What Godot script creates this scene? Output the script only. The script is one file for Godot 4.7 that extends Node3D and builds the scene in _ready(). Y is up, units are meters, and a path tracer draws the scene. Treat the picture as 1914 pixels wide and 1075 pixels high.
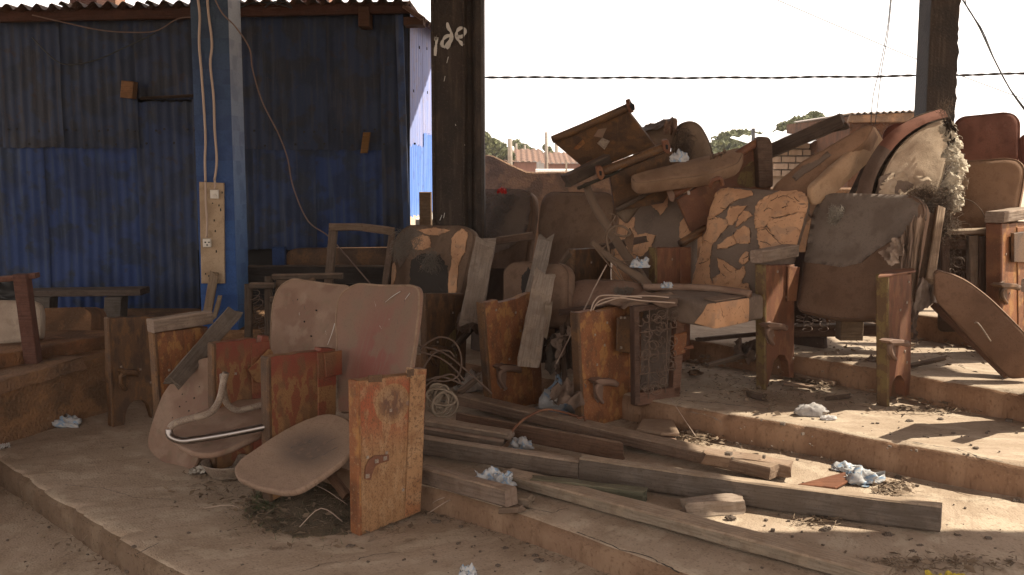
extends Node3D
# An abandoned open-air cinema: broken seats heaped on stepped tiers under a roof, blue shed behind.
const FOCAL := 1950.0
const EYE := Vector3(0, 1.5, 0)
const PITCH := 0.12094
const SIDE := Vector3(0.683, 0, 0.730)    # the way the side panels face, along the rows towards the viewer
const BACK := Vector3(0.730, 0, -0.683)   # from a seat's front to its back
const UP := Vector3.UP
const N := 512
var M := {}
var taken := {}
var rng := RandomNumberGenerator.new()
var wob := FastNoiseLite.new()

# ---------------------------------------------------------------- places
func ray(x: float, y: float) -> Vector3:
	var a := (x - 957.0) / FOCAL
	var b := -(y - 537.5) / FOCAL
	return Vector3(a, b * cos(PITCH) - sin(PITCH), -(cos(PITCH) + b * sin(PITCH)))
func on_floor(x: float, y: float, h: float) -> Vector3:
	var d := ray(x, y)
	return EYE + d * ((h - EYE.y) / d.y)
func at_depth(x: float, y: float, z: float) -> Vector3:
	var d := ray(x, y)
	return EYE + d * (z / -d.z)
func on_plane(x: float, y: float, o: Vector3, n: Vector3) -> Vector3:
	var d := ray(x, y)
	return EYE + d * ((o - EYE).dot(n) / d.dot(n))
func outline(a: Array, o: Vector3, n: Vector3) -> PackedVector3Array:
	var r := PackedVector3Array()
	for i in range(0, a.size(), 2):
		r.append(on_plane(a[i], a[i + 1], o, n))
	return r
func deep(a: Array, z: float) -> PackedVector3Array:
	var r := PackedVector3Array()
	for i in range(0, a.size(), 2):
		r.append(at_depth(a[i], a[i + 1], z))
	return r
func deep3(a: Array) -> PackedVector3Array:   # x, y, depth triples
	var r := PackedVector3Array()
	for i in range(0, a.size(), 3):
		r.append(at_depth(a[i], a[i + 1], a[i + 2]))
	return r
func lean(yaw: float, tilt: float) -> Vector3:   # a direction: yaw 0 faces the viewer, positive turns to the right; tilt upwards, degrees
	var y := deg_to_rad(yaw)
	var t := deg_to_rad(tilt)
	return Vector3(sin(y) * cos(t), sin(t), cos(y) * cos(t))

# ---------------------------------------------------------------- nodes
func numbered(called: String) -> String:
	var k: int = taken.get(called, 0)
	taken[called] = k + 1
	return called if k == 0 else "%s_%03d" % [called, k]
func thing(called: String, label: String, category: String, at := Vector3.ZERO, group := "") -> Node3D:
	var o := Node3D.new()
	o.name = numbered(called)
	add_child(o, true)
	o.position = at
	o.set_meta("label", label)
	o.set_meta("category", category)
	if group:
		o.set_meta("group", group)
	return o
func begin() -> SurfaceTool:
	var st := SurfaceTool.new()
	st.begin(Mesh.PRIMITIVE_TRIANGLES)
	return st
func part(called: String, st: SurfaceTool, m: Material, parent: Node3D) -> MeshInstance3D:
	var o := MeshInstance3D.new()
	st.generate_normals()
	st.index()
	o.mesh = st.commit()
	o.material_override = m
	o.name = called
	parent.add_child(o, true)
	var p: Node3D = parent
	var off := Vector3.ZERO
	while p != self:
		off += p.position
		p = p.get_parent()
	o.position = -off
	return o
func single(called: String, st: SurfaceTool, m: Material, label: String, category: String, group := "") -> MeshInstance3D:
	var o := part(numbered(called), st, m, self)
	o.set_meta("label", label)
	o.set_meta("category", category)
	if group:
		o.set_meta("group", group)
	return o
func setting(called: String, st: SurfaceTool, m: Material, kind := "structure") -> MeshInstance3D:
	var o := part(numbered(called), st, m, self)
	o.set_meta("kind", kind)
	return o

# ---------------------------------------------------------------- shapes
func tri(st: SurfaceTool, a: Vector3, b: Vector3, c: Vector3, ua: Vector2, ub: Vector2, uc: Vector2, out: Vector3, col := Color.WHITE) -> void:
	st.set_color(col)
	if (b - a).cross(c - a).dot(out) > 0.0:
		st.set_uv(ua); st.add_vertex(a)
		st.set_uv(uc); st.add_vertex(c)
		st.set_uv(ub); st.add_vertex(b)
	else:
		st.set_uv(ua); st.add_vertex(a)
		st.set_uv(ub); st.add_vertex(b)
		st.set_uv(uc); st.add_vertex(c)
func quad(st: SurfaceTool, a: Vector3, b: Vector3, c: Vector3, d: Vector3, ua: Vector2, ub: Vector2, uc: Vector2, ud: Vector2, out: Vector3, col := Color.WHITE) -> void:
	tri(st, a, b, c, ua, ub, uc, out, col)
	tri(st, a, c, d, ua, uc, ud, out, col)
func noise3(p: Vector3) -> float:
	return wob.get_noise_3d(p.x * 100.0, p.y * 100.0, p.z * 100.0)
func spline(p: PackedVector3Array, per := 6, closed := false) -> PackedVector3Array:
	var r := PackedVector3Array()
	var n := p.size()
	for i in (n if closed else n - 1):
		var a := p[(i - 1 + n) % n if closed else maxi(i - 1, 0)]
		var b := p[i]
		var c := p[(i + 1) % n]
		var d := p[(i + 2) % n if closed else mini(i + 2, n - 1)]
		for k in per:
			r.append(b.cubic_interpolate(c, a, d, float(k) / per))
	if not closed:
		r.append(p[n - 1])
	return r
func tube(st: SurfaceTool, p: PackedVector3Array, r: float, sides := 7, r2 := -1.0, col := Color.WHITE) -> void:
	st.set_smooth_group(0)
	if r2 < 0.0:
		r2 = r
	var n := p.size()
	var side := Vector3.ZERO
	var prev := PackedVector3Array()
	var run := 0.0
	for i in n:
		var t := (p[mini(i + 1, n - 1)] - p[maxi(i - 1, 0)]).normalized()
		if side == Vector3.ZERO:
			side = t.cross(UP if absf(t.y) < 0.9 else Vector3.RIGHT).normalized()
		side = (side - t * side.dot(t)).normalized()
		var up := t.cross(side)
		var rad := lerpf(r, r2, float(i) / maxi(n - 1, 1))
		var ring := PackedVector3Array()
		for k in sides:
			var a := TAU * k / sides
			ring.append(p[i] + (side * cos(a) + up * sin(a)) * rad)
		if i > 0:
			var step := p[i].distance_to(p[i - 1])
			for k in sides:
				var k2 := (k + 1) % sides
				var v0 := float(k) / sides * r * 6.0
				var v1 := float(k + 1) / sides * r * 6.0
				quad(st, prev[k], prev[k2], ring[k2], ring[k], Vector2(run, v0), Vector2(run, v1), Vector2(run + step, v1), Vector2(run + step, v0), (prev[k] + prev[k2]) * 0.5 - p[i - 1], col)
			run += step
		if i == 0 or i == n - 1:
			for k in range(1, sides - 1):
				tri(st, ring[0], ring[k], ring[k + 1], Vector2(0, 0), Vector2(0.01, 0), Vector2(0, 0.01), t if i else -t, col)
		prev = ring
func flat2(p: PackedVector3Array, o: Vector3, u: Vector3, v: Vector3) -> PackedVector2Array:
	var r := PackedVector2Array()
	for q in p:
		r.append(Vector2((q - o).dot(u), (q - o).dot(v)))
	return r
func inset(p: PackedVector2Array, d: float) -> PackedVector2Array:
	var s := -1.0 if Geometry2D.is_polygon_clockwise(p) else 1.0
	var r := PackedVector2Array()
	var n := p.size()
	for i in n:
		var a := (p[i] - p[(i - 1 + n) % n]).normalized()
		var b := (p[(i + 1) % n] - p[i]).normalized()
		var m := (Vector2(-a.y, a.x) + Vector2(-b.y, b.x))
		m = m.normalized() if m.length() > 0.01 else Vector2(-a.y, a.x)
		r.append(p[i] + m * d * s / maxf(0.5, m.dot(Vector2(-a.y, a.x))))
	return r
# corners rounded by r (one radius, or one per corner), edges cut no longer than step
func rounded(p: PackedVector3Array, r: Variant, step := 0.04) -> PackedVector3Array:
	var q := PackedVector3Array()
	var n := p.size()
	for i in n:
		var a := p[(i - 1 + n) % n]
		var b := p[i]
		var c := p[(i + 1) % n]
		var rad: float = r[i] if r is Array else r
		var d := minf(rad, 0.49 * minf(a.distance_to(b), b.distance_to(c)))
		if d < 0.002:
			q.append(b)
			continue
		var s := b + (a - b).normalized() * d
		var e := b + (c - b).normalized() * d
		for k in 7:
			var t := k / 6.0
			q.append(s.lerp(b, t).lerp(b.lerp(e, t), t))
	var res := PackedVector3Array()
	for i in q.size():
		var a := q[i]
		var b := q[(i + 1) % q.size()]
		var m := maxi(1, int(ceil(a.distance_to(b) / step)))
		for k in m:
			res.append(a.lerp(b, float(k) / m))
	return res
# a flat plate: its front outline lies in the plane with the normal n, its thickness behind it
func plate(st: SurfaceTool, p: PackedVector3Array, n: Vector3, thick: float, bev := 0.003, col := Color.WHITE, norm_uv := false) -> void:
	var u := UP.cross(n).normalized() if absf(n.y) < 0.9 else Vector3.RIGHT
	u = (u - n * u.dot(n)).normalized()
	var v := n.cross(u)
	var o := p[0]
	var f := flat2(p, o, u, v)
	var g := inset(f, bev)
	var lo := f[0]
	var hi := f[0]
	for q in f:
		lo = lo.min(q)
		hi = hi.max(q)
	var sh := Vector2(rng.randf(), rng.randf()) * 3.0
	var uv := func(q: Vector2) -> Vector2:
		if norm_uv:
			return Vector2((q.x - lo.x) / (hi.x - lo.x), 1.0 - (q.y - lo.y) / (hi.y - lo.y))
		return q + sh
	st.set_smooth_group(-1)
	var t := Geometry2D.triangulate_polygon(g)
	if t.is_empty():
		g = f
		t = Geometry2D.triangulate_polygon(g)
		if t.is_empty():
			print('no faces ', p[0])
	for i in range(0, t.size(), 3):
		var a := g[t[i]]
		var b := g[t[i + 1]]
		var c := g[t[i + 2]]
		tri(st, o + u * a.x + v * a.y, o + u * b.x + v * b.y, o + u * c.x + v * c.y, uv.call(a), uv.call(b), uv.call(c), n, col)
		tri(st, o + u * a.x + v * a.y - n * thick, o + u * b.x + v * b.y - n * thick, o + u * c.x + v * c.y - n * thick, uv.call(a), uv.call(b), uv.call(c), -n, col)
	var m := f.size()
	var mid := Vector2.ZERO
	for q in f:
		mid += q / m
	var s := -1.0 if Geometry2D.is_polygon_clockwise(f) else 1.0
	var per := rng.randf() * 3.0
	for i in m:
		var j := (i + 1) % m
		var e := f[j] - f[i]
		var out2 := Vector2(e.y, -e.x).normalized() * s
		var out := u * out2.x + v * out2.y
		var gi := o + u * g[i].x + v * g[i].y
		var gj := o + u * g[j].x + v * g[j].y
		var fi := o + u * f[i].x + v * f[i].y
		var fj := o + u * f[j].x + v * f[j].y
		var b := n * bev
		var k := n * thick
		var el := e.length()
		var u0 := Vector2(per, sh.y)
		var u1 := Vector2(per + el, sh.y)
		per += el
		quad(st, gi, gj, fj - b, fi - b, uv.call(g[i]), uv.call(g[j]), uv.call(f[j]), uv.call(f[i]), out + n, col)
		quad(st, fi - b, fj - b, fj - k + b, fi - k + b, u0, u1, u1 + Vector2(0, thick), u0 + Vector2(0, thick), out, col)
		quad(st, fi - k + b, fj - k + b, gj - k, gi - k, uv.call(f[i]), uv.call(f[j]), uv.call(g[j]), uv.call(g[i]), out - n, col)
# a padded or bent panel: rings from the middle out to a rolled edge. Returns the surface, for pieces that lie on it
func puff(st: SurfaceTool, p: PackedVector3Array, n: Vector3, thick: float, dome: float, roll: float, amp := 0.004, bow_u := 0.0, bow_v := 0.0, col := Color.WHITE, norm_uv := false, freq := 1.0) -> Dictionary:
	var c := Vector3.ZERO
	for q in p:
		c += q / p.size()
	var u := UP.cross(n).normalized() if absf(n.y) < 0.9 else Vector3.RIGHT
	u = (u - n * u.dot(n)).normalized()
	var v := n.cross(u)
	var f := flat2(p, c, u, v)
	var lo := f[0]
	var hi := f[0]
	for q in f:
		lo = lo.min(q)
		hi = hi.max(q)
	var s := {"c": c, "u": u, "v": v, "n": n, "f": f, "dome": dome, "amp": amp, "bu": bow_u, "bv": bow_v, "thick": thick, "roll": roll, "freq": freq}
	var sh := Vector2(rng.randf(), rng.randf()) * 3.0
	var rings := []   # [scale, inset, drop]
	for k in 14:
		rings.append([k / 14.0, 0.0, 0.0])
	for k in 5:
		var a := k / 4.0 * PI / 2
		rings.append([1.0, roll * (1.0 - sin(a)), roll * (1.0 - cos(a))])
	rings.append([1.0, 0.0, thick - roll * 0.6])
	rings.append([1.0, roll * 0.6, thick])
	rings.append([0.0, 0.0, thick])
	var m := f.size()
	st.set_smooth_group(0)
	var prev := PackedVector3Array()
	var prev_uv := PackedVector2Array()
	for ri in rings.size():
		var r: Array = rings[ri]
		var ring := PackedVector3Array()
		var ruv := PackedVector2Array()
		for i in m:
			var L := f[i].length()
			var edge := maxf(L - roll, 0.0)
			var q: Vector2 = f[i] / L * (edge * r[0] if r[0] < 1.0 else L - r[1])
			var h := 0.0
			if ri < 15:
				h = dome * (1.0 - pow(q.length() / L, 2.0))
			var w := c + u * q.x + v * q.y
			h += (noise3(w * freq) * amp + noise3(w * 3.1) * amp * 0.22) * (1.0 if ri < 18 else 0.3) - r[2] + bow_u * q.x * q.x + bow_v * q.y * q.y
			ring.append(w + n * h)
			ruv.append(Vector2((q.x - lo.x) / (hi.x - lo.x), 1.0 - (q.y - lo.y) / (hi.y - lo.y)) if norm_uv else q + sh + (Vector2(0, r[2]) if ri > 14 and ri < 20 else Vector2.ZERO))
		if ri > 0:
			for i in m:
				var j := (i + 1) % m
				var o2 := (f[i] + f[j]).normalized()
				var out: Vector3 = n if ri < 15 else (-n if ri > 20 else (u * o2.x + v * o2.y + n * (0.3 if ri < 18 else -0.3)))
				if ri == 1:
					tri(st, prev[0], ring[i], ring[j], prev_uv[0], ruv[i], ruv[j], out, col)
				elif ri == rings.size() - 1:
					tri(st, ring[0], prev[i], prev[j], ruv[0], prev_uv[i], prev_uv[j], out, col)
				else:
					quad(st, prev[i], prev[j], ring[j], ring[i], prev_uv[i], prev_uv[j], ruv[j], ruv[i], out, col)
		prev = ring
		prev_uv = ruv
	return s
func surf_at(s: Dictionary, q: Vector2, lift: float) -> Vector3:
	var f: PackedVector2Array = s.f
	var L := 10.0
	var dir := q.normalized()
	if q.length() > 1e-5:
		for i in f.size():
			var hit = Geometry2D.segment_intersects_segment(Vector2.ZERO, dir * 5.0, f[i], f[(i + 1) % f.size()])
			if hit != null:
				L = minf(L, hit.length())
	var over: float = q.length() - (L - s.roll)
	var drop := 0.0
	if over > 0.0 and s.roll > 0.0:
		var x := minf(over / s.roll, 1.0)
		drop = s.roll * (1.0 - sqrt(maxf(0.0, 1.0 - x * x)))
		q = dir * minf(q.length(), L + lift)
	var w: Vector3 = s.c + s.u * q.x + s.v * q.y
	var h: float = s.dome * (1.0 - pow(minf(q.length() / L, 1.0), 2.0)) + noise3(w * s.freq) * s.amp + noise3(w * 3.1) * s.amp * 0.22 - drop + s.bu * q.x * q.x + s.bv * q.y * q.y
	return w + s.n * (h + lift)
# a torn piece of skin on a padded surface; a = pixels of its outline
func flake(st: SurfaceTool, s: Dictionary, a: Array, lift := 0.004, curl := 0.004, tear := 0.004, col := Color.WHITE) -> void:
	var p := outline(a, s.c + s.n * s.dome * 0.6, s.n)
	var f := flat2(rounded(p, 0.006, 0.014), s.c, s.u, s.v)
	var c := Vector2.ZERO
	for q in f:
		c += q / f.size()
	for i in f.size():
		var big_bite := wob.get_noise_2d(i * 22.0, c.x * 900.0)
		f[i] += Vector2(rng.randf_range(-1, 1), rng.randf_range(-1, 1)) * tear * 0.5 + (f[i] - c).normalized() * big_bite * tear * 2.2 + (f[i] - c) * 0.035 + (f[i] - c).normalized() * tear * 0.9
	var sh := Vector2(rng.randf(), rng.randf()) * 3.0
	st.set_smooth_group(0)
	var sc := [0.0, 0.35, 0.65, 0.88, 1.0, 1.0]
	var prev := PackedVector3Array()
	var puv := PackedVector2Array()
	for k in sc.size():
		var ring := PackedVector3Array()
		var ruv := PackedVector2Array()
		for i in f.size():
			var q: Vector2 = c + (f[i] - c) * sc[k]
			var l := lift
			if k == 4:
				l += curl * (0.4 + 0.6 * sin(i * 0.7 + c.x * 50.0))
			if k == 5:
				l += curl * (0.4 + 0.6 * sin(i * 0.7 + c.x * 50.0)) - 0.0025
			ring.append(surf_at(s, q, l))
			ruv.append(q + sh)
		if k > 0:
			for i in f.size():
				var j := (i + 1) % f.size()
				quad(st, prev[i], prev[j], ring[j], ring[i], puv[i], puv[j], ruv[j], ruv[i], s.n, col)
		prev = ring
		puv = ruv
func split_line(st: SurfaceTool, s: Dictionary, a: Array, x0: float, y0: float, k: float, lift: float, r: float) -> void:
	var b := []
	for i in range(0, a.size(), 2):
		b.append(x0 + a[i] * k)
		b.append(y0 + a[i + 1] * k)
	var p := flat2(outline(b, s.c + s.n * s.dome * 0.6, s.n), s.c, s.u, s.v)
	var pts := PackedVector3Array()
	for i in p.size() - 1:
		var m := maxi(2, int(p[i].distance_to(p[i + 1]) / 0.012))
		for j in m:
			pts.append(surf_at(s, p[i].lerp(p[i + 1], float(j) / m) + Vector2(rng.randf_range(-1, 1), rng.randf_range(-1, 1)) * 0.003, lift))
	tube(st, pts, r, 4, r * 0.4)
# a sawn timber. a, b: its lower front edge, w: how deep, h: how high; top faces take the dust colour
func beam(st: SurfaceTool, a: Vector3, b: Vector3, w: float, h: float, side: Color, top: Color, rough := 0.003, broken := 0.0, roll := 0.0, up := UP, bend := 0.0) -> void:
	var t := (b - a).normalized()
	var back := up.cross(t).normalized()
	if back.z > 0.0:
		back = -back
	back = back.rotated(t, roll)
	var upp := t.cross(back)
	if upp.dot(up) < 0.0:
		upp = -upp
	var ch := minf(0.006, minf(w, h) * 0.2)
	var prof := [Vector2(ch, 0), Vector2(w - ch, 0), Vector2(w, ch), Vector2(w, h - ch), Vector2(w - ch, h), Vector2(ch, h), Vector2(0, h - ch), Vector2(0, ch)]
	var L := a.distance_to(b)
	var n := maxi(2, int(L / 0.07))
	var prev := PackedVector3Array()
	var off := Vector2(rng.randf() * 5.0, rng.randf() * 5.0)
	var ends := []
	for k in 16:
		ends.append(rng.randf() * broken)
	for i in n + 1:
		var x := L * i / n
		var ring := PackedVector3Array()
		for k in 8:
			var q: Vector2 = prof[k]
			var xx := x
			if i == 0:
				xx += ends[k]
			if i == n:
				xx -= ends[k + 8]
			var w3 := a + t * xx + back * q.x + upp * (q.y + bend * sin(PI * float(i) / n))
			var d := noise3(w3 * 0.5 + Vector3(k * 0.3, 0, 0)) * rough + rng.randf_range(-1, 1) * rough * 0.3
			ring.append(w3 + (back * (q.x - w * 0.5) + upp * (q.y - h * 0.5)).normalized() * d)
		if i > 0:
			var per := 0.0
			for k in 8:
				var k2 := (k + 1) % 8
				var m: Vector2 = (prof[k] + prof[k2]) * 0.5 - Vector2(w, h) * 0.5
				var e: Vector2 = prof[k2] - prof[k]
				var nn := Vector2(e.y, -e.x).normalized()
				if nn.dot(m) < 0.0:
					nn = -nn
				var out := back * nn.x + upp * nn.y
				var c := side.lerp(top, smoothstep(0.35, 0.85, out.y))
				var el := e.length()
				st.set_smooth_group(-1)
				quad(st, prev[k], prev[k2], ring[k2], ring[k], off + Vector2(x - L / n, per), off + Vector2(x - L / n, per + el), off + Vector2(x, per + el), off + Vector2(x, per), out, c)
				per += el
		if i == 0 or i == n:
			var mid := Vector3.ZERO
			for q in ring:
				mid += q / 8.0
			st.set_smooth_group(-1)
			for k in 8:
				var k2 := (k + 1) % 8
				tri(st, mid, ring[k], ring[k2], off + Vector2(0, 0.02), off + Vector2(0.01, 0.0), off + Vector2(0.01, 0.04), t if i else -t, side.lerp(top, 0.25))
		prev = ring
func box(st: SurfaceTool, c: Vector3, x: Vector3, y: Vector3, z: Vector3, col := Color.WHITE, ch := 0.004) -> void:   # half-axes
	var n := z.normalized()
	plate(st, PackedVector3Array([c + z - x - y, c + z + x - y, c + z + x + y, c + z - x + y]), n, z.length() * 2.0, ch, col)
# corrugated sheet: waves run across u; f(x, y) more relief
func sheet(st: SurfaceTool, o: Vector3, u: Vector3, v: Vector3, pitch := 0.076, amp := 0.009, dents := 0.01, rows := 10, ragged := 0.0) -> void:
	var n := u.cross(v).normalized()
	var W := u.length()
	var H := v.length()
	var cols := maxi(4, int(W / pitch * 8.0))
	var off := Vector2(rng.randf() * 4, rng.randf() * 4)
	var g := []
	for j in rows + 1:
		var row := PackedVector3Array()
		for i in cols + 1:
			var x := W * i / cols
			var y := H * j / rows
			if ragged > 0.0 and (j == 0 or j == rows):
				y += ragged * wob.get_noise_2d(x * 300.0, j * 77.0 + off.x * 50.0)
			var q := o + u * (x / W) + v * (y / H)
			row.append(q + n * (amp * sin(TAU * x / pitch) + dents * noise3(q * 0.12)))
		g.append(row)
	st.set_smooth_group(0)
	for j in rows:
		for i in cols:
			var a := Vector2(W * i / cols, H * j / rows) + off
			var b := Vector2(W * (i + 1) / cols, H * (j + 1) / rows) + off
			quad(st, g[j][i], g[j][i + 1], g[j + 1][i + 1], g[j + 1][i], a, Vector2(b.x, a.y), b, Vector2(a.x, b.y), n)
# a crumpled thin bag or rag resting on the ground
func crumple(st: SurfaceTool, c: Vector3, sx: float, sy: float, sz: float, seed_: int, sharp := 0.5, col := Color.WHITE) -> void:
	var fn := FastNoiseLite.new()
	fn.seed = seed_
	fn.noise_type = FastNoiseLite.TYPE_SIMPLEX
	fn.fractal_type = FastNoiseLite.FRACTAL_RIDGED
	fn.fractal_octaves = 3
	fn.frequency = 0.55
	var fs := FastNoiseLite.new()
	fs.seed = seed_ + 5
	fs.frequency = 0.6
	st.set_smooth_group(0)
	var nu := 34
	var nv := 17
	var g := []
	for j in nv + 1:
		var row := PackedVector3Array()
		for i in nu + 1:
			var a := TAU * (i % nu) / nu
			var b := PI * j / nv - PI / 2
			var d := Vector3(cos(a) * cos(b), sin(b), sin(a) * cos(b))
			var k := 0.8 + 0.55 * sharp * fn.get_noise_3dv(d * 1.3) + 1.0 * sharp * fs.get_noise_3dv(d * 1.8)
			var q := d * k
			q.y = maxf(q.y, -0.3) + 0.3
			q.y *= 0.75 + 0.5 * fs.get_noise_2d(q.x * 2.0 + 9.0, q.z * 2.0)
			row.append(c + Vector3(q.x * sx * 1.15, maxf(q.y, 0.0) * sy, q.z * sz * 1.15))
		g.append(row)
	for j in nv:
		for i in nu:
			var m: Vector3 = (g[j][i] + g[j + 1][i + 1]) * 0.5 - c - Vector3(0, sy * 0.35, 0)
			quad(st, g[j][i], g[j][i + 1], g[j + 1][i + 1], g[j + 1][i], Vector2(i, j) * 0.05, Vector2(i + 1, j) * 0.05, Vector2(i + 1, j + 1) * 0.05, Vector2(i, j + 1) * 0.05, m, col)
# a loose sheet with folds, hanging or lying between four corners
func rag(st: SurfaceTool, a: Vector3, b: Vector3, c: Vector3, d: Vector3, fold: float, freq := 1.0, tear := 0.01, col := Color.WHITE, nu := 16, nv := 16) -> void:
	var n := (b - a).cross(d - a).normalized()
	st.set_smooth_group(0)
	var g := []
	var off := rng.randf() * 20.0
	for j in nv + 1:
		var row := PackedVector3Array()
		for i in nu + 1:
			var s := float(i) / nu
			var t := float(j) / nv
			if i == 0 or i == nu: s += rng.randf_range(-1, 1) * tear * 2.0
			if j == 0 or j == nv: t += rng.randf_range(-1, 1) * tear * 2.0
			var p := a.lerp(b, s).lerp(d.lerp(c, s), t)
			p += n * fold * (wob.get_noise_3d(s * 60.0 * freq + off * 9.0, t * 22.0 * freq, off) * 1.6)
			row.append(p)
		g.append(row)
	for j in nv:
		for i in nu:
			quad(st, g[j][i], g[j][i + 1], g[j + 1][i + 1], g[j + 1][i], Vector2(i, j) * 0.02, Vector2(i + 1, j) * 0.02, Vector2(i + 1, j + 1) * 0.02, Vector2(i, j + 1) * 0.02, n, col)
			quad(st, g[j][i] - n * 0.0015, g[j][i + 1] - n * 0.0015, g[j + 1][i + 1] - n * 0.0015, g[j + 1][i] - n * 0.0015, Vector2(i, j) * 0.02, Vector2(i + 1, j) * 0.02, Vector2(i + 1, j + 1) * 0.02, Vector2(i, j + 1) * 0.02, -n, col)
# curly fibres spilling from a place
func fibres(st: SurfaceTool, c: Vector3, ext: Vector3, count: int, len: float, r: float, down := 0.3) -> void:
	for k in count:
		var p := c + Vector3(rng.randf_range(-1, 1) * ext.x, rng.randf_range(-1, 1) * ext.y, rng.randf_range(-1, 1) * ext.z)
		var d := Vector3(rng.randf_range(-1, 1), rng.randf_range(-1, 1) - down, rng.randf_range(-1, 1)).normalized()
		var pts := PackedVector3Array([p])
		for i in 5:
			d = (d + Vector3(rng.randf_range(-1, 1), rng.randf_range(-1, 1) - down * 0.6, rng.randf_range(-1, 1)) * 0.9).normalized()
			p += d * len / 5.0
			pts.append(p)
		tube(st, pts, r, 3, r * 0.6)

# ---------------------------------------------------------------- textures
func field(freq: float, seed_: int, kind := FastNoiseLite.TYPE_SIMPLEX_SMOOTH, oct := 4, w := N, h := N) -> PackedByteArray:
	var f := FastNoiseLite.new()
	f.seed = seed_
	f.frequency = freq
	f.noise_type = kind
	f.fractal_octaves = oct
	if kind == FastNoiseLite.TYPE_CELLULAR:
		f.cellular_return_type = FastNoiseLite.RETURN_DISTANCE2_SUB
		f.domain_warp_enabled = true
		f.domain_warp_frequency = 0.02
		f.domain_warp_amplitude = 14.0
	var im := f.get_seamless_image(w, h)
	im.convert(Image.FORMAT_L8)
	if w != N or h != N:
		im.resize(N, N, Image.INTERPOLATE_CUBIC)
	return im.get_data()
func grey_tex(a: PackedByteArray) -> ImageTexture:
	return ImageTexture.create_from_image(Image.create_from_data(N, N, false, Image.FORMAT_L8, a))
var lut := PackedByteArray()
# layers: [field, low, high, linear colour, strength]; shade: optional function(u, v) -> [linear colour, share]
func paint(base: Color, layers: Array, shade = null) -> ImageTexture:
	if lut.is_empty():
		for i in 4097:
			lut.append(int(clampf(Color(i / 4096.0, 0, 0).linear_to_srgb().r, 0, 1) * 255.0))
	var out := PackedByteArray()
	out.resize(N * N * 3)
	var ramps := []
	for l in layers:
		var ramp := PackedFloat32Array()
		for i in 256:
			ramp.append(smoothstep(l[1], l[2], i / 255.0) * l[4] if l[1] < l[2] else (1.0 - smoothstep(l[2], l[1], i / 255.0)) * l[4])
		ramps.append(ramp)
	for i in N * N:
		var c := base
		if shade != null:
			var r: Array = shade.call(float(i % N) / N, float(i / N) / N)
			c = c.lerp(r[0], r[1])
		for k in layers.size():
			var t: float = ramps[k][layers[k][0][i]]
			if t > 0.0:
				c = c.lerp(layers[k][3], t)
		out[i * 3] = lut[int(clampf(c.r, 0, 1) * 4096)]
		out[i * 3 + 1] = lut[int(clampf(c.g, 0, 1) * 4096)]
		out[i * 3 + 2] = lut[int(clampf(c.b, 0, 1) * 4096)]
	var im := Image.create_from_data(N, N, false, Image.FORMAT_RGB8, out)
	return ImageTexture.create_from_image(im)
func mat(called: String, tex: Texture2D, bump: Texture2D, depth: float, rough := 0.9, scale := 1.0, vertex := false) -> StandardMaterial3D:
	var m := StandardMaterial3D.new()
	m.resource_name = called
	m.albedo_texture = tex
	m.roughness = rough
	m.metallic_specular = 0.35
	m.uv1_scale = Vector3(scale, scale, 1)
	m.vertex_color_use_as_albedo = vertex
	if bump:
		m.heightmap_enabled = true
		m.heightmap_texture = bump
		m.heightmap_scale = depth
	M[called] = m
	return m
func plain(called: String, c: Color, rough := 0.8, metal := 0.0) -> StandardMaterial3D:
	var m := StandardMaterial3D.new()
	m.resource_name = called
	m.albedo_color = c.linear_to_srgb()
	m.roughness = rough
	m.metallic = metal
	M[called] = m
	return m
func L(r: float, g: float, b: float) -> Color:
	return Color(r, g, b)
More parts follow.
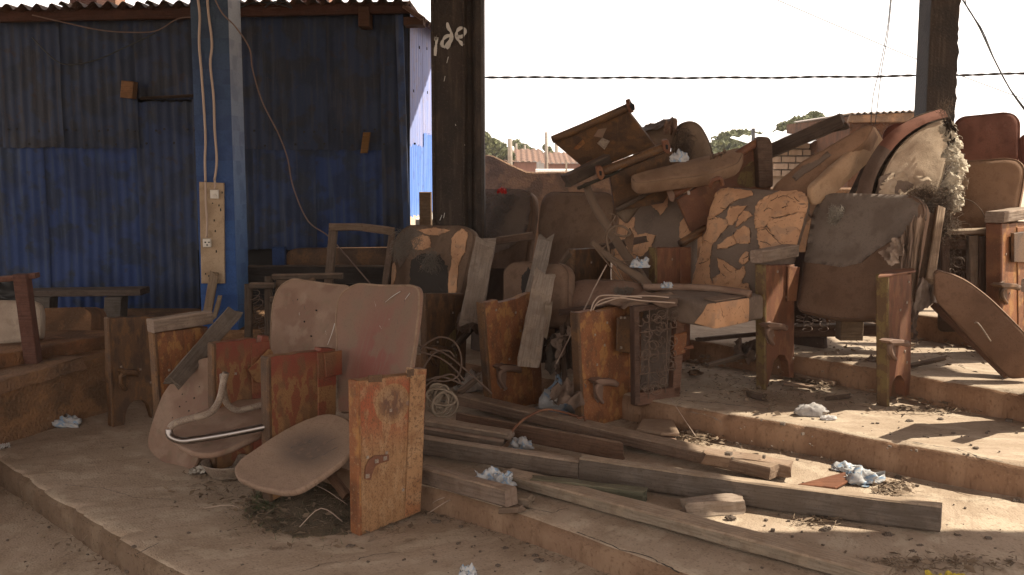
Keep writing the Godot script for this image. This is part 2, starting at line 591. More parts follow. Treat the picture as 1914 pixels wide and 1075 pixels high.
func make_materials() -> void:
	var big := field(0.006, 1)
	var mid := field(0.02, 2)
	var fine := field(0.09, 3)
	var grit := field(0.22, 4, FastNoiseLite.TYPE_SIMPLEX_SMOOTH, 2)
	var blot := field(0.011, 5, FastNoiseLite.TYPE_SIMPLEX_SMOOTH, 5)
	var grain := field(0.12, 6, FastNoiseLite.TYPE_SIMPLEX_SMOOTH, 4, 24, N)       # long along u
	var streak := field(0.06, 7, FastNoiseLite.TYPE_SIMPLEX_SMOOTH, 4, N, 32)      # long along v
	var crack := field(0.02, 8, FastNoiseLite.TYPE_CELLULAR, 2)
	var tf := grey_tex(fine)
	var tm := grey_tex(mid)
	var tg := grey_tex(grain)
	var ti := grey_tex(grit)
	mat("sand", paint(L(0.355, 0.27, 0.197), [[big, 0.3, 0.85, L(0.285, 0.21, 0.145), 0.7], [blot, 0.5, 0.75, L(0.45, 0.365, 0.27), 0.55], [streak, 0.62, 0.85, L(0.25, 0.18, 0.125), 0.35], [mid, 0.5, 0.95, L(0.245, 0.175, 0.12), 0.5], [fine, 0.62, 0.85, L(0.16, 0.11, 0.07), 0.5], [grit, 0.72, 0.9, L(0.12, 0.085, 0.06), 0.55], [grit, 0.28, 0.1, L(0.5, 0.4, 0.29), 0.5]]), ti, 0.2, 0.97, 0.7, true)
	mat("soil", paint(L(0.12, 0.09, 0.06), [[blot, 0.4, 0.7, L(0.06, 0.05, 0.033), 0.8], [fine, 0.45, 0.8, L(0.16, 0.115, 0.07), 0.8], [grit, 0.6, 0.9, L(0.2, 0.15, 0.1), 0.6]]), ti, 0.6, 1.0, 1.5)
	var dark := L(0.045, 0.027, 0.018)
	mat("rust_orange", paint(L(0.205, 0.078, 0.03), [[big, 0.45, 0.75, L(0.13, 0.05, 0.022), 0.8], [blot, 0.55, 0.72, L(0.30, 0.15, 0.05), 0.7], [streak, 0.6, 0.9, L(0.11, 0.05, 0.025), 0.3], [mid, 0.55, 0.85, L(0.10, 0.045, 0.022), 0.6], [fine, 0.66, 0.82, L(0.3, 0.2, 0.11), 0.5], [grit, 0.7, 0.85, dark, 0.6]], func(u: float, v: float) -> Array: return [L(0.085, 0.04, 0.024), clampf(smoothstep(0.86, 1.0, u) + smoothstep(0.1, 0.0, u) * 0.7 + smoothstep(0.08, 0.0, v) * 0.6, 0.0, 0.9)]), ti, 0.15, 0.62, 1.0)
	mat("rust_main", paint(L(0.275, 0.15, 0.07), [[blot, 0.5, 0.7, L(0.33, 0.2, 0.105), 0.6], [streak, 0.58, 0.85, L(0.15, 0.07, 0.03), 0.35], [mid, 0.5, 0.85, L(0.17, 0.075, 0.03), 0.6], [fine, 0.58, 0.75, L(0.10, 0.05, 0.025), 0.7], [grit, 0.66, 0.82, dark, 0.7]], func(u: float, v: float) -> Array:
		var d := Vector2((u - 0.48) * 1.2, (v - 0.2) * 2.3).length()
		if d < 0.3:
			return [L(0.085, 0.04, 0.03), smoothstep(0.3, 0.12, d) * 0.85]
		return [L(0.27, 0.055, 0.022), smoothstep(0.55, 0.18, v) * smoothstep(-0.02, 0.1, v) * 0.8]), ti, 0.15, 0.6, 1.0)
	mat("rust_red", paint(L(0.22, 0.115, 0.05), [[blot, 0.5, 0.58, L(0.165, 0.04, 0.024), 0.75], [big, 0.55, 0.8, L(0.13, 0.07, 0.035), 0.7], [fine, 0.6, 0.78, L(0.12, 0.05, 0.025), 0.6], [grit, 0.7, 0.85, dark, 0.6]], func(u: float, v: float) -> Array: return [L(0.165, 0.04, 0.024), clampf(smoothstep(0.7, 0.95, u) + smoothstep(0.22, 0.02, v), 0.0, 0.9)]), ti, 0.15, 0.6, 1.0)
	mat("rust_dark", paint(L(0.095, 0.05, 0.026), [[blot, 0.5, 0.72, L(0.15, 0.075, 0.03), 0.7], [big, 0.5, 0.75, L(0.05, 0.03, 0.02), 0.7], [streak, 0.62, 0.9, L(0.15, 0.09, 0.045), 0.25], [fine, 0.62, 0.8, dark, 0.6], [grit, 0.75, 0.9, L(0.26, 0.19, 0.12), 0.5]]), ti, 0.15, 0.6, 1.0)
	mat("rust_brown", paint(L(0.14, 0.058, 0.032), [[blot, 0.5, 0.72, L(0.20, 0.095, 0.045), 0.6], [big, 0.5, 0.75, L(0.10, 0.045, 0.025), 0.7], [fine, 0.66, 0.8, dark, 0.4], [grit, 0.78, 0.9, L(0.3, 0.22, 0.14), 0.5]]), ti, 0.1, 0.65, 1.0)
	mat("paint_olive", paint(L(0.135, 0.092, 0.036), [[blot, 0.46, 0.6, L(0.085, 0.045, 0.025), 0.8], [streak, 0.58, 0.8, L(0.1, 0.05, 0.025), 0.5], [fine, 0.64, 0.8, dark, 0.5], [grit, 0.75, 0.9, L(0.28, 0.23, 0.11), 0.5]]), ti, 0.2, 0.7, 2.0)
	mat("ply", paint(L(0.195, 0.123, 0.086), [[big, 0.45, 0.75, L(0.145, 0.083, 0.056), 0.7], [blot, 0.5, 0.75, L(0.235, 0.16, 0.115), 0.6], [mid, 0.6, 0.9, L(0.15, 0.115, 0.075), 0.5], [fine, 0.62, 0.82, L(0.145, 0.09, 0.06), 0.4], [grit, 0.8, 0.9, L(0.06, 0.04, 0.03), 0.6]]), tf, 0.04, 0.8, 1.0)
	mat("ply_red", paint(L(0.175, 0.104, 0.072), [[big, 0.5, 0.75, L(0.15, 0.105, 0.07), 0.6], [streak, 0.6, 0.8, L(0.16, 0.1, 0.07), 0.5], [fine, 0.62, 0.82, L(0.12, 0.07, 0.05), 0.45], [grit, 0.82, 0.92, L(0.04, 0.025, 0.02), 0.7]], func(u: float, v: float) -> Array:
		var d := Vector2((u - 0.52) * 1.9, (v - 0.62) * 1.2).length()
		return [L(0.165, 0.05, 0.04), smoothstep(0.8, 0.1, d) * 0.8]), tf, 0.04, 0.75, 1.0)
	mat("ply_worn", paint(L(0.22, 0.15, 0.105), [[mid, 0.5, 0.85, L(0.17, 0.11, 0.075), 0.5], [grain, 0.6, 0.85, L(0.15, 0.1, 0.075), 0.35], [fine, 0.6, 0.82, L(0.12, 0.075, 0.05), 0.6], [grit, 0.78, 0.9, L(0.05, 0.03, 0.02), 0.7]], func(u: float, v: float) -> Array:
		var d := Vector2((u - 0.55) * 1.7, (v - 0.45) * 2.4).length()
		return [L(0.075, 0.055, 0.045), smoothstep(0.8, 0.2, d) * 0.85]), tf, 0.05, 0.85, 1.0)
	mat("wood", paint(L(0.8, 0.8, 0.8), [[grain, 0.35, 0.75, L(0.52, 0.5, 0.48), 0.65], [mid, 0.5, 0.85, L(0.55, 0.5, 0.46), 0.6], [big, 0.45, 0.8, L(0.6, 0.56, 0.52), 0.6], [blot, 0.58, 0.8, L(0.95, 0.92, 0.88), 0.5], [fine, 0.65, 0.85, L(0.36, 0.33, 0.3), 0.5], [grit, 0.8, 0.92, L(0.2, 0.18, 0.16), 0.6]]), tg, 0.3, 0.92, 1.3, true)
	mat("dusty", paint(L(0.98, 0.96, 0.94), [[big, 0.38, 0.8, L(0.72, 0.68, 0.65), 0.8], [mid, 0.55, 0.9, L(0.6, 0.56, 0.52), 0.6], [blot, 0.55, 0.8, L(1.0, 1.0, 1.0), 0.5], [fine, 0.6, 0.85, L(0.7, 0.67, 0.64), 0.6], [grit, 0.72, 0.9, L(0.5, 0.46, 0.42), 0.6]]), ti, 0.1, 0.85, 1.0, true)
	mat("leather", paint(L(0.47, 0.265, 0.145), [[big, 0.45, 0.75, L(0.37, 0.2, 0.11), 0.7], [fine, 0.55, 0.8, L(0.40, 0.225, 0.125), 0.6], [blot, 0.58, 0.8, L(0.30, 0.19, 0.125), 0.6], [grit, 0.8, 0.92, L(0.14, 0.08, 0.05), 0.5], [crack, 0.07, 0.02, L(0.1, 0.055, 0.035), 0.7]]), grey_tex(crack), 0.12, 0.75, 1.4)
	mat("cloth", paint(L(0.165, 0.119, 0.09), [[big, 0.4, 0.8, L(0.12, 0.088, 0.068), 0.7], [fine, 0.5, 0.8, L(0.19, 0.14, 0.108), 0.5], [grit, 0.6, 0.85, L(0.11, 0.085, 0.068), 0.5]]), ti, 0.15, 1.0, 1.2)
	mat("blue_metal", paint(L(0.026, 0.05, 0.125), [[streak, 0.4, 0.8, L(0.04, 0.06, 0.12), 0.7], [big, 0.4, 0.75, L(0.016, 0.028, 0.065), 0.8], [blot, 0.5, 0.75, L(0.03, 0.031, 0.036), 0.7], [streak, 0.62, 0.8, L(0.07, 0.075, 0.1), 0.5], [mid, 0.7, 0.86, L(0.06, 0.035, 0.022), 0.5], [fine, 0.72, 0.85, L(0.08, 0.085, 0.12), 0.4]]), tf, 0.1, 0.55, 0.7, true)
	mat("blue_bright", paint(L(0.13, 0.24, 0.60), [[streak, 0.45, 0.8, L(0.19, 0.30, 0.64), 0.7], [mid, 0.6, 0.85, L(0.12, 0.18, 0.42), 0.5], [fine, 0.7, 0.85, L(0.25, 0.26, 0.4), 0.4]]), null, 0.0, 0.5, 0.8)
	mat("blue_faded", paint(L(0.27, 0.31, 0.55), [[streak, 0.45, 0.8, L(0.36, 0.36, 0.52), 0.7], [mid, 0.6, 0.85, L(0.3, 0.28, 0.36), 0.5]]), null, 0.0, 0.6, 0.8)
	mat("blue_plaster", paint(L(0.8, 0.8, 0.8), [[big, 0.45, 0.75, L(0.55, 0.55, 0.6), 0.7], [fine, 0.55, 0.8, L(0.6, 0.6, 0.6), 0.6], [grit, 0.75, 0.9, L(0.4, 0.38, 0.36), 0.5]]), tf, 0.25, 0.85, 1.0, true)
	mat("roof_rust", paint(L(0.13, 0.065, 0.04), [[streak, 0.5, 0.8, L(0.2, 0.12, 0.08), 0.6], [big, 0.5, 0.75, L(0.07, 0.035, 0.025), 0.7], [fine, 0.65, 0.8, L(0.28, 0.2, 0.15), 0.5]]), tf, 0.1, 0.8, 0.8)
	mat("pillar_dark", paint(L(0.032, 0.022, 0.016), [[streak, 0.5, 0.8, L(0.06, 0.042, 0.03), 0.7], [big, 0.45, 0.75, L(0.02, 0.015, 0.012), 0.7], [fine, 0.7, 0.85, L(0.09, 0.065, 0.048), 0.5], [grit, 0.82, 0.93, L(0.2, 0.17, 0.14), 0.5]]), tf, 0.3, 0.75, 1.0)
	mat("mud_wall", paint(L(0.19, 0.11, 0.065), [[big, 0.42, 0.72, L(0.11, 0.07, 0.045), 0.8], [blot, 0.55, 0.75, L(0.27, 0.15, 0.08), 0.6], [fine, 0.6, 0.85, L(0.13, 0.085, 0.055), 0.5], [grit, 0.8, 0.92, L(0.4, 0.33, 0.26), 0.5]]), tf, 0.8, 0.97, 0.8, true)
	mat("foliage", paint(L(0.8, 0.8, 0.8), [[fine, 0.4, 0.8, L(0.5, 0.5, 0.5), 0.7]]), null, 0.0, 0.7, 3.0, true)
	M.foliage.backlight = Color(0.35, 0.4, 0.2)
	M.foliage.cull_mode = BaseMaterial3D.CULL_DISABLED
	mat("far", paint(L(0.85, 0.85, 0.85), [[streak, 0.5, 0.8, L(0.6, 0.58, 0.56), 0.5], [big, 0.5, 0.8, L(0.65, 0.62, 0.6), 0.5]]), null, 0.0, 0.9, 0.4, true)
	mat("bag", paint(L(0.36, 0.355, 0.35), [[blot, 0.56, 0.68, L(0.13, 0.23, 0.35), 0.75], [mid, 0.6, 0.8, L(0.45, 0.38, 0.3), 0.5], [fine, 0.6, 0.8, L(0.55, 0.55, 0.55), 0.4]]), null, 0.0, 0.35, 0.9, true)
	M.bag.backlight = Color(0.25, 0.25, 0.27)
	plain("chrome", L(0.27, 0.24, 0.22), 0.36, 1.0)
	mat("dull_steel", paint(L(0.24, 0.19, 0.15), [[fine, 0.45, 0.7, L(0.16, 0.1, 0.065), 0.8], [blot, 0.5, 0.7, L(0.3, 0.24, 0.18), 0.7]]), ti, 0.05, 0.5, 3.0)
	plain("wire_black", L(0.02, 0.018, 0.017), 0.6)
	plain("wire_brown", L(0.13, 0.08, 0.06), 0.7)
	plain("cable_pale", L(0.34, 0.25, 0.19), 0.7)
	plain("rope", L(0.23, 0.175, 0.125), 0.9)
	plain("rust_wire", L(0.125, 0.08, 0.056), 0.8)
	plain("deep_hole", L(0.03, 0.023, 0.018), 1.0)
	plain("tuft", L(0.27, 0.23, 0.185), 1.0)
	plain("cast_iron", L(0.16, 0.095, 0.065), 0.75)
	plain("fluff", L(0.62, 0.55, 0.44), 1.0)
	plain("horsehair", L(0.085, 0.055, 0.036), 1.0)
	plain("grey_hair", L(0.155, 0.13, 0.105), 1.0)
	plain("white_plastic", L(0.5, 0.45, 0.38), 0.5)
	plain("hole", L(0.012, 0.01, 0.009), 0.9)
	plain("chalk", L(0.45, 0.42, 0.38), 0.95)
	plain("red_plastic", L(0.42, 0.02, 0.015), 0.5)
	plain("dark_rubber", L(0.015, 0.014, 0.013), 0.6)
	plain("twig", L(0.13, 0.085, 0.055), 0.95)
	plain("litter", L(0.16, 0.11, 0.07), 0.95)
	plain("pebble", L(0.10, 0.072, 0.052), 0.95)
	plain("grass", L(0.055, 0.075, 0.025), 0.8)
	plain("yellow_cloth", L(0.45, 0.33, 0.04), 0.9)
	for k in ["chrome", "rope", "twig", "litter"]:
		M[k].vertex_color_use_as_albedo = false

# ---------------------------------------------------------------- the place
func camera_and_light() -> void:
	var cam := Camera3D.new()
	cam.name = "camera"
	add_child(cam)
	cam.position = EYE
	cam.rotation = Vector3(-PITCH, 0, 0)
	cam.fov = rad_to_deg(2.0 * atan(537.5 / FOCAL))
	cam.near = 0.05
	cam.far = 600.0
	cam.current = true
	var sky := ProceduralSkyMaterial.new()
	sky.sky_top_color = Color(0.90, 0.87, 0.85)
	sky.sky_horizon_color = Color(0.985, 0.945, 0.915)
	sky.sky_curve = 0.15
	sky.sky_energy_multiplier = 1.14
	sky.ground_bottom_color = Color(0.45, 0.38, 0.3)
	sky.ground_horizon_color = Color(0.75, 0.68, 0.58)
	sky.sun_angle_max = 1.0
	var env := Environment.new()
	env.background_mode = Environment.BG_SKY
	env.sky = Sky.new()
	env.sky.sky_material = sky
	env.tonemap_mode = Environment.TONE_MAPPER_LINEAR
	env.tonemap_exposure = 1.95
	env.sdfgi_enabled = true
	env.ssao_enabled = true
	env.ssil_enabled = true
	env.fog_enabled = true
	env.fog_density = 0.001
	env.fog_light_color = Color(1.0, 0.98, 0.95)
	var we := WorldEnvironment.new()
	we.name = "world"
	we.environment = env
	add_child(we)
	var sun := DirectionalLight3D.new()
	sun.name = "sun"
	sun.light_energy = 1.6
	sun.light_color = Color(1.0, 0.965, 0.89)
	sun.light_angular_distance = 0.5
	sun.sky_mode = DirectionalLight3D.SKY_MODE_LIGHT_ONLY
	sun.shadow_enabled = true
	add_child(sun)
	sun.look_at_from_position(Vector3(0.985, 1.1, -0.1) * 20.0, Vector3.ZERO)

var noses := []
var heights := [0.0, 0.11, 0.25, 0.39, 0.55]
func nose_line(a: Array) -> PackedVector3Array:
	var p := PackedVector3Array()
	for i in range(0, a.size(), 2):
		p.append(Vector3(a[i], 0, a[i + 1]))
	return spline(p, 40)
func tier(k: int, called: String) -> MeshInstance3D:
	var st := begin()
	st.set_smooth_group(0)
	var h: float = heights[k]
	var drop: float = h - (heights[k - 1] if k > 0 else -0.12)
	var a: PackedVector3Array = noses[k]
	var b: PackedVector3Array = noses[k + 1]
	var n := a.size()
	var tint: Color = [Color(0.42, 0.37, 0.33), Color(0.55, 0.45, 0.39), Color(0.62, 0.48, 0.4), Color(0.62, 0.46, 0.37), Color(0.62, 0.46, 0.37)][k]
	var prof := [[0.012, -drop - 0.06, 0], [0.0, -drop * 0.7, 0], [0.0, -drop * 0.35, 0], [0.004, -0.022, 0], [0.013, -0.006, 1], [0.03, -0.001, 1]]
	var prev := PackedVector3Array()
	var puv := PackedVector2Array()
	var run := 0.0
	for i in n:
		var nx := a[mini(i + 1, n - 1)] - a[maxi(i - 1, 0)]
		var back := Vector3(nx.z, 0, -nx.x).normalized()
		var ring := PackedVector3Array()
		var ruv := PackedVector2Array()
		if i > 0:
			run += a[i].distance_to(a[i - 1])
		var v := 0.0
		var far := b[int(float(i) * (b.size() - 1) / (n - 1))] + back * 0.08
		var chip := maxf(0.0, wob.get_noise_2d(run * 110.0 + k * 700.0, k * 31.0) - 0.12) * 0.06
		for q in prof:
			var w: Vector3 = a[i] + back * (q[0] + chip * (1.0 if q[1] > -0.03 else 0.35)) + UP * (h + q[1] - (chip * 0.45 if q[1] > -0.03 else 0.0))
			w += back * noise3(w * 0.35) * 0.012 + UP * noise3(w * 0.2 + Vector3(3, 0, 0)) * (0.006 if q[2] else 0.003)
			ring.append(w)
			ruv.append(Vector2(run, v))
			v += 0.03
		var first := a[i] + back * 0.06
		for j in 15:
			var t := j / 14.0
			var w := first.lerp(far, t) + UP * h
			w += UP * (noise3(w * 0.16) * 0.010 + noise3(w * 0.6) * 0.0025)
			ring.append(w)
			ruv.append(Vector2(run, 0.2) + Vector2(0, first.distance_to(far) * t))
		if i > 0:
			for j in ring.size() - 1:
				var riser := j < 4
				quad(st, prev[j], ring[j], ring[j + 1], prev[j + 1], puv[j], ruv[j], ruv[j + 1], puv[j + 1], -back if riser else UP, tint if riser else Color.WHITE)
		prev = ring
		puv = ruv
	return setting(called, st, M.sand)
func crack(parent: Node3D, a: Array, h: float, w := 0.004) -> void:
	var st := begin()
	st.set_smooth_group(0)
	var p := PackedVector3Array()
	for i in range(0, a.size(), 2):
		p.append(on_floor(a[i], a[i + 1], h + 0.004))
	var q := PackedVector3Array()
	for i in p.size() - 1:
		var m := maxi(2, int(p[i].distance_to(p[i + 1]) / 0.02))
		for k in m:
			q.append(p[i].lerp(p[i + 1], float(k) / m) + Vector3(rng.randf_range(-1, 1), 0, rng.randf_range(-1, 1)) * 0.006)
	for i in q.size() - 1:
		var t := (q[i + 1] - q[i]).normalized()
		var s := Vector3(-t.z, 0, t.x) * w * rng.randf_range(0.3, 1.0) * 0.5
		var up0 := UP * (noise3(q[i] * 0.16) * 0.010 + 0.001)
		var up1 := UP * (noise3(q[i + 1] * 0.16) * 0.010 + 0.001)
		quad(st, q[i] - s + up0, q[i] + s + up0, q[i + 1] + s + up1, q[i + 1] - s + up1, Vector2.ZERO, Vector2.ONE, Vector2.ONE, Vector2.ZERO, UP)
	part("crack", st, M.hole, parent)

func build_ground() -> void:
	var st := begin()
	st.set_smooth_group(0)
	var g := 70
	for i in g:
		for j in g:
			var f := func(a: int, b: int) -> Vector3:
				var x := (float(a) / g - 0.5) * 2.0
				var z := (float(b) / g - 0.5) * 2.0
				x = signf(x) * pow(absf(x), 2.6) * 220.0 - 1.0
				z = signf(z) * pow(absf(z), 2.6) * 220.0 - 4.0
				var p := Vector3(x, 0, z)
				return Vector3(x, -0.13 + noise3(p * 0.14) * 0.014 - 0.0, z)
			var a: Vector3 = f.call(i, j)
			var b: Vector3 = f.call(i + 1, j)
			var c: Vector3 = f.call(i + 1, j + 1)
			var d: Vector3 = f.call(i, j + 1)
			quad(st, a, b, c, d, Vector2(a.x, a.z), Vector2(b.x, b.z), Vector2(c.x, c.z), Vector2(d.x, d.z), UP)
	setting("ground", st, M.sand)
	noses = [
		nose_line([-3.05, -5.62, -2.56, -5.08, -1.79, -4.24, -1.19, -3.65, 0.1, -2.5, 1.6, -1.3, 3.0, -0.2]),
		nose_line([-2.25, -6.6, -1.5, -5.5, -0.77, -4.62, -0.17, -4.2, 0.57, -3.41, 1.5, -2.55, 4.0, -0.6]),
		nose_line([-1.6, -7.6, -0.4, -6.5, 0.3, -5.85, 0.81, -5.29, 1.44, -4.8, 2.12, -4.19, 5.2, -1.8]),
		nose_line([-1.0, -8.4, 0.3, -7.2, 1.0, -6.55, 1.64, -5.92, 2.47, -4.9, 3.4, -4.1, 6.4, -2.2]),
		nose_line([-0.4, -9.2, 1.2, -8.0, 2.2, -6.8, 3.1, -5.8, 4.2, -4.9, 5.4, -4.1, 7.4, -2.8]),
		nose_line([1.0, -9.9, 3.0, -9.6, 5.0, -8.6, 6.2, -7.4, 7.2, -6.2, 8.2, -5.2, 9.5, -3.6]),
	]
	var t1 := tier(0, "floor")
	var t2 := tier(1, "step")
	var t3 := tier(2, "step")
	tier(3, "step")
	tier(4, "step")
	crack(t2, [1080, 996, 1112, 1008, 1160, 1028, 1210, 1040, 1255, 1062, 1275, 1076], 0.11, 0.008)
	crack(t2, [985, 950, 1030, 958, 1070, 950], 0.11, 0.005)
	crack(t3, [1705, 826, 1745, 833, 1790, 838, 1830, 852, 1885, 864], 0.25, 0.009)
	crack(t3, [1270, 748, 1340, 752, 1400, 760, 1450, 766], 0.25, 0.01)
	crack(t3, [1500, 795, 1540, 803, 1580, 812], 0.25, 0.004)
	crack(t1, [560, 1072, 600, 1056, 660, 1050, 700, 1036, 760, 1030], 0.0, 0.004)
	crack(t1, [120, 905, 190, 912, 250, 930, 330, 935], 0.0, 0.003)
	crack(t3, [1290, 768, 1330, 778, 1352, 790], 0.25, 0.007)
	crack(t2, [1640, 930, 1720, 925, 1800, 935, 1914, 930], 0.11, 0.003)
	crack(t1, [255, 1035, 290, 1018, 300, 1014], 0.0, 0.005)
	# the raised terrace at the left, with its worn front wall
	var te := begin()
	plate(te, PackedVector3Array([Vector3(-3.4, 0.36, -3.6), Vector3(-2.72, 0.36, -5.38), Vector3(-2.42, 0.36, -6.17), Vector3(-2.3, 0.38, -6.9), Vector3(-1.7, 0.38, -7.0), Vector3(-0.9, 0.38, -8.3), Vector3(-8, 0.36, -8.5), Vector3(-8, 0.36, -3.6)]), UP, 0.62, 0.02, Color(1.1, 0.95, 0.85))
	var terrace := setting("terrace_wall", te, M.mud_wall)
	terrace.set_meta("label", "worn earth coloured terrace wall at the left")
	var lip := begin()   # worn mortar lip along the top of the terrace wall
	beam(lip, Vector3(-2.80, 0.275, -5.0), Vector3(-2.465, 0.30, -5.98), 0.2, 0.075, Color(1.7, 1.65, 1.55), Color(1.3, 1.15, 1.05), 0.02, 0.05)
	part("wall_lip", lip, M.mud_wall, terrace)
	var low := begin()
	beam(low, Vector3(-2.9, 0.35, -5.55), Vector3(-2.42, 0.35, -6.4), 0.5, 0.09, Color(0.75, 0.62, 0.52), Color(0.9, 0.78, 0.66), 0.012)
	part("wall_top", low, M.mud_wall, terrace)

func build_roof() -> void:
	var st := begin()
	for s in [[-6.5, 6.5, 0.6, -4.1], [-6.5, 3.92, -4.1, -5.42], [-6.5, 4.65, -5.42, -5.6], [-6.5, 5.3, -5.6, -5.85], [-6.5, 3.98, -5.85, -6.3], [-6.5, 4.9, -6.3, -7.8], [1.75, 5.9, -7.8, -9.9]]:
		var left := s[0] as float
		sheet(st, Vector3(left, 3.62 + rng.randf() * 0.02, s[2]), Vector3(s[1] - left, 0, 0), Vector3(-0.25 if s[1] > 6 else 0.0, 0.02, s[3] - s[2] - 0.03), 0.3, 0.012, 0.02, 8, 0.03)
	sheet(st, Vector3(-3.0, 3.64, -7.82), Vector3(4.15, 0, 0), Vector3(-0.62, 0.02, -1.3), 0.3, 0.012, 0.02, 8, 0.02)
	setting("roof", st, M.roof_rust)

func shed_tint(o: MeshInstance3D, c: Color) -> void:
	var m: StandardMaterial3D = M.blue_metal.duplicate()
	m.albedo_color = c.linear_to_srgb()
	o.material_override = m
func build_shed() -> void:
	var shed := thing("blue_shed", "blue painted corrugated metal shed with a rusty roof, dark in the shade", "shed", Vector3(-3.0, 0.36, -8.0))
	var z := 8.0
	# front sheets: an upper and a lower row, lapped; pixel columns of their edges
	var ups := [-420, -210, 10, 118, 256, 366, 500, 610, 720]
	var tops := [26, 26, 26, 26, 25, 24, 22, 20, 18]
	for i in ups.size():
		var x0: float = ups[i]
		var x1: float = ups[i + 1] if i + 1 < ups.size() else 764
		var st := begin()
		var zz := z + (0.012 if i % 2 else 0.0)
		var a := at_depth(x0 - 4, 274 + (i * 37) % 9, zz)
		var b := at_depth(x1 + 4, 274 + (i * 37) % 9, zz)
		var top := at_depth(x0, tops[i], zz).y
		if i == 8:
			a = at_depth(x0 - 4, 466, zz)
			b = at_depth(767, 466, zz)
		if i == 4:
			a = at_depth(x0, 186, zz); b = at_depth(x1, 186, zz)
		sheet(st, a, b - a, Vector3(0, top - a.y, 0), 0.076, 0.004, 0.04, 20, 0.012)
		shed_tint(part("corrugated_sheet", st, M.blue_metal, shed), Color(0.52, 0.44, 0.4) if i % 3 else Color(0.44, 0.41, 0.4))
	var downs := [-420, -200, 20, 96, 270, 372, 480, 590]
	for i in downs.size():
		var x0: float = downs[i]
		var x1: float = downs[i + 1] if i + 1 < downs.size() else 722
		var st := begin()
		var zz := z + 0.02 + (0.012 if i % 2 else 0.0)
		var bottom := 604.0 if i < 5 else 466.0
		var topy := 268.0
		if i == 4:
			topy = 190.0
			zz = z + 0.035
		var a := at_depth(x0 - 3, bottom, zz)
		var b := at_depth(x1 + 3, bottom, zz)
		sheet(st, a, b - a, Vector3(0, at_depth(x0, topy, zz).y - a.y, 0), 0.076, 0.004, 0.04, 20, 0.012)
		var sh := part("door_sheet" if i == 4 else "corrugated_sheet", st, M.blue_metal, shed)
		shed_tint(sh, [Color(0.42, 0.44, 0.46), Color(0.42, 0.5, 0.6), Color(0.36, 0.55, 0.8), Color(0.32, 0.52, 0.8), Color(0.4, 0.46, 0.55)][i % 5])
		if i == 4:
			sh.set_meta("label", "narrow blue sheet metal door leaf with a dark gap along its edge")
	# holes and nails along the laps
	var nails := begin()
	for i in 46:
		var c := at_depth(-60 + i * 18.5 + rng.randf_range(-4, 4), (244 if i % 3 else 270) + rng.randf_range(-3, 3), z - 0.012)
		plate(nails, rounded(PackedVector3Array([c + Vector3(-0.008, -0.008, 0), c + Vector3(0.008, -0.008, 0), c + Vector3(0.008, 0.008, 0), c + Vector3(-0.008, 0.008, 0)]), 0.006), Vector3.BACK, 0.006, 0.001)
	part("nail", nails, M.hole, shed).set_meta("kind", "stuff")
	# dark gaps: behind the door seam, under the front wall
	var gap := begin()
	plate(gap, deep([-900, 606, 766, 606, 766, 24, -900, 24], z + 0.12), Vector3.BACK, 0.02)
	part("backing", gap, M.hole, shed)
	# the sunlit side
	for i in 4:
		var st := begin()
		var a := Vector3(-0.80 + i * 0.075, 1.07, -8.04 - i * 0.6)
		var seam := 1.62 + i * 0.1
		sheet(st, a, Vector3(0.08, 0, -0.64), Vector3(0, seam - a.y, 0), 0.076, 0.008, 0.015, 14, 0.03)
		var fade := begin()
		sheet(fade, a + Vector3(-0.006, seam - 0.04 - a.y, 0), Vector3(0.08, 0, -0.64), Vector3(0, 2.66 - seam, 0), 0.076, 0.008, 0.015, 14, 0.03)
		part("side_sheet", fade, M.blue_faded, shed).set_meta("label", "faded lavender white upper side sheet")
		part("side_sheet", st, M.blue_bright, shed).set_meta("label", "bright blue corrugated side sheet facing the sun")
	for q in [[763, 82, 8.2], [782, 89, 8.5], [796, 91, 8.75], [771, 170, 8.25], [797, 173, 8.75]]:
		var hole := begin()
		var c := at_depth(q[0], q[1], q[2]) + Vector3(0.012, 0, 0.0)
		plate(hole, rounded(PackedVector3Array([c + Vector3(0, -0.011, 0.01), c + Vector3(0, -0.011, -0.01), c + Vector3(0, 0.012, -0.008), c + Vector3(0, 0.012, 0.012)]), 0.008), Vector3.RIGHT, 0.006, 0.001)
		part("nail_hole", hole, M.hole, shed)
	# base under the side sheets
	var base := begin()
	box(base, Vector3(-0.62, 0.70, -8.9), Vector3(0.13, 0, 0), Vector3(0, 0.35, 0), Vector3(0, 0, 0.8), Color(0.75, 0.68, 0.58))
	part("base_wall", base, M.far, shed)
	var post := begin()
	box(post, at_depth(796, 440, 7.95), Vector3(0.045, 0, 0), Vector3(0, 0.33, 0), Vector3(0, 0, 0.045), Color(0.2, 0.13, 0.08))
	part("corner_post", post, M.wood, shed)
	# corner strip, roof plate and rafters ends
	var edge := begin()
	plate(edge, deep([738, 26, 753, 26, 767, 466, 756, 466], 7.96), Vector3.BACK, 0.02, 0.003, Color(1.2, 1.1, 1.0))
	part("corner_strip", edge, M.blue_metal, shed)
	var fascia := begin()
	var fa := at_depth(-60, 42, 7.85)
	var fb := at_depth(768, 24, 7.85)
	beam(fascia, Vector3(-6.5, fa.y - 0.02, -7.85), fa, 0.06, 0.085, Color(0.075, 0.036, 0.026), Color(0.1, 0.06, 0.04))
	beam(fascia, fa, at_depth(368, 34, 7.85), 0.06, 0.085, Color(0.08, 0.036, 0.024), Color(0.1, 0.06, 0.04))
	beam(fascia, at_depth(372, 32, 7.85), fb, 0.06, 0.085, Color(0.085, 0.038, 0.024), Color(0.1, 0.06, 0.04))
	part("fascia_board", fascia, M.wood, shed)
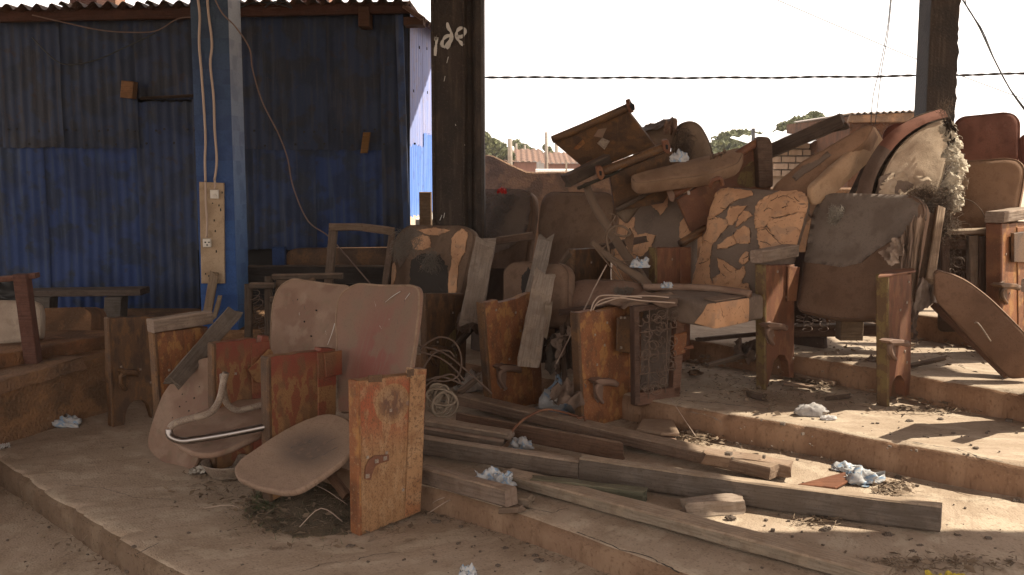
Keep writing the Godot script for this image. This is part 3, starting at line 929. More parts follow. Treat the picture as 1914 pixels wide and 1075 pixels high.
	for i in 9:
		var st := begin()
		var x0 := -6.4 + i * 0.625
		var y := fa.y + 0.065 + (fb.y - fa.y) * clampf((x0 + 4.0) / 3.2, 0, 1)
		sheet(st, Vector3(x0, y + 0.02 + rng.randf_range(0, 0.012), -7.72), Vector3(0.66, 0.006, 0), Vector3(0, -0.02, -3.0), 0.11, 0.024, 0.025, 6, 0.03)
		part("roof_sheet", st, M.roof_rust, shed)
	var side := begin()
	sheet(side, at_depth(752, 10, 7.72), Vector3(0.22, 0.0, -2.3), Vector3(0.13, -0.09, 0.0), 0.17, 0.02, 0.02, 5)
	part("roof_sheet", side, M.roof_rust, shed)
	for q in [[683, 34, 10, 18], [775, 42, 18, 7]]:
		var st := begin()
		box(st, at_depth(q[0], q[1], 7.9), Vector3(q[2] * 0.004, 0, 0), Vector3(0, q[3] * 0.004, 0), Vector3(0, 0, 0.1), Color(0.1, 0.05, 0.03))
		part("rafter_end", st, M.wood, shed)
	var blk := begin()
	box(blk, at_depth(241, 168, 7.93), Vector3(0.045, -0.004, 0.0), Vector3(0.008, 0.062, 0), Vector3(0, 0, 0.05), Color(0.22, 0.115, 0.055))
	part("wood_block", blk, M.wood, shed).set_meta("label", "small square brown wood block nailed on the wall")
	var blk2 := begin()
	box(blk2, at_depth(683, 267, 7.95), Vector3(0.026, 0, 0), Vector3(0.012, 0.078, 0), Vector3(0, 0, 0.02), Color(0.2, 0.105, 0.035))
	part("wood_cleat", blk2, M.wood, shed)
	var bar := begin()
	beam(bar, at_depth(262, 186, 7.95), at_depth(362, 181, 7.95), 0.03, 0.02, Color(0.045, 0.03, 0.022), Color(0.1, 0.07, 0.05), 0.004)
	part("door_lintel", bar, M.wood, shed)
	# torn tin on the roof at the left
	var tin := begin()
	plate(tin, deep([122, 22, 128, 3, 146, 10, 158, 24], 8.0), lean(10, 10), 0.004, 0.001)
	part("bent_tin", tin, M.dull_steel, shed)

func build_pillars() -> void:
	var bp := thing("blue_pillar", "blue painted square pillar with two cables and a wooden board", "pillar", Vector3(-2.03, 0.36, -7.15))
	var col := begin()
	var a := at_depth(355, 0, 7.0)
	var b := at_depth(425, 0, 7.0)
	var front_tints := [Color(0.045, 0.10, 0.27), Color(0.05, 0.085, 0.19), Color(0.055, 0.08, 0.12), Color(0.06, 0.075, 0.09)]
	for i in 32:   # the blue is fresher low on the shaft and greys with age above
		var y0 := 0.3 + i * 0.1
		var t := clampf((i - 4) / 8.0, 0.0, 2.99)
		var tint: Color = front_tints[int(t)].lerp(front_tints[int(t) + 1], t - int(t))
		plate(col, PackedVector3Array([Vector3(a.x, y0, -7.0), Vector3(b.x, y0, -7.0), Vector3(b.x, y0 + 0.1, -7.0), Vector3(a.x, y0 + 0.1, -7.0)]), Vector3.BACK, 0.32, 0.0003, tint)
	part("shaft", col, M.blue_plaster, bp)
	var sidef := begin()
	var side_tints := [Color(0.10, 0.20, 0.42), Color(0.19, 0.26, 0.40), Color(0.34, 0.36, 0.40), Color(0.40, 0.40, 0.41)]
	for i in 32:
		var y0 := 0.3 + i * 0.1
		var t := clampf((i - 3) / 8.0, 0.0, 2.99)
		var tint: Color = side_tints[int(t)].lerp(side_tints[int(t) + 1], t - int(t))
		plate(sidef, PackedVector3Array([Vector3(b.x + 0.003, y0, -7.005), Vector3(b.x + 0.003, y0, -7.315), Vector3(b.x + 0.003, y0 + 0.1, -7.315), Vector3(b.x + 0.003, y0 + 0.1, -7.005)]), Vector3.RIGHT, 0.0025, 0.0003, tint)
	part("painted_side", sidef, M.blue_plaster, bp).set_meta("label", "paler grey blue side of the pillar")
	var board := thing("wooden_board", "pale narrow plywood board fixed upright on the blue pillar", "board", at_depth(397, 530, 6.96))
	var bs := begin()
	plate(bs, deep([372, 340, 418, 342, 420, 530, 376, 530], 6.975), Vector3.BACK, 0.02, 0.003, Color(0.36, 0.265, 0.175))
	part("panel", bs, M.dusty, board)
	for q in [[397, 380], [409, 384], [400, 412], [402, 432], [384, 512], [404, 470], [412, 392], [390, 516], [415, 360]]:
		var c := at_depth(q[0], q[1], 6.95)
		var e := rng.randf_range(0.004, 0.011)
		var spots := begin()
		plate(spots, PackedVector3Array([c + Vector3(-0.004, -e, 0), c + Vector3(0.005, -e * 0.7, 0), c + Vector3(0.003, e, 0), c + Vector3(-0.003, e * 0.8, 0)]), Vector3.BACK, 0.002, 0.0005)
		part("nail_hole", spots, M.hole, board)
	var sw := thing("light_switch", "small white light switch at the top of the plywood board", "switch", at_depth(401, 363, 6.95))
	var s1 := begin()
	box(s1, at_depth(401, 363, 6.943), Vector3(0.027, 0, 0), Vector3(0, 0.029, 0), Vector3(0, 0, 0.013))
	part("plate", s1, M.white_plastic, sw)
	var s2 := begin()
	box(s2, at_depth(401, 363, 6.925), Vector3(0.011, 0, 0), Vector3(0, 0.016, 0), Vector3(0, 0.003, 0.005))
	part("rocker", s2, M.white_plastic, sw)
	var so := thing("wall_socket", "small white wall socket low on the plywood board", "socket", at_depth(387, 454, 6.95))
	var o1 := begin()
	box(o1, at_depth(387, 454, 6.943), Vector3(0.026, 0, 0), Vector3(0, 0.028, 0), Vector3(0, 0, 0.013))
	part("plate", o1, M.white_plastic, so)
	for q in [[383.5, 453], [390.5, 453], [387, 458]]:
		var st := begin()
		box(st, at_depth(q[0], q[1], 6.928), Vector3(0.0045, 0, 0), Vector3(0, 0.0045, 0), Vector3(0, 0, 0.003), Color.WHITE, 0.001)
		part("pin_hole", st, M.hole, so)
	var c1 := begin()
	tube(c1, spline(deep([365, -30, 373, 25, 372, 80, 376, 130, 381, 200, 384, 260, 383, 300, 384, 340], 6.975), 5), 0.0085, 6)
	tube(c1, spline(deep([384, 340, 385, 385, 387, 415, 386, 444], 6.94), 5), 0.0075, 6)
	single("power_cable", c1, M.cable_pale, "left pale cable running down the blue pillar to the socket", "cable", "cables on the blue pillar")
	var c2 := begin()
	tube(c2, spline(deep([386, -30, 389, 20, 396, 80, 393, 120, 399, 180, 401, 240, 405, 300, 401, 336], 6.975), 5), 0.0085, 6)
	tube(c2, spline(deep([401, 336, 402, 345, 401, 353], 6.94), 4), 0.0075, 6)
	single("power_cable", c2, M.cable_pale, "right pale cable running down the blue pillar to the switch", "cable", "cables on the blue pillar")
	var sp := begin()
	beam(sp, at_depth(392, 600, 6.85), at_depth(409, 505, 6.93), 0.02, 0.06, Color(0.25, 0.18, 0.12), Color(0.28, 0.2, 0.14), 0.006, 0.05, 0.0, Vector3.LEFT)
	beam(sp, at_depth(402, 602, 6.84), at_depth(416, 548, 6.9), 0.012, 0.03, Color(0.27, 0.2, 0.14), Color(0.28, 0.2, 0.14), 0.006, 0.04, 0.0, Vector3.LEFT)
	single("wood_splinter", sp, M.wood, "pale split lath leaning below the plywood board on the blue pillar", "lath")
	# the dark middle pillar with a grooved corner
	var mp := thing("dark_pillar", "dark brown steel pillar with white chalk letters, beside the blue shed", "pillar", Vector3(-0.36, 0.3, -7.1))
	var cs := begin()
	plate(cs, PackedVector3Array([Vector3(-0.533, 3.58, -7.0), Vector3(-0.312, 3.58, -7.0), Vector3(-0.295, 3.58, -7.04), Vector3(-0.268, 3.58, -7.045), Vector3(-0.25, 3.58, -7.0), Vector3(-0.238, 3.58, -6.99), Vector3(-0.205, 3.58, -7.0), Vector3(-0.186, 3.58, -7.03), Vector3(-0.186, 3.58, -7.32), Vector3(-0.533, 3.58, -7.32)]), UP, 3.2, 0.003)
	part("shaft", cs, M.pillar_dark, mp)
	var rib := begin()
	tube(rib, PackedVector3Array([Vector3(-0.522, 0.4, -6.995), Vector3(-0.522, 3.5, -6.995)]), 0.012, 6)
	tube(rib, PackedVector3Array([Vector3(-0.32, 0.4, -6.994), Vector3(-0.32, 3.5, -6.994)]), 0.008, 6)
	part("edge_bead", rib, M.pillar_dark, mp)
	var ch := begin()   # the letters d and e brushed on the face
	var strokes := [[836, 42, 838, 52, 843, 60, 844, 72, 840, 84, 834, 90], [843, 66, 834, 68, 828, 75, 826, 84, 832, 88, 838, 80, 843, 70], [853, 67, 861, 69, 868, 64, 869, 56, 863, 52, 856, 56, 853, 64, 856, 74, 862, 80, 866, 85], [813, 76, 816, 70, 815, 85, 812, 104]]
	for q in strokes:
		var p := spline(deep(q, 6.988), 5)
		for i in p.size() - 1:
			var w := 0.006 + 0.006 * absf(sin(i * 0.35))
			var t := (p[i + 1] - p[i]).normalized()
			var s := Vector3(-t.y, t.x, 0) * w
			quad(ch, p[i] - s, p[i] + s, p[i + 1] + s, p[i + 1] - s, Vector2.ZERO, Vector2.ZERO, Vector2.ZERO, Vector2.ZERO, Vector3.BACK)
	part("chalk_letters", ch, M.chalk, mp)
	var sc := begin()
	for q in [[838, 106, 835, 118], [832, 142, 830, 152], [826, 402, 822, 412], [868, 270, 869, 272], [851, 232, 852, 235], [831, 398, 829, 408]]:
		var a1 := at_depth(q[0], q[1], 6.99)
		var b1 := at_depth(q[2], q[3], 6.99)
		tube(sc, PackedVector3Array([a1, b1]), 0.0025, 4)
	part("scratch", sc, M.chalk, mp)
	# the right pillar, its plaster rough along one edge
	var rp := thing("brown_pillar", "dark brown rough edged pillar rising behind the torn seats at the right", "pillar", Vector3(2.84, 0.39, -7.1))
	var r1 := begin()
	var rim := PackedVector3Array([Vector3(2.746, 0.3, -7.0), Vector3(2.746, 3.58, -7.0)])
	for i in 110:
		var y0 := 3.58 - i * 0.0298
		rim.append(Vector3(2.936 + wob.get_noise_1d(i * 16.0) * 0.014 + rng.randf_range(-0.003, 0.003), y0, -7.0))
	plate(r1, rim, Vector3.BACK, 0.2, 0.0015)
	part("shaft", r1, M.pillar_dark, rp)
	var r2 := begin()
	plate(r2, PackedVector3Array([Vector3(2.74, 0.4, -7.0), Vector3(2.74, 3.55, -7.0), Vector3(2.74, 3.55, -7.2), Vector3(2.74, 0.4, -7.2)]), Vector3.LEFT, 0.005, 0.001, Color(0.09, 0.085, 0.085))
	part("grey_face", r2, M.blue_plaster, rp)
	# two more pillars stand behind the shed
	for q in [[130, 180, 218, "left"], [556, 606, 616, "right"]]:
		var o := thing("back_pillar", "%s brown pillar rising behind the rusty shed roof" % ("wide, sunlit edged" if q[3] == "left" else "narrow"), "pillar", at_depth(q[1], 300, 11.2), "pillars behind the shed")
		var st := begin()
		var p0 := at_depth(q[0], 0, 11.0)
		var p1 := at_depth(q[1], 0, 11.0)
		plate(st, PackedVector3Array([Vector3(p0.x, 4.6, -11.0), Vector3(p1.x, 4.6, -11.0), Vector3(p1.x, 4.6, -11.3), Vector3(p0.x, 4.6, -11.3)]), UP, 4.6, 0.005, Color(0.07, 0.03, 0.02))
		part("shaft", st, M.wood, o)
		var s2b := begin()
		var p2 := at_depth(q[2], 0, 11.35)
		plate(s2b, PackedVector3Array([Vector3(p1.x - 0.02, 4.6, -11.31), Vector3(p2.x, 4.6, -11.31), Vector3(p2.x, 4.6, -11.6), Vector3(p1.x - 0.02, 4.6, -11.6)]), UP, 4.6, 0.005, Color(0.3, 0.17, 0.12))
		part("rear_flange", s2b, M.wood, o)

func leaf_crown(st: SurfaceTool, c: Vector3, r: Vector3, count: int, size: float) -> void:
	for k in count:
		var d := Vector3(rng.randfn(), rng.randfn(), rng.randfn()).normalized() * pow(rng.randf(), 0.4)
		var q := c + d * r
		if noise3(q * 0.22) < -0.1:
			continue
		var n := Vector3(rng.randf_range(-1, 1), rng.randf_range(-0.3, 1), rng.randf_range(-1, 1)).normalized()
		var u := n.cross(UP).normalized() * size * rng.randf_range(0.5, 1.0)
		var v := n.cross(u).normalized() * size * rng.randf_range(0.5, 1.0)
		var g := rng.randf_range(0.7, 1.3)
		quad(st, q - u, q - v, q + u, q + v, Vector2(0, 0), Vector2(0.1, 0), Vector2(0.1, 0.1), Vector2(0, 0.1), n, Color(0.12 * g, 0.125 * g, 0.05 * g))
func tree(label: String, blobs: Array, z: float, size: float, count: int, trunk: Array) -> void:
	var o := thing("tree", label, "tree", at_depth(trunk[0], trunk[1], z), "trees far behind the wall")
	var cr := begin()
	cr.set_smooth_group(-1)
	for b in blobs:
		var c := at_depth(b[0], b[1], z + rng.randf_range(-1, 1))
		var px := z / FOCAL
		leaf_crown(cr, c, Vector3(b[2] * px, b[3] * px, b[2] * px), count, size)
	part("crown", cr, M.foliage, o)
	var tr := begin()
	var root := at_depth(trunk[0], trunk[1], z)
	root.y = -0.2
	tube(tr, spline(PackedVector3Array([root, at_depth(trunk[2], trunk[3], z), at_depth(trunk[4], trunk[5], z)]), 4), 0.18, 7, 0.05)
	for b in blobs:
		tube(tr, spline(PackedVector3Array([at_depth(trunk[4], trunk[5] + 10, z), at_depth((b[0] + trunk[4]) * 0.5, b[1] + 12, z), at_depth(b[0], b[1], z)]), 3), 0.06, 5, 0.02)
	part("trunk", tr, M.twig, o)
func far_box(called: String, a: Array, z: float, thick: float, col: Color, label: String, category: String, roof = null) -> void:
	var p0 := at_depth(a[0], a[1], z)
	var p1 := at_depth(a[2], a[3], z)
	var o := thing(called, label, category, Vector3((p0.x + p1.x) / 2, -0.5, -z))
	var st := begin()
	plate(st, PackedVector3Array([Vector3(p0.x, -0.3, -z), Vector3(p1.x, -0.3, -z), Vector3(p1.x, p0.y, -z), Vector3(p0.x, p0.y, -z)]), Vector3.BACK, thick, 0.02, col)
	part("wall", st, M.far, o)
	if roof != null:
		var rf := begin()
		sheet(rf, Vector3(p0.x - 0.3, p0.y + 0.03, -z + 0.5), Vector3(p1.x - p0.x + 0.6, 0, 0), Vector3(0, 0.55, -thick), 0.25, 0.03, 0.02, 4)
		part("roof", rf, roof, o)
func build_distance() -> void:
	# the low earth wall whose top dips
	var st := begin()
	var px := [880, 292, 912, 289, 922, 291, 940, 300, 960, 310, 985, 321, 1000, 322, 1060, 321, 1120, 319, 1300, 318, 1330, 345, 1460, 352, 1720, 352]
	var top := deep(px, 10.0)
	var face := top.duplicate()
	face.append(Vector3(top[top.size() - 1].x, 0.2, -10))
	face.append(Vector3(top[0].x, 0.2, -10))
	plate(st, face, Vector3.BACK, 0.22, 0.012, Color(0.95, 0.95, 0.95))
	single("low_wall", st, M.mud_wall, "low earth coloured wall with a dipping top edge behind the seats", "wall")
	tree("olive green round bush tree right beside the dark pillar, above the dipping wall", [[906, 270, 14, 22], [920, 275, 18, 16], [935, 284, 18, 18], [946, 296, 16, 18], [915, 300, 24, 18], [930, 305, 24, 16]], 46.0, 0.1, 1500, [925, 345, 926, 320, 924, 290])
	tree("smaller grey green tree between the far poles", [[968, 272, 13, 11], [975, 283, 17, 15], [992, 287, 11, 10], [1006, 290, 10, 8]], 62.0, 0.12, 900, [975, 330, 976, 310, 974, 290])
	tree("thin sapling tree beside the tallest far pole", [[1026, 282, 8, 8], [1031, 292, 7, 9], [1019, 276, 5, 5]], 55.0, 0.11, 130, [1027, 330, 1027, 310, 1027, 290])
	tree("low flat crowned green tree behind the grey post", [[1360, 262, 30, 16], [1385, 256, 34, 14], [1412, 262, 28, 14], [1345, 272, 18, 12], [1395, 272, 46, 14], [1370, 275, 40, 14], [1390, 286, 60, 14], [1350, 288, 30, 12]], 50.0, 0.11, 1500, [1385, 340, 1386, 310, 1385, 275])
	tree("taller grey green tree above the rising timber", [[1475, 242, 26, 15], [1500, 234, 28, 17], [1523, 224, 18, 15], [1540, 238, 20, 18], [1460, 252, 16, 12], [1510, 252, 40, 18], [1490, 262, 44, 14], [1540, 258, 26, 16]], 44.0, 0.1, 1500, [1505, 340, 1506, 300, 1504, 255])
	far_box("grey_building", [958, 292, 1200, 292], 75.0, 6.0, Color(0.3, 0.28, 0.27), "long grey wall far behind the red roofs", "building")
	far_box("red_building", [955, 303, 1003, 303], 45.0, 4.0, Color(0.27, 0.13, 0.1), "red brown shed wall far away, nearest the leaning tree poles", "building", M.roof_rust)
	far_box("red_building", [1022, 306, 1160, 306], 52.0, 4.0, Color(0.28, 0.13, 0.1), "long red brown shed right of the tallest far pole", "building", M.roof_rust)
	far_box("pale_building", [1004, 317, 1180, 317], 40.0, 3.0, Color(0.75, 0.72, 0.68), "low whitewashed wall just above the dip of the earth wall", "building")
	var pole := [[953, 259, 40.0, 0.085, "thick pale pole with a lamp just right of the bush tree"], [1021, 247, 48.0, 0.07, "tallest thin far pole above the dip in the wall"], [965, 268, 60.0, 0.06, "thin pale pole behind the small grey green tree"], [981, 271, 60.0, 0.06, "short pale pole left of the red building"], [1040, 268, 62.0, 0.1, "dark far pole close to the raised seat panel"], [1058, 305, 38.0, 0.03, "short thin stake in front of the long red shed"]]
	for q in pole:
		var o := thing("utility_pole", q[4], "pole", at_depth(q[0], 340, q[2]), "far poles behind the wall")
		var pt := begin()
		tube(pt, PackedVector3Array([Vector3(at_depth(q[0] + 1, 345, q[2]).x, -0.2, -q[2]), at_depth(q[0] + 0.5, 300, q[2]), at_depth(q[0], q[1], q[2])]), q[3] * 1.2, 7, q[3], Color(0.3, 0.25, 0.2))
		part("shaft", pt, M.far, o)
		if q[0] == 953:
			var lamp := begin()
			puff(lamp, rounded(deep([955, 272, 961, 274, 961, 283, 955, 284], 40.0), 0.06, 0.05), Vector3.BACK, 0.12, 0.05, 0.03, 0.0, 0, 0, Color(0.75, 0.75, 0.72))
			part("lamp_head", lamp, M.far, o)
	var gp := begin()
	tube(gp, deep([1408, 300, 1408, 240], 9.0), 0.017, 8, 0.016, Color(0.3, 0.3, 0.3))
	single("steel_post", gp, M.far, "short grey steel post standing behind the heap of seats", "post")
	# tan block house at the right, blocks laid in courses
	var hb := thing("block_house", "tan block house with a white roof behind the rising timber", "building", at_depth(1510, 330, 17.0))
	var hw := begin()
	plate(hw, PackedVector3Array([Vector3(at_depth(1438, 300, 17.06).x, -0.2, -17.06), Vector3(at_depth(1640, 300, 17.06).x, -0.2, -17.06), at_depth(1640, 264, 17.06), at_depth(1438, 279, 17.06)]), Vector3.BACK, 3.0, 0.02, Color(0.37, 0.28, 0.21))
	part("wall", hw, M.far, hb)
	for row in 5:
		for i in 7:
			var c := at_depth(1446 + i * 27 + (13 if row % 2 else 0), 272 + row * 13, 17.0)
			var bst := begin()
			box(bst, c, Vector3(0.108, 0, 0), Vector3(0, 0.046, 0), Vector3(0, 0, 0.05), Color(0.42, 0.31, 0.23) * rng.randf_range(0.92, 1.06), 0.008)
			part("block", bst, M.far, hb)
	var hr := begin()
	sheet(hr, at_depth(1425, 277, 16.6), at_depth(1545, 262, 16.6) - at_depth(1425, 277, 16.6), Vector3(0, 0.22, -2.5), 0.2, 0.02, 0.01, 4)
	part("roof", hr, plain("white_paint", Color(0.78, 0.77, 0.74), 0.7), hb)
	var h2 := thing("plastered_house", "plastered pinkish grey house with a wavy tin roof edge left of the brown pillar", "building", at_depth(1640, 330, 15.0))
	var pw := begin()
	plate(pw, PackedVector3Array([Vector3(at_depth(1588, 330, 15.0).x, -0.2, -15.0), Vector3(at_depth(1720, 330, 15.0).x, -0.2, -15.0), at_depth(1720, 210, 15.0), at_depth(1590, 217, 15.0)]), Vector3.BACK, 3.5, 0.03, Color(0.36, 0.265, 0.225))
	part("wall", pw, M.mud_wall, h2)
	var pb := begin()
	plate(pb, PackedVector3Array([at_depth(1585, 229, 14.94), at_depth(1722, 228, 14.94), at_depth(1722, 209, 14.94), at_depth(1590, 215, 14.94)]), Vector3.BACK, 0.08, 0.01, Color(1.7, 1.6, 1.5))
	part("parapet", pb, M.mud_wall, h2)
	var pr := begin()
	sheet(pr, at_depth(1590, 212, 14.9), at_depth(1725, 206, 14.9) - at_depth(1590, 212, 14.9), Vector3(0, -0.02, -3.0), 0.09, 0.015, 0.01, 4)
	part("roof", pr, plain("weathered_tin", Color(0.36, 0.31, 0.28), 0.7), h2)

func hang(called: String, p: PackedVector3Array, r: float, m: Material, label: String, group := "") -> void:
	var st := begin()
	tube(st, spline(p, 8), r, 5)
	single(called, st, m, label, "wire", group)
func build_wires() -> void:
	var tw := begin()
	for k in 2:
		var p := PackedVector3Array()
		for i in 160:
			var t := i / 159.0
			var q := at_depth(lerpf(880, 1990, t), lerpf(144, 136, t) + 5.0 * sin(PI * t) + 0.6 * sin(t * 40), 9.4)
			p.append(q + Vector3(0, sin(t * 130.0 + k * PI), cos(t * 130.0 + k * PI)) * 0.006)
		tube(tw, p, 0.0065, 5)
	single("overhead_cable", tw, M.wire_black, "twisted black cable stretched level across the white sky", "cable")
	hang("thin_wire", deep([1430, -10, 1560, 46, 1697, 104, 1800, 143, 1940, 195], 15.0), 0.006, M.wire_black, "thin wire slanting down across the sky behind the brown pillar")
	hang("hanging_wire", deep3([1666, -20, 6.8, 1659, 50, 6.8, 1646, 120, 6.8, 1632, 180, 6.75, 1628, 230, 6.7]), 0.003, M.wire_black, "left strand of the wire pair hanging beside the brown pillar", "hanging wires by the brown pillar")
	hang("hanging_wire", deep3([1668, -20, 6.8, 1660, 60, 6.8, 1648, 130, 6.8, 1641, 190, 6.75, 1636, 232, 6.7]), 0.003, M.wire_black, "right strand of the wire pair hanging beside the brown pillar", "hanging wires by the brown pillar")
	hang("hanging_wire", deep3([1790, -14, 6.0, 1806, 10, 6.0, 1830, 50, 6.0, 1858, 110, 6.0, 1890, 170, 6.0, 1922, 215, 6.0]), 0.0045, M.wire_black, "lower strand of the black wires drooping at the right edge", "drooping wires at the right edge")
	hang("hanging_wire", deep3([1803, -14, 6.0, 1808, 14, 6.0, 1836, 56, 6.02, 1862, 118, 6.02, 1884, 160, 6.0, 1920, 208, 6.0]), 0.003, M.wire_black, "upper strand of the black wires drooping at the right edge", "drooping wires at the right edge")
	hang("brown_wire", deep3([398, -10, 6.9, 415, 24, 6.9, 440, 50, 6.9, 466, 90, 7.0, 472, 130, 7.1, 490, 190, 7.2, 520, 250, 7.3, 537, 295, 7.35, 548, 350, 7.4, 575, 412, 7.4, 612, 440, 7.3, 640, 470, 7.1, 692, 530, 6.9]), 0.005, M.wire_brown, "thin brown wire sagging from the blue pillar down across the shed wall")
	hang("slack_wire", deep([60, 28, 120, 42, 180, 55, 230, 60, 290, 58, 330, 36, 356, 32], 7.75), 0.005, M.wire_brown, "dark wire swagging under the shed eave left of the pillar")
	hang("slack_wire", deep([60, 70, 100, 110, 130, 121, 180, 112, 235, 88, 290, 62], 7.85), 0.005, M.wire_black, "lower dark wire sagging on the blue shed wall")
	var lp := begin()
	tube(lp, spline(deep([450, 14, 470, 6, 500, 5, 530, 10, 545, 16], 7.75), 6), 0.006, 5)
	tube(lp, spline(deep([495, 14, 510, 4, 530, 3, 546, 14], 7.75), 6), 0.006, 5)
	single("wire_loop", lp, M.wire_black, "loop of black wire lying on the edge of the shed roof", "wire")

# ---------------------------------------------------------------- the seats
const FRONT := Vector3(-0.730, 0, 0.683)
const LEANT := Vector3(-0.686, 0.34, 0.642)     # the way the seat backs face
func hook(parent: Node3D, x: float, y: float, o: Vector3, s := 1.0, m: Material = null) -> void:
	var st := begin()
	var path := PackedVector3Array()
	for q in [[50, 5, 0.035], [38, 2, 0.038], [24, 2, 0.04], [12, 5, 0.04], [6, 13, 0.038], [7, 24, 0.034], [12, 35, 0.026], [20, 45, 0.012]]:
		path.append(on_plane(x + q[0] * s, y + (q[1] + 6) * s, o + SIDE * q[2], SIDE))
	tube(st, spline(path, 4), 0.017, 8, 0.009)
	plate(st, outline([x + 4 * s, y + 4 * s, x + 14 * s, y - 1 * s, x + 48 * s, y + 1 * s, x + 54 * s, y + 6 * s, x + 46 * s, y + 10 * s, x + 12 * s, y + 11 * s], o + SIDE * 0.062, SIDE), SIDE, 0.06, 0.003)
	plate(st, outline([x + 0 * s, y + 0 * s, x + 12 * s, y - 6 * s, x + 22 * s, y + 4 * s, x + 20 * s, y + 44 * s, x + 10 * s, y + 52 * s, x + 2 * s, y + 40 * s], o + SIDE * 0.008, SIDE), SIDE, 0.01, 0.002)
	part("seat_bracket", st, M.cast_iron if m == null else m, parent)
func side_panel(label: String, o: Vector3, a: Array, m: Material, edge: Material, thick := 0.055, strip := [], arm := [], group := "side panels of the seat rows") -> Node3D:
	var t := thing("seat_divider", label, "side panel", o, group)
	var p := outline(a, o, SIDE)
	var st := begin()
	var worn := rounded(p, 0.0, 0.04)
	var across := BACK
	for i in worn.size():
		worn[i] += across * rng.randf_range(-0.0016, 0.0016) + UP * rng.randf_range(-0.003, 0.002)
	plate(st, worn, SIDE, thick, 0.003, Color.WHITE, true)
	part("panel", st, m, t)
	var lo := p[0]
	var hi := p[1]
	var front := begin()   # the proud strip down the front edge
	for q in p:
		if q.y > hi.y and (q - hi).dot(BACK) < 0.02:
			hi = q
	var fn := SIDE.cross(hi - lo).normalized()
	if fn.dot(FRONT) < 0.0:
		fn = -fn
	plate(front, PackedVector3Array([lo + FRONT * 0.012 + SIDE * 0.004, hi + FRONT * 0.012 + SIDE * 0.004, hi + FRONT * 0.012 - SIDE * (thick + 0.004), lo + FRONT * 0.012 - SIDE * (thick + 0.004)]), fn, 0.022, 0.006)
	part("front_edge", front, edge, t)
	if strip.size() > 0:
		var rs := begin()
		plate(rs, outline(strip, o + SIDE * 0.007, SIDE), SIDE, 0.008, 0.0025)
		part("rear_strip", rs, m, t)
	if arm.size() > 0:
		var ar := begin()
		var xs := [1e9, -1e9, 1e9, -1e9]
		for i in range(0, arm.size(), 2):
			xs = [minf(xs[0], arm[i]), maxf(xs[1], arm[i]), minf(xs[2], arm[i + 1]), maxf(xs[3], arm[i + 1])]
		var ao := o + SIDE * 0.022
		var end_y: float = arm[arm.size() - 1]
		var aw := thick + 0.025
		xs[0] += 0.683 * aw * FOCAL / -o.z
		var a0 := on_plane(xs[0], xs[3], ao, SIDE)
		var a1 := on_plane(xs[1], arm[7] + (xs[3] - xs[2]) * 0.5 if arm[7] > xs[2] + 8 else xs[3] - 4.0, ao, SIDE)
		a1.y = a0.y + 0.012
		beam(ar, a0, a1, aw, a0.distance_to(on_plane(xs[0], xs[2], ao, SIDE)) * 0.86, Color(0.25, 0.185, 0.145), Color(0.34, 0.255, 0.195), 0.005)
		part("armrest", ar, M.wood, t)
	var bolts := begin()
	for k in 5:
		var c := lo.lerp(hi, rng.randf_range(0.15, 0.95)) + BACK * (0.03 + rng.randf() * 0.25)
		box(bolts, c + SIDE * 0.002, BACK * 0.006, UP * 0.006, SIDE * 0.003, Color.WHITE, 0.002)
	part("bolt", bolts, M.dull_steel, t).set_meta("kind", "stuff")
	return t
func pad(called: String, label: String, category: String, a: Array, o: Vector3, n: Vector3, m: Material, thick := 0.05, dome := 0.03, roll := 0.03, r: Variant = 0.05, col := Color.WHITE, group := "", bow := Vector2.ZERO, norm_uv := false, amp := 0.006, pname := "cover") -> Array:
	var t := thing(called, label, category, o, group)
	var st := begin()
	var s := puff(st, rounded(outline(a, o, n), r), n, thick, dome, roll, amp, bow.x, bow.y, col, norm_uv)
	var p := part(pname, st, m, t)
	if pname == "cover" and thick > 0.045:
		var welt := begin()   # the sewn edge
		var rim := PackedVector3Array()
		for i in range(0, s.f.size(), 2):
			rim.append(surf_at(s, s.f[i] * (1.0 - roll * 0.25 / maxf(s.f[i].length(), 0.05)), 0.001))
		rim.append(rim[0])
		tube(welt, rim, 0.0032, 5, -1.0, col * 0.8)
		part("welt", welt, m, t)
	return [t, s, p]
func flakes(parent: Node3D, s: Dictionary, list: Array, m: Material, x0 := 0.0, y0 := 0.0, k := 1.0, lift := 0.004, called := "leather_flake", col := Color.WHITE, curl := 0.004, tear := 0.0035) -> void:
	for a in list:
		var b := []
		for i in range(0, a.size(), 2):
			b.append(x0 + a[i] * k)
			b.append(y0 + a[i + 1] * k)
		var st := begin()
		flake(st, s, b, lift, curl, tear, col)
		part(called, st, m, parent)
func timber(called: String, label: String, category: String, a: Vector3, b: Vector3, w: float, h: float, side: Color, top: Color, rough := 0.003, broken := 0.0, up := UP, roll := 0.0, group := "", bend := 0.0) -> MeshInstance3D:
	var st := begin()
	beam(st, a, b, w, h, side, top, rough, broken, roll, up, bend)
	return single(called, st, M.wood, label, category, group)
const GREYWOOD := Color(0.15, 0.118, 0.095)
const DUST := Color(0.36, 0.255, 0.17)
const BROWNWOOD := Color(0.15, 0.085, 0.052)
const DARKWOOD := Color(0.075, 0.055, 0.043)

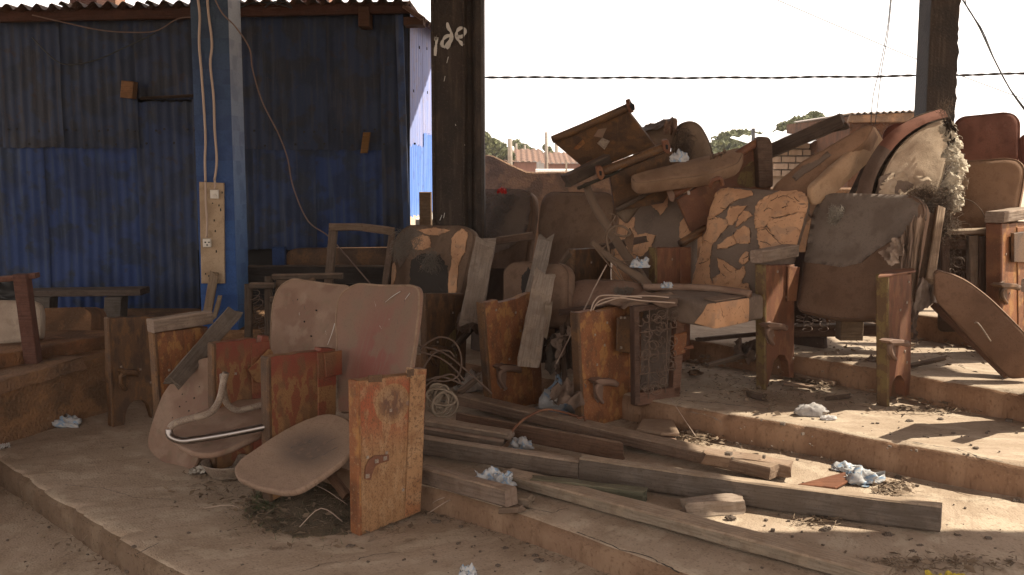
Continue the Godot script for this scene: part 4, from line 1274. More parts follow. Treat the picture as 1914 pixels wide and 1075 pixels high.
func build_row_one() -> void:
	var oj := on_floor(674, 1001, 0.0)
	var j := side_panel("front rusty orange side panel with scorched red top, foremost of the front row", oj, [674, 1002, 670, 712, 715, 706, 772, 699, 774, 690, 798, 690, 797, 708, 787, 957], M.rust_main, M.rust_orange, 0.055, [768, 702, 796, 700, 786, 956, 758, 966])
	var ib := begin()
	plate(ib, rounded(outline([682, 896, 684, 874, 690, 860, 700, 852, 728, 850, 728, 862, 712, 866, 702, 872, 697, 884, 694, 898], oj + SIDE * 0.008, SIDE), 0.006, 0.1), SIDE, 0.009, 0.002)
	part("iron_bracket", ib, M.rust_brown, j)
	for q in [[687, 890], [704, 862], [720, 857]]:
		var st := begin()
		box(st, on_plane(q[0], q[1], oj + SIDE * 0.011, SIDE), BACK * 0.008, UP * 0.008, SIDE * 0.005, Color.WHITE, 0.003)
		part("bolt_head", st, M.dull_steel, j)
	for q in [[690, 702, 714, 714], [762, 692, 774, 704]]:   # small tabs on the upper edge
		var st := begin()
		plate(st, outline([q[0], q[1], q[2], q[1] - 2, q[2], q[3], q[0], q[3] + 1], oj + SIDE * 0.006, SIDE), SIDE, 0.006, 0.001)
		part("fixing_tab", st, M.rust_dark, j)
	var of := oj - SIDE.cross(UP).normalized() * 0.0 + Vector3(-0.393, 0, -0.42)
	var f := side_panel("red and tan painted side panel just behind the dusty foremost seat", of, [507, 937, 503, 668, 560, 660, 598, 656, 600, 651, 627, 652, 629, 700, 625, 888], M.rust_red, M.rust_dark, 0.055, [594, 660, 628, 656, 629, 700, 626, 886, 596, 897])
	var hinge := begin()
	plate(hinge, outline([606, 660, 640, 655, 640, 700, 610, 706], of + SIDE * 0.02, SIDE), SIDE, 0.012, 0.003)
	part("hinge_plate", hinge, M.rust_red, f)
	var od := of + Vector3(-0.393, 0, -0.42)
	var d := side_panel("red streaked side panel standing behind the bent chrome tube", od, [403, 885, 401, 642, 445, 636, 478, 632, 480, 641, 488, 640, 490, 628, 503, 627, 507, 660, 500, 845], M.rust_red, M.rust_dark, 0.05, [470, 642, 504, 637, 506, 700, 501, 843, 474, 850])
	var dh := begin()
	plate(dh, rounded(outline([464, 690, 478, 680, 505, 650, 512, 660, 510, 716, 480, 716], od + SIDE * 0.03, SIDE), 0.02, 0.2), SIDE, 0.012, 0.003)
	part("hinge_plate", dh, M.rust_red, d)
	var ob := od + Vector3(-0.393, 0, -0.42)
	side_panel("tan side panel with a grey worn armrest, beside the leaning plywood back", ob, [305, 838, 290, 622, 388, 610, 394, 795], M.rust_orange, M.rust_dark, 0.06, [], [267, 607, 275, 598, 330, 594, 399, 597, 399, 605, 340, 614, 280, 623, 268, 618])
	var oa := on_floor(213, 798, 0.0)
	var a := side_panel("dark rusty side panel with an arched foot, leftmost of the front row", oa, [212, 798, 203, 700, 204, 594, 293, 591, 293, 700, 284, 781, 277, 757, 268, 748, 257, 747, 245, 753, 237, 766, 232, 797], M.rust_dark, M.rust_dark, 0.05, [])
	hook(a, 221, 692, oa, 0.72, M.rust_dark)
	# plywood backs, bent across
	var nb := LEANT
	var gpad := pad("bent_plywood", "dusty tan plywood seat back, left one of the leaning pair", "seat back", [505, 712, 514, 600, 525, 545, 546, 520, 600, 527, 652, 533, 664, 545, 660, 620, 640, 715], Vector3(-0.99, 0.4, -4.98) - nb * 0.07, Vector3(-0.60, 0.36, 0.715).normalized(), M.ply, 0.016, 0.0, 0.006, [0.03, 0.3, 0.2, 0.1, 0.2, 0.05, 0.04, 0.2, 0.03], Color.WHITE, "plywood seat backs", Vector2(0.4, -0.12), false, 0.006, "panel")
	var hpad := pad("bent_plywood", "plywood seat back with a faded red patch, right one of the leaning pair", "seat back", [630, 772, 637, 590, 644, 552, 668, 530, 774, 532, 790, 541, 789, 600, 772, 765], Vector3(-0.58, 0.4, -4.54) + nb * 0.085, Vector3(-0.735, 0.33, 0.592).normalized(), M.ply_red, 0.02, 0.0, 0.006, [0.03, 0.3, 0.12, 0.08, 0.05, 0.05, 0.2, 0.03], Color.WHITE, "plywood seat backs", Vector2(0.25, -0.06), true, 0.006, "panel")
	var peg_back: Node3D = get_node("bent_plywood")
	var holes := [[549, 580], [517, 592], [546, 590], [568, 601], [530, 610], [580, 628], [541, 628], [525, 640], [556, 560], [590, 580]]
	for q in holes:
		var st := begin()
		var c := on_plane(q[0], q[1], Vector3(-0.99, 0.4, -4.98) - nb * 0.062, Vector3(-0.60, 0.36, 0.715).normalized())
		var e := rng.randf_range(0.0014, 0.0032)
		plate(st, rounded(PackedVector3Array([c + Vector3(-e, -e * 1.6, 0), c + Vector3(e, -e * 1.6, 0), c + Vector3(e, e * 1.6, 0), c + Vector3(-e, e * 1.6, 0)]), 0.004, 0.1), nb, 0.012, 0.001)
		part("peg_hole", st, M.hole, peg_back)
	for g in [gpad, hpad]:   # the worn bare edge of each sheet
		var rimst := begin()
		var rim := PackedVector3Array()
		for i in g[1].f.size():
			rim.append(surf_at(g[1], g[1].f[i] * (1.0 - 0.006 / g[1].f[i].length()), -0.002))
		rim.append(rim[0])
		tube(rimst, rim, 0.0055, 6, -1.0, Color(0.3, 0.205, 0.145))
		part("worn_edge", rimst, M.wood, g[0])
	for k in 8:
		var st := begin()
		var px := rng.randf_range(535, 630)
		var py := rng.randf_range(545, 640)
		split_line(st, gpad[1], [px, py, px + rng.randf_range(-8, 8), py + rng.randf_range(10, 34)], 0, 0, 1, -0.0008, 0.0013)
		part("scratch", st, M.chalk if k % 3 == 0 else M.dark_rubber, gpad[0])
		var s2 := begin()
		px = rng.randf_range(660, 765)
		py = rng.randf_range(550, 650)
		split_line(s2, hpad[1], [px, py, px + rng.randf_range(-6, 12), py + rng.randf_range(10, 40)], 0, 0, 1, -0.0008, 0.0013)
		part("scratch", s2, M.chalk if k % 3 == 0 else M.dark_rubber, hpad[0])
	var scuff := begin()   # pale scratch and chipped paint on the right back
	for q in [[640, 628, 636, 630, 646, 633], [641, 632, 636, 634, 652, 636], [748, 545, 735, 553, 720, 565], [766, 548, 760, 556, 757, 560], [757, 664, 764, 665, 768, 662], [626, 604, 620, 624, 612, 645]]:
		tube(scuff, spline(outline(q, Vector3(-0.58, 0.4, -4.54) + nb * 0.092, Vector3(-0.735, 0.33, 0.592).normalized()), 3), 0.0022, 4, 0.001)
	single("paint_scratch", scuff, M.chalk, "pale scratches and chips on the right plywood back", "scratch")
	var oc := on_floor(322, 868, 0.0)
	var nc := Vector3(-0.50, 0.42, 0.75).normalized()
	pad("bent_plywood", "large dusty plywood back leaning on the floor against the tan side panel", "seat back", [277, 838, 284, 800, 306, 735, 340, 692, 382, 667, 425, 668, 415, 760, 366, 876, 350, 884, 300, 864], oc, nc, M.ply, 0.022, 0.0, 0.009, [0.05, 0.2, 0.2, 0.2, 0.2, 0.1, 0.2, 0.03, 0.03, 0.1], Color.WHITE, "plywood seat backs", Vector2(0.25, 0.08), false, 0.006, "panel")
	var leaning: Node3D = get_node("bent_plywood_002")
	for q in [[372, 723], [340, 737], [335, 760], [322, 781], [362, 744], [352, 768], [347, 751]]:
		var st := begin()
		var c := on_plane(q[0], q[1], oc + nc * 0.006, nc)
		var e := rng.randf_range(0.0018, 0.0034)
		plate(st, rounded(PackedVector3Array([c + Vector3(-e, -e * 1.5, 0), c + Vector3(e, -e * 1.5, 0), c + Vector3(e, e * 1.5, 0), c + Vector3(-e, e * 1.5, 0)]), 0.004, 0.1), nc, 0.02, 0.001)
		part("peg_hole", st, M.hole, leaning)
	# fallen plywood seats
	var oe := at_depth(410, 800, 4.66)
	var ne := Vector3(-0.12, 0.98, 0.2).normalized()
	pad("fallen_plywood", "dusty plywood seat under the bent chrome tube", "seat", [314, 808, 345, 782, 400, 756, 450, 744, 520, 744, 520, 795, 430, 838, 395, 848, 365, 848, 328, 832], oe, ne, M.ply, 0.028, -0.01, 0.012, 0.08, Color.WHITE, "fallen plywood seats", Vector2(0, 0), false, 0.006, "panel")
	var oi := at_depth(545, 850, 4.25)
	var ni := Vector3(-0.297, 0.86, 0.415).normalized()
	var seat := pad("fallen_plywood", "dusty plywood seat with a dark worn middle, tipped forward beside the foremost panel", "seat", [435, 874, 450, 856, 540, 795, 605, 769, 645, 777, 668, 800, 668, 840, 590, 897, 556, 917, 530, 921, 480, 912, 440, 893], oi, ni, M.ply_worn, 0.032, -0.012, 0.013, 0.1, Color.WHITE, "fallen plywood seats", Vector2(0, 0), true, 0.006, "panel")
	var brace := begin()
	beam(brace, at_depth(590, 870, 4.35), at_depth(640, 935, 4.25), 0.03, 0.04, BROWNWOOD, BROWNWOOD)
	part("seat_brace", brace, M.wood, seat[0])
	for k in 9:
		var sc := begin()
		var px := 545 + k * 9 + rng.randf_range(-6, 6)
		var py := 838 + rng.randf_range(-14, 26)
		split_line(sc, seat[1], [px, py, px + rng.randf_range(20, 45), py - rng.randf_range(8, 22)], 0, 0, 1, -0.0008, 0.0018)
		part("scratch", sc, M.dark_rubber, seat[0])
	var cth := thing("bent_tube_frame", "bent chrome tube frame lying on a plywood seat", "tube frame", at_depth(400, 815, 4.45))
	var lower := begin()
	tube(lower, spline(deep3([316, 803, 4.42, 319, 816, 4.41, 340, 824, 4.40, 370, 821, 4.40, 430, 811, 4.42, 500, 797, 4.46]), 6), 0.016, 10)
	part("polished_bend", lower, M.chrome, cth)
	var upper := begin()
	tube(upper, spline(deep3([422, 697, 4.62, 417, 716, 4.62, 412, 742, 4.58, 402, 762, 4.54, 386, 775, 4.5, 350, 784, 4.46, 326, 792, 4.43, 317, 801, 4.42]), 6), 0.0158, 10)
	part("dusty_bend", upper, M.dull_steel, cth)
	var second := begin()
	tube(second, spline(deep3([416, 700, 4.65, 419, 740, 4.68, 427, 758, 4.7, 444, 767, 4.72, 466, 763, 4.74, 510, 752, 4.78]), 6), 0.0145, 10)
	part("dusty_arm", second, M.dull_steel, cth)
	# bowl and paper under the seats
	var bowl := thing("metal_bowl", "dented grey metal bowl on the floor under the plywood seats", "bowl", on_floor(425, 905, 0.0))
	var bc := on_floor(428, 892, 0.0)
	var bst := begin()
	bst.set_smooth_group(0)
	var prof := [Vector2(0.0, 0.004), Vector2(0.075, 0.004), Vector2(0.09, 0.02), Vector2(0.115, 0.075), Vector2(0.128, 0.08), Vector2(0.122, 0.072), Vector2(0.10, 0.03), Vector2(0.0, 0.012)]
	for i in 28:
		var a0 := TAU * i / 28
		var a1 := TAU * (i + 1) / 28
		for k in prof.size() - 1:
			var f0 := func(an: float, q: Vector2) -> Vector3: return bc + Vector3(cos(an) * q.x, q.y, sin(an) * q.x)
			var out := Vector3(cos(a0), -0.3, sin(a0)) if k < 4 else Vector3(-cos(a0), 1, -sin(a0))
			quad(bst, f0.call(a0, prof[k]), f0.call(a1, prof[k]), f0.call(a1, prof[k + 1]), f0.call(a0, prof[k + 1]), Vector2(i * 0.02, k * 0.03), Vector2(i * 0.02 + 0.02, k * 0.03), Vector2(i * 0.02 + 0.02, k * 0.03 + 0.03), Vector2(i * 0.02, k * 0.03 + 0.03), out)
	part("shell", bst, M.dull_steel, bowl)
	var pap := begin()
	rag(pap, on_floor(352, 886, 0.012), on_floor(395, 884, 0.02), on_floor(405, 868, 0.03), on_floor(362, 872, 0.012), 0.012, 1.5, 0.03, Color(0.55, 0.5, 0.42))
	single("paper_scrap", pap, M.far, "torn pale card scrap on the floor beside the metal bowl", "paper scrap")
	# damp soil and weeds round the foremost panel
	var soil := begin()
	var rim := rounded(outline([452, 962, 480, 930, 540, 905, 610, 895, 680, 905, 668, 985, 640, 1000, 560, 1005, 500, 990], Vector3(0, 0.006, 0), UP), 0.05, 0.03)
	for i in rim.size():
		rim[i] += Vector3(rng.randf_range(-1, 1), 0, rng.randf_range(-1, 1)) * 0.018
	puff(soil, rim, UP, 0.008, 0.006, 0.004, 0.006)
	setting("soil", soil, M.soil, "stuff")
	var weeds := begin()
	for k in 760:
		var p := on_floor(555 + rng.randfn() * 62, 955 + rng.randfn() * 27, 0.0)
		if k > 330:
			p = on_floor(rng.randf_range(470, 515), rng.randf_range(922, 962), 0.0)
		var grow := Vector3(rng.randf_range(-1, 1), rng.randf_range(0.3, 1.2), rng.randf_range(-1, 1)).normalized() * rng.randf_range(0.012, 0.045)
		var s := Vector3(grow.z, 0, -grow.x).normalized() * 0.0014
		tri(weeds, p - s, p + s, p + grow, Vector2.ZERO, Vector2.ONE, Vector2.UP, UP)
	setting("weeds", weeds, M.grass, "stuff")
	var straw := begin()
	for q in [[590, 907, 612, 918, 650, 944], [455, 955, 430, 944, 380, 950], [800, 945, 830, 930, 870, 925], [800, 960, 840, 935, 850, 940], [560, 985, 600, 950, 640, 975]]:
		var p := PackedVector3Array()
		for i in range(0, 6, 2):
			p.append(on_floor(q[i], q[i + 1], 0.02 + 0.03 * (i % 4)))
		tube(straw, spline(p, 4), 0.0022, 4)
	setting("straw", straw, M.cable_pale, "stuff")

func build_left_side() -> void:
	var st := begin()
	box(st, at_depth(52, 600, 5.8), Vector3(0.038, 0, 0), Vector3(-0.02, 0.265, 0), Vector3(0, 0, 0.035), Color(0.12, 0.055, 0.04))
	var t := thing("bench_end", "brown wooden bench end with an armrest, at the left edge", "bench", at_depth(55, 680, 5.8))
	part("post", st, M.wood, t)
	var arm := begin()
	beam(arm, at_depth(-60, 534, 5.75), at_depth(66, 521, 5.8), 0.09, 0.028, Color(0.14, 0.065, 0.045), Color(0.2, 0.1, 0.07))
	part("armrest", arm, M.wood, t)
	var foot := begin()
	beam(foot, at_depth(-50, 700, 5.7), at_depth(75, 664, 5.9), 0.08, 0.05, Color(0.13, 0.085, 0.065), Color(0.2, 0.14, 0.1))
	part("foot_rail", foot, M.wood, t)
	pad("seat_cushion", "pale dusty foam cushion behind the brown bench end", "cushion", [-60, 650, -60, 572, -10, 560, 70, 562, 77, 580, 76, 632, 40, 640], at_depth(20, 605, 6.05), lean(12, 14), M.dusty, 0.12, 0.015, 0.02, 0.03, Color(0.36, 0.29, 0.225))
	var bagst := begin()
	crumple(bagst, at_depth(5, 560, 6.2), 0.13, 0.12, 0.12, 3, 0.35)
	single("black_bag", bagst, M.dark_rubber, "black bag on the pale foam cushion at the left edge", "bag")
	var blk := begin()
	plate(blk, rounded(deep([70, 650, 76, 576, 150, 574, 165, 586, 166, 640, 176, 650], 6.45), 0.03, 0.2), lean(6, 8), 0.35, 0.02, Color(1.0, 0.95, 0.9))
	single("earth_block", blk, M.mud_wall, "rounded brown earth block step behind the bench end", "block")
	var b := thing("wooden_bench", "low dark plank bench against the blue shed door", "bench", at_depth(150, 600, 7.4))
	var top := begin()
	beam(top, at_depth(40, 556, 7.35), at_depth(262, 553, 7.35), 0.2, 0.045, Color(0.11, 0.085, 0.07), Color(0.13, 0.1, 0.08), 0.005)
	part("seat", top, M.wood, b)
	for x in [84, 216]:
		var lg := begin()
		box(lg, at_depth(x, 590, 7.4), Vector3(0.06, 0, 0), Vector3(0.012, 0.14, 0), Vector3(0, 0, 0.07), Color(0.12, 0.1, 0.085))
		part("leg", lg, M.wood, b)
	var bag := begin()
	crumple(bag, on_floor(117, 797, 0.002), 0.085, 0.06, 0.055, 11, 0.6)
	single("plastic_bag", bag, M.bag, "crumpled pale blue plastic bag in the gutter below the terrace wall", "plastic bag")
	var pp := begin()
	rag(pp, on_floor(-2, 840, 0.01), on_floor(18, 834, 0.015), on_floor(18, 828, 0.02), on_floor(0, 830, 0.012), 0.01, 2.0, 0.03, Color(0.7, 0.68, 0.65))
	single("paper_scrap", pp, M.far, "small white paper scrap on the floor edge at the far left", "paper scrap")
	timber("split_plank", "grey weathered plank with a broken top leaning by the blue pillar's foot", "plank", at_depth(330, 735, 5.1), at_depth(462, 578, 5.55), 0.022, 0.085, GREYWOOD, Color(0.2, 0.165, 0.135), 0.006, 0.07, Vector3(-0.6, 0.8, 0))
	# dark rail and what is under it, between pillar and middle pillar
	timber("dark_rail", "long dark rail with a dusty top behind the plywood backs", "rail", at_depth(462, 532, 7.3), at_depth(815, 532, 7.3), 0.09, 0.13, Color(0.04, 0.032, 0.028), Color(0.16, 0.115, 0.085), 0.006)
	var pb := begin()
	plate(pb, rounded(deep([530, 505, 536, 470, 555, 464, 730, 462, 730, 505], 7.6), 0.04, 0.06), Vector3.BACK, 0.03, 0.004)
	single("peeling_board", pb, M.rust_dark, "board with peeling brown paint behind the empty chair frame", "board")
	var bb := begin()
	box(bb, at_depth(522, 482, 7.55), Vector3(0.045, 0, 0), Vector3(0, 0.08, 0), Vector3(0, 0, 0.03), Color(0.035, 0.06, 0.15))
	single("blue_post", bb, M.blue_plaster, "short blue painted post stub behind the dark rail", "post")
	var fr := thing("broken_chair", "dark wooden seat side frame with loose springs, right of the blue pillar", "seat frame", at_depth(520, 660, 6.4))
	for q in [[508, 650, 508, 516], [470, 655, 470, 530], [560, 640, 560, 520]]:
		var s := begin()
		beam(s, at_depth(q[0], q[1], 6.3), at_depth(q[2], q[3], 6.45), 0.04, 0.045, Color(0.085, 0.062, 0.047), Color(0.13, 0.09, 0.07), 0.004, 0.0, 0.0, Vector3.LEFT)
		part("upright", s, M.wood, fr)
	for q in [[466, 540, 512, 540], [505, 566, 562, 562], [508, 524, 640, 522]]:
		var s := begin()
		beam(s, at_depth(q[0], q[1], 6.35), at_depth(q[2], q[3], 6.35), 0.06, 0.035, Color(0.09, 0.065, 0.05), Color(0.2, 0.14, 0.1), 0.004)
		part("cross_bar", s, M.wood, fr)
	var board := begin()
	plate(board, deep([512, 560, 514, 522, 600, 520, 600, 560], 6.42), lean(-20, 8), 0.02, 0.003, Color(0.13, 0.085, 0.055))
	part("back_board", board, M.wood, fr)
	var coil := begin()
	for k in 5:
		spring(coil, at_depth(478 + k * 6, 560 + k * 18, 6.45), lean(-30, 60), 0.045, 0.1, 3)
	part("spring", coil, M.rust_wire, fr).set_meta("kind", "stuff")
	var tr := begin()
	fibres(tr, at_depth(488, 590, 6.5), Vector3(0.06, 0.14, 0.05), 90, 0.1, 0.0012)
	part("horsehair", tr, M.horsehair, fr).set_meta("kind", "stuff")
	var cf := thing("broken_chair", "empty wooden chair back frame standing behind the plywood backs", "chair frame", at_depth(665, 560, 6.95))
	for q in [[598, 560, 624, 424], [702, 560, 733, 432]]:
		var s := begin()
		beam(s, at_depth(q[0] + 20, q[1], 6.85), at_depth(q[2] + 6, q[3], 7.05), 0.05, 0.055 if q[0] < 650 else 0.045, Color(0.135, 0.095, 0.07), Color(0.2, 0.14, 0.1), 0.004, 0.0, 0.0, Vector3.LEFT)
		part("upright", s, M.wood, cf)
	var tb := begin()
	beam(tb, at_depth(614, 432, 7.02), at_depth(736, 440, 7.02), 0.05, 0.05, Color(0.17, 0.12, 0.085), Color(0.24, 0.165, 0.115), 0.006, 0.0, 0.0, UP, 0.012)
	part("top_rail", tb, M.wood, cf)

func spring(st: SurfaceTool, c: Vector3, ax: Vector3, r: float, len: float, turns: int) -> void:
	var u := ax.cross(UP if absf(ax.y) < 0.9 else Vector3.RIGHT).normalized()
	var v := ax.cross(u)
	var p := PackedVector3Array()
	for i in turns * 12 + 1:
		var t := float(i) / (turns * 12)
		var a := TAU * turns * t
		var rr := r * (0.62 + 0.38 * absf(t * 2.0 - 1.0))
		p.append(c + ax * len * (t - 0.5) + (u * cos(a) + v * sin(a)) * rr)
	tube(st, p, 0.0025, 4)

func build_row_two() -> void:
	var om := Vector3(0.36, 0.11, -5.3)
	var m := side_panel("rusty orange side panel with an iron bracket, in front of the spring frame", om, [1092, 808, 1086, 700, 1081, 585, 1112, 579, 1116, 583, 1158, 572, 1200, 574, 1198, 690, 1196, 812], M.rust_orange, M.rust_dark, 0.05, [1176, 660, 1192, 660, 1196, 812, 1180, 812])
	hook(m, 1110, 709, om, 0.85)
	var mp := begin()
	plate(mp, outline([1155, 595, 1200, 583, 1204, 578, 1190, 664, 1153, 656], om + SIDE * 0.05 - BACK * 0.02, SIDE), SIDE, 0.012, 0.003)
	part("hinge_plate", mp, M.rust_dark, m)
	for q in [[1161, 594], [1168, 594], [1161, 650], [1185, 655], [1181, 668], [1184, 700]]:
		var b := begin()
		box(b, on_plane(q[0], q[1], om + SIDE * 0.058 - BACK * 0.02, SIDE), BACK * 0.006, UP * 0.006, SIDE * 0.006, Color.WHITE, 0.002)
		part("bolt_head", b, M.dull_steel, m)
	var ol := Vector3(-0.01, 0.11, -5.75)
	var l := side_panel("rusty orange side panel under the splintered grey plank", ol, [920, 770, 908, 640, 904, 566, 930, 561, 932, 566, 960, 560, 995, 546, 1000, 556, 1010, 640, 1014, 768], M.rust_orange, M.rust_dark, 0.05, [985, 575, 1003, 572, 1013, 700, 1014, 766, 1000, 766])
	hook(l, 929, 683, ol, 0.85)
	var ok := Vector3(-0.38, 0.11, -6.2)
	var kk := side_panel("dark brown side panel with olive paint, right of the red patched plywood back", ok, [800, 738, 797, 549, 868, 549, 872, 640, 870, 716], M.rust_dark, M.rust_dark, 0.05, [850, 552, 867, 551, 870, 715, 856, 722])
	var op := begin()
	plate(op, rounded(outline([820, 715, 824, 665, 838, 630, 852, 612, 856, 640, 854, 715], ok + SIDE * 0.0035, SIDE), 0.03, 0.1), SIDE, 0.004, 0.001)
	part("olive_paint", op, M.paint_olive, kk)
	hook(kk, 803, 648, ok, 0.7, M.rust_dark)
	# torn upholstered back
	var nt := LEANT
	var t := pad("back_cushion", "torn upholstered seat back with grey stuffing and a hole, right of the empty frame", "seat back", [726, 560, 733, 470, 736, 442, 758, 419, 868, 420, 887, 436, 880, 470, 858, 556], Vector3(-0.45, 0.7, -6.7), nt, M.dusty, 0.07, 0.02, 0.03, [0.02, 0.1, 0.08, 0.08, 0.08, 0.06, 0.1, 0.02], Color(0.15, 0.1, 0.07), "upholstered backs in the heap")
	flakes(t[0], t[1], [[770, 450, 790, 440, 803, 444, 806, 462, 792, 468, 776, 466], [846, 446, 862, 428, 872, 436, 868, 470, 852, 500, 846, 480], [846, 486, 856, 484, 852, 545, 838, 547, 840, 510], [780, 430, 810, 426, 840, 430, 820, 440, 800, 438], [728, 500, 738, 490, 740, 515, 730, 545, 724, 548]], M.leather)
	flakes(t[0], t[1], [[768, 548, 772, 490, 790, 478, 822, 480, 834, 500, 836, 548]], M.deep_hole, 0, 0, 1, 0.002, "torn_hole", Color.WHITE, 0.002, 0.009)
	flakes(t[0], t[1], [[740, 470, 750, 436, 775, 430, 788, 440, 770, 452, 764, 478, 748, 500]], M.cloth, 0, 0, 1, 0.003, "torn_lining")
	var fz := begin()
	fibres(fz, at_depth(762, 450, 6.62), Vector3(0.08, 0.08, 0.03), 260, 0.07, 0.0011, 0.4)
	fibres(fz, at_depth(805, 484, 6.6), Vector3(0.04, 0.05, 0.02), 200, 0.07, 0.0011, 0.5)
	fibres(fz, at_depth(740, 465, 6.62), Vector3(0.02, 0.06, 0.03), 80, 0.06, 0.0011, 0.5)
	part("stuffing", fz, M.grey_hair, t[0]).set_meta("kind", "stuff")
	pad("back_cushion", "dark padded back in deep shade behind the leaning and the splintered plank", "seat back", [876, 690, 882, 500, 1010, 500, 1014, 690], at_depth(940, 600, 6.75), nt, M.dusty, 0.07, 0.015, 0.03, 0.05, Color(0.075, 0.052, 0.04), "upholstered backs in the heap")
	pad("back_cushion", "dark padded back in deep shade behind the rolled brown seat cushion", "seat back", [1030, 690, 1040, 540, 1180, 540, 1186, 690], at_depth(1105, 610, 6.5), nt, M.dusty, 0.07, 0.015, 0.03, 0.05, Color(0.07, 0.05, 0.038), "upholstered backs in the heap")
	# seats of the second row
	var u := pad("back_cushion", "small brown padded back with a dark tear, behind the splintered plank", "seat back", [936, 610, 938, 505, 950, 490, 975, 486, 1050, 490, 1063, 506, 1060, 610], Vector3(0.03, 0.7, -6.15), nt, M.dusty, 0.08, 0.025, 0.035, 0.06, Color(0.175, 0.112, 0.076), "upholstered backs in the heap")
	flakes(u[0], u[1], [[980, 600, 978, 520, 988, 506, 1012, 504, 1008, 540, 996, 600]], M.deep_hole, 0, 0, 1, 0.002, "torn_hole", Color.WHITE, 0.002, 0.009)
	var t2 := pad("seat_cushion", "rolled brown seat cushion with tufts of stuffing, between the two orange side panels", "cushion", [1048, 556, 1056, 530, 1080, 520, 1170, 520, 1205, 528, 1216, 545, 1200, 570, 1060, 578], at_depth(1130, 548, 5.85), Vector3(-0.35, 0.72, 0.6).normalized(), M.dusty, 0.09, 0.03, 0.04, 0.06, Color(0.175, 0.108, 0.075), "loose cushions in the heap")
	var tf := begin()
	fibres(tf, at_depth(1165, 542, 5.74), Vector3(0.05, 0.015, 0.03), 150, 0.04, 0.001, 0.3)
	part("stuffing", tf, M.grey_hair, t2[0]).set_meta("kind", "stuff")
	var bd := begin()
	beam(bd, at_depth(1046, 590, 5.7), at_depth(1130, 578, 5.7), 0.1, 0.02, Color(0.1, 0.06, 0.045), Color(0.14, 0.09, 0.065))
	part("base_board", bd, M.wood, t2[0])
	# spring frame
	var on := at_depth(1235, 660, 5.42)
	var nn := lean(28, 4)
	var sf := thing("broken_chair", "upended wooden seat frame with rusty coil springs beside the orange side panel", "seat frame", on)
	var bars := [[1268, 566, 1284, 562, 1272, 742, 1257, 744], [1192, 735, 1272, 722, 1272, 744, 1192, 760], [1192, 572, 1282, 560, 1281, 572, 1192, 584], [1186, 574, 1196, 572, 1198, 756, 1188, 758]]
	for q in bars:
		var b := begin()
		plate(b, outline(q, on, nn), nn, 0.05, 0.005, Color(0.16, 0.09, 0.062) if q[0] > 1200 or q[1] > 700 else Color(0.1, 0.06, 0.045))
		part("frame_bar", b, M.wood, sf)
	for i in 4:
		for j in 6:
			var c := on_plane(1206 + i * 17 + rng.randf_range(-5, 5), 596 + j * 25 - i * 2.5 + rng.randf_range(-7, 7), on + nn * rng.randf_range(0.0, 0.03), nn)
			if rng.randf() < 0.2:
				continue
			var s := begin()
			spring(s, c, (nn + Vector3(rng.randf_range(-1, 1), rng.randf_range(-1, 1), 0) * 0.9).normalized(), rng.randf_range(0.02, 0.036), rng.randf_range(0.05, 0.11), 2 + rng.randi() % 2)
			part("coil_spring", s, M.rust_wire, sf)
	for q in [[1196, 622, 1264, 612], [1196, 668, 1264, 656], [1196, 700, 1262, 690], [1214, 580, 1212, 745], [1248, 575, 1244, 735]]:
		var w := begin()
		tube(w, outline(q, on + nn * 0.012, nn), 0.0032, 5)
		part("tie_wire", w, M.rust_wire, sf)
	var lin := begin()
	rag(lin, on_plane(1196, 745, on - nn * 0.3, nn), on_plane(1260, 735, on - nn * 0.3, nn), on_plane(1262, 580, on - nn * 0.3, nn), on_plane(1196, 588, on - nn * 0.3, nn), 0.03, 1.4, 0.02, Color(0.14, 0.105, 0.085))
	part("sacking", lin, M.dusty, sf)
	var lug := begin()
	plate(lug, outline([1262, 625, 1285, 620, 1282, 660, 1260, 666], on + nn * 0.012, nn), nn, 0.012, 0.003)
	part("lug_plate", lug, M.rust_orange, sf)
	var pin := begin()
	tube(pin, PackedVector3Array([on_plane(1276, 651, on, nn), on_plane(1296, 648, on + nn * 0.03, nn)]), 0.011, 8)
	part("pivot_pin", pin, M.rust_brown, sf)
	var fold := begin()
	rag(fold, at_depth(1105, 575, 5.5), at_depth(1270, 572, 5.35), at_depth(1262, 548, 5.6), at_depth(1130, 552, 5.65), 0.03, 1.2, 0.015, Color(0.2, 0.135, 0.095))
	part("torn_cover", fold, M.dusty, sf)
	var reed := begin()
	for q in [[1108, 580, 1120, 563, 1150, 556, 1200, 562, 1262, 566], [1112, 572, 1160, 556, 1210, 553, 1250, 556], [1104, 582, 1112, 562, 1130, 552, 1200, 556]]:
		tube(reed, spline(deep(q, 5.32), 5), 0.004, 5)
	part("reed_edge", reed, M.cable_pale, sf)
	# weathered planks
	timber("split_plank", "grey weathered plank leaning between the dark and the orange side panel", "plank", at_depth(898, 618, 5.85), at_depth(929, 438, 6.2), 0.028, 0.125, Color(0.235, 0.188, 0.15), Color(0.27, 0.215, 0.17), 0.009, 0.11, Vector3.LEFT)
	timber("split_plank", "splintered grey plank lying across the orange side panel", "plank", at_depth(1006, 694, 5.5), at_depth(1041, 500, 5.75), 0.026, 0.12, Color(0.275, 0.215, 0.17), Color(0.3, 0.235, 0.19), 0.009, 0.1, Vector3.LEFT)
	timber("split_plank", "thin jagged grey plank spike rising behind the splintered plank", "plank", at_depth(1004, 575, 5.85), at_depth(1036, 432, 6.1), 0.02, 0.085, Color(0.23, 0.19, 0.16), Color(0.25, 0.2, 0.17), 0.007, 0.16, Vector3.LEFT)
	timber("split_plank", "pale torn splinter hanging beside the splintered plank", "plank", at_depth(1022, 640, 5.6), at_depth(1034, 560, 5.65), 0.01, 0.04, Color(0.26, 0.2, 0.15), Color(0.26, 0.2, 0.15), 0.005, 0.06, Vector3.LEFT)
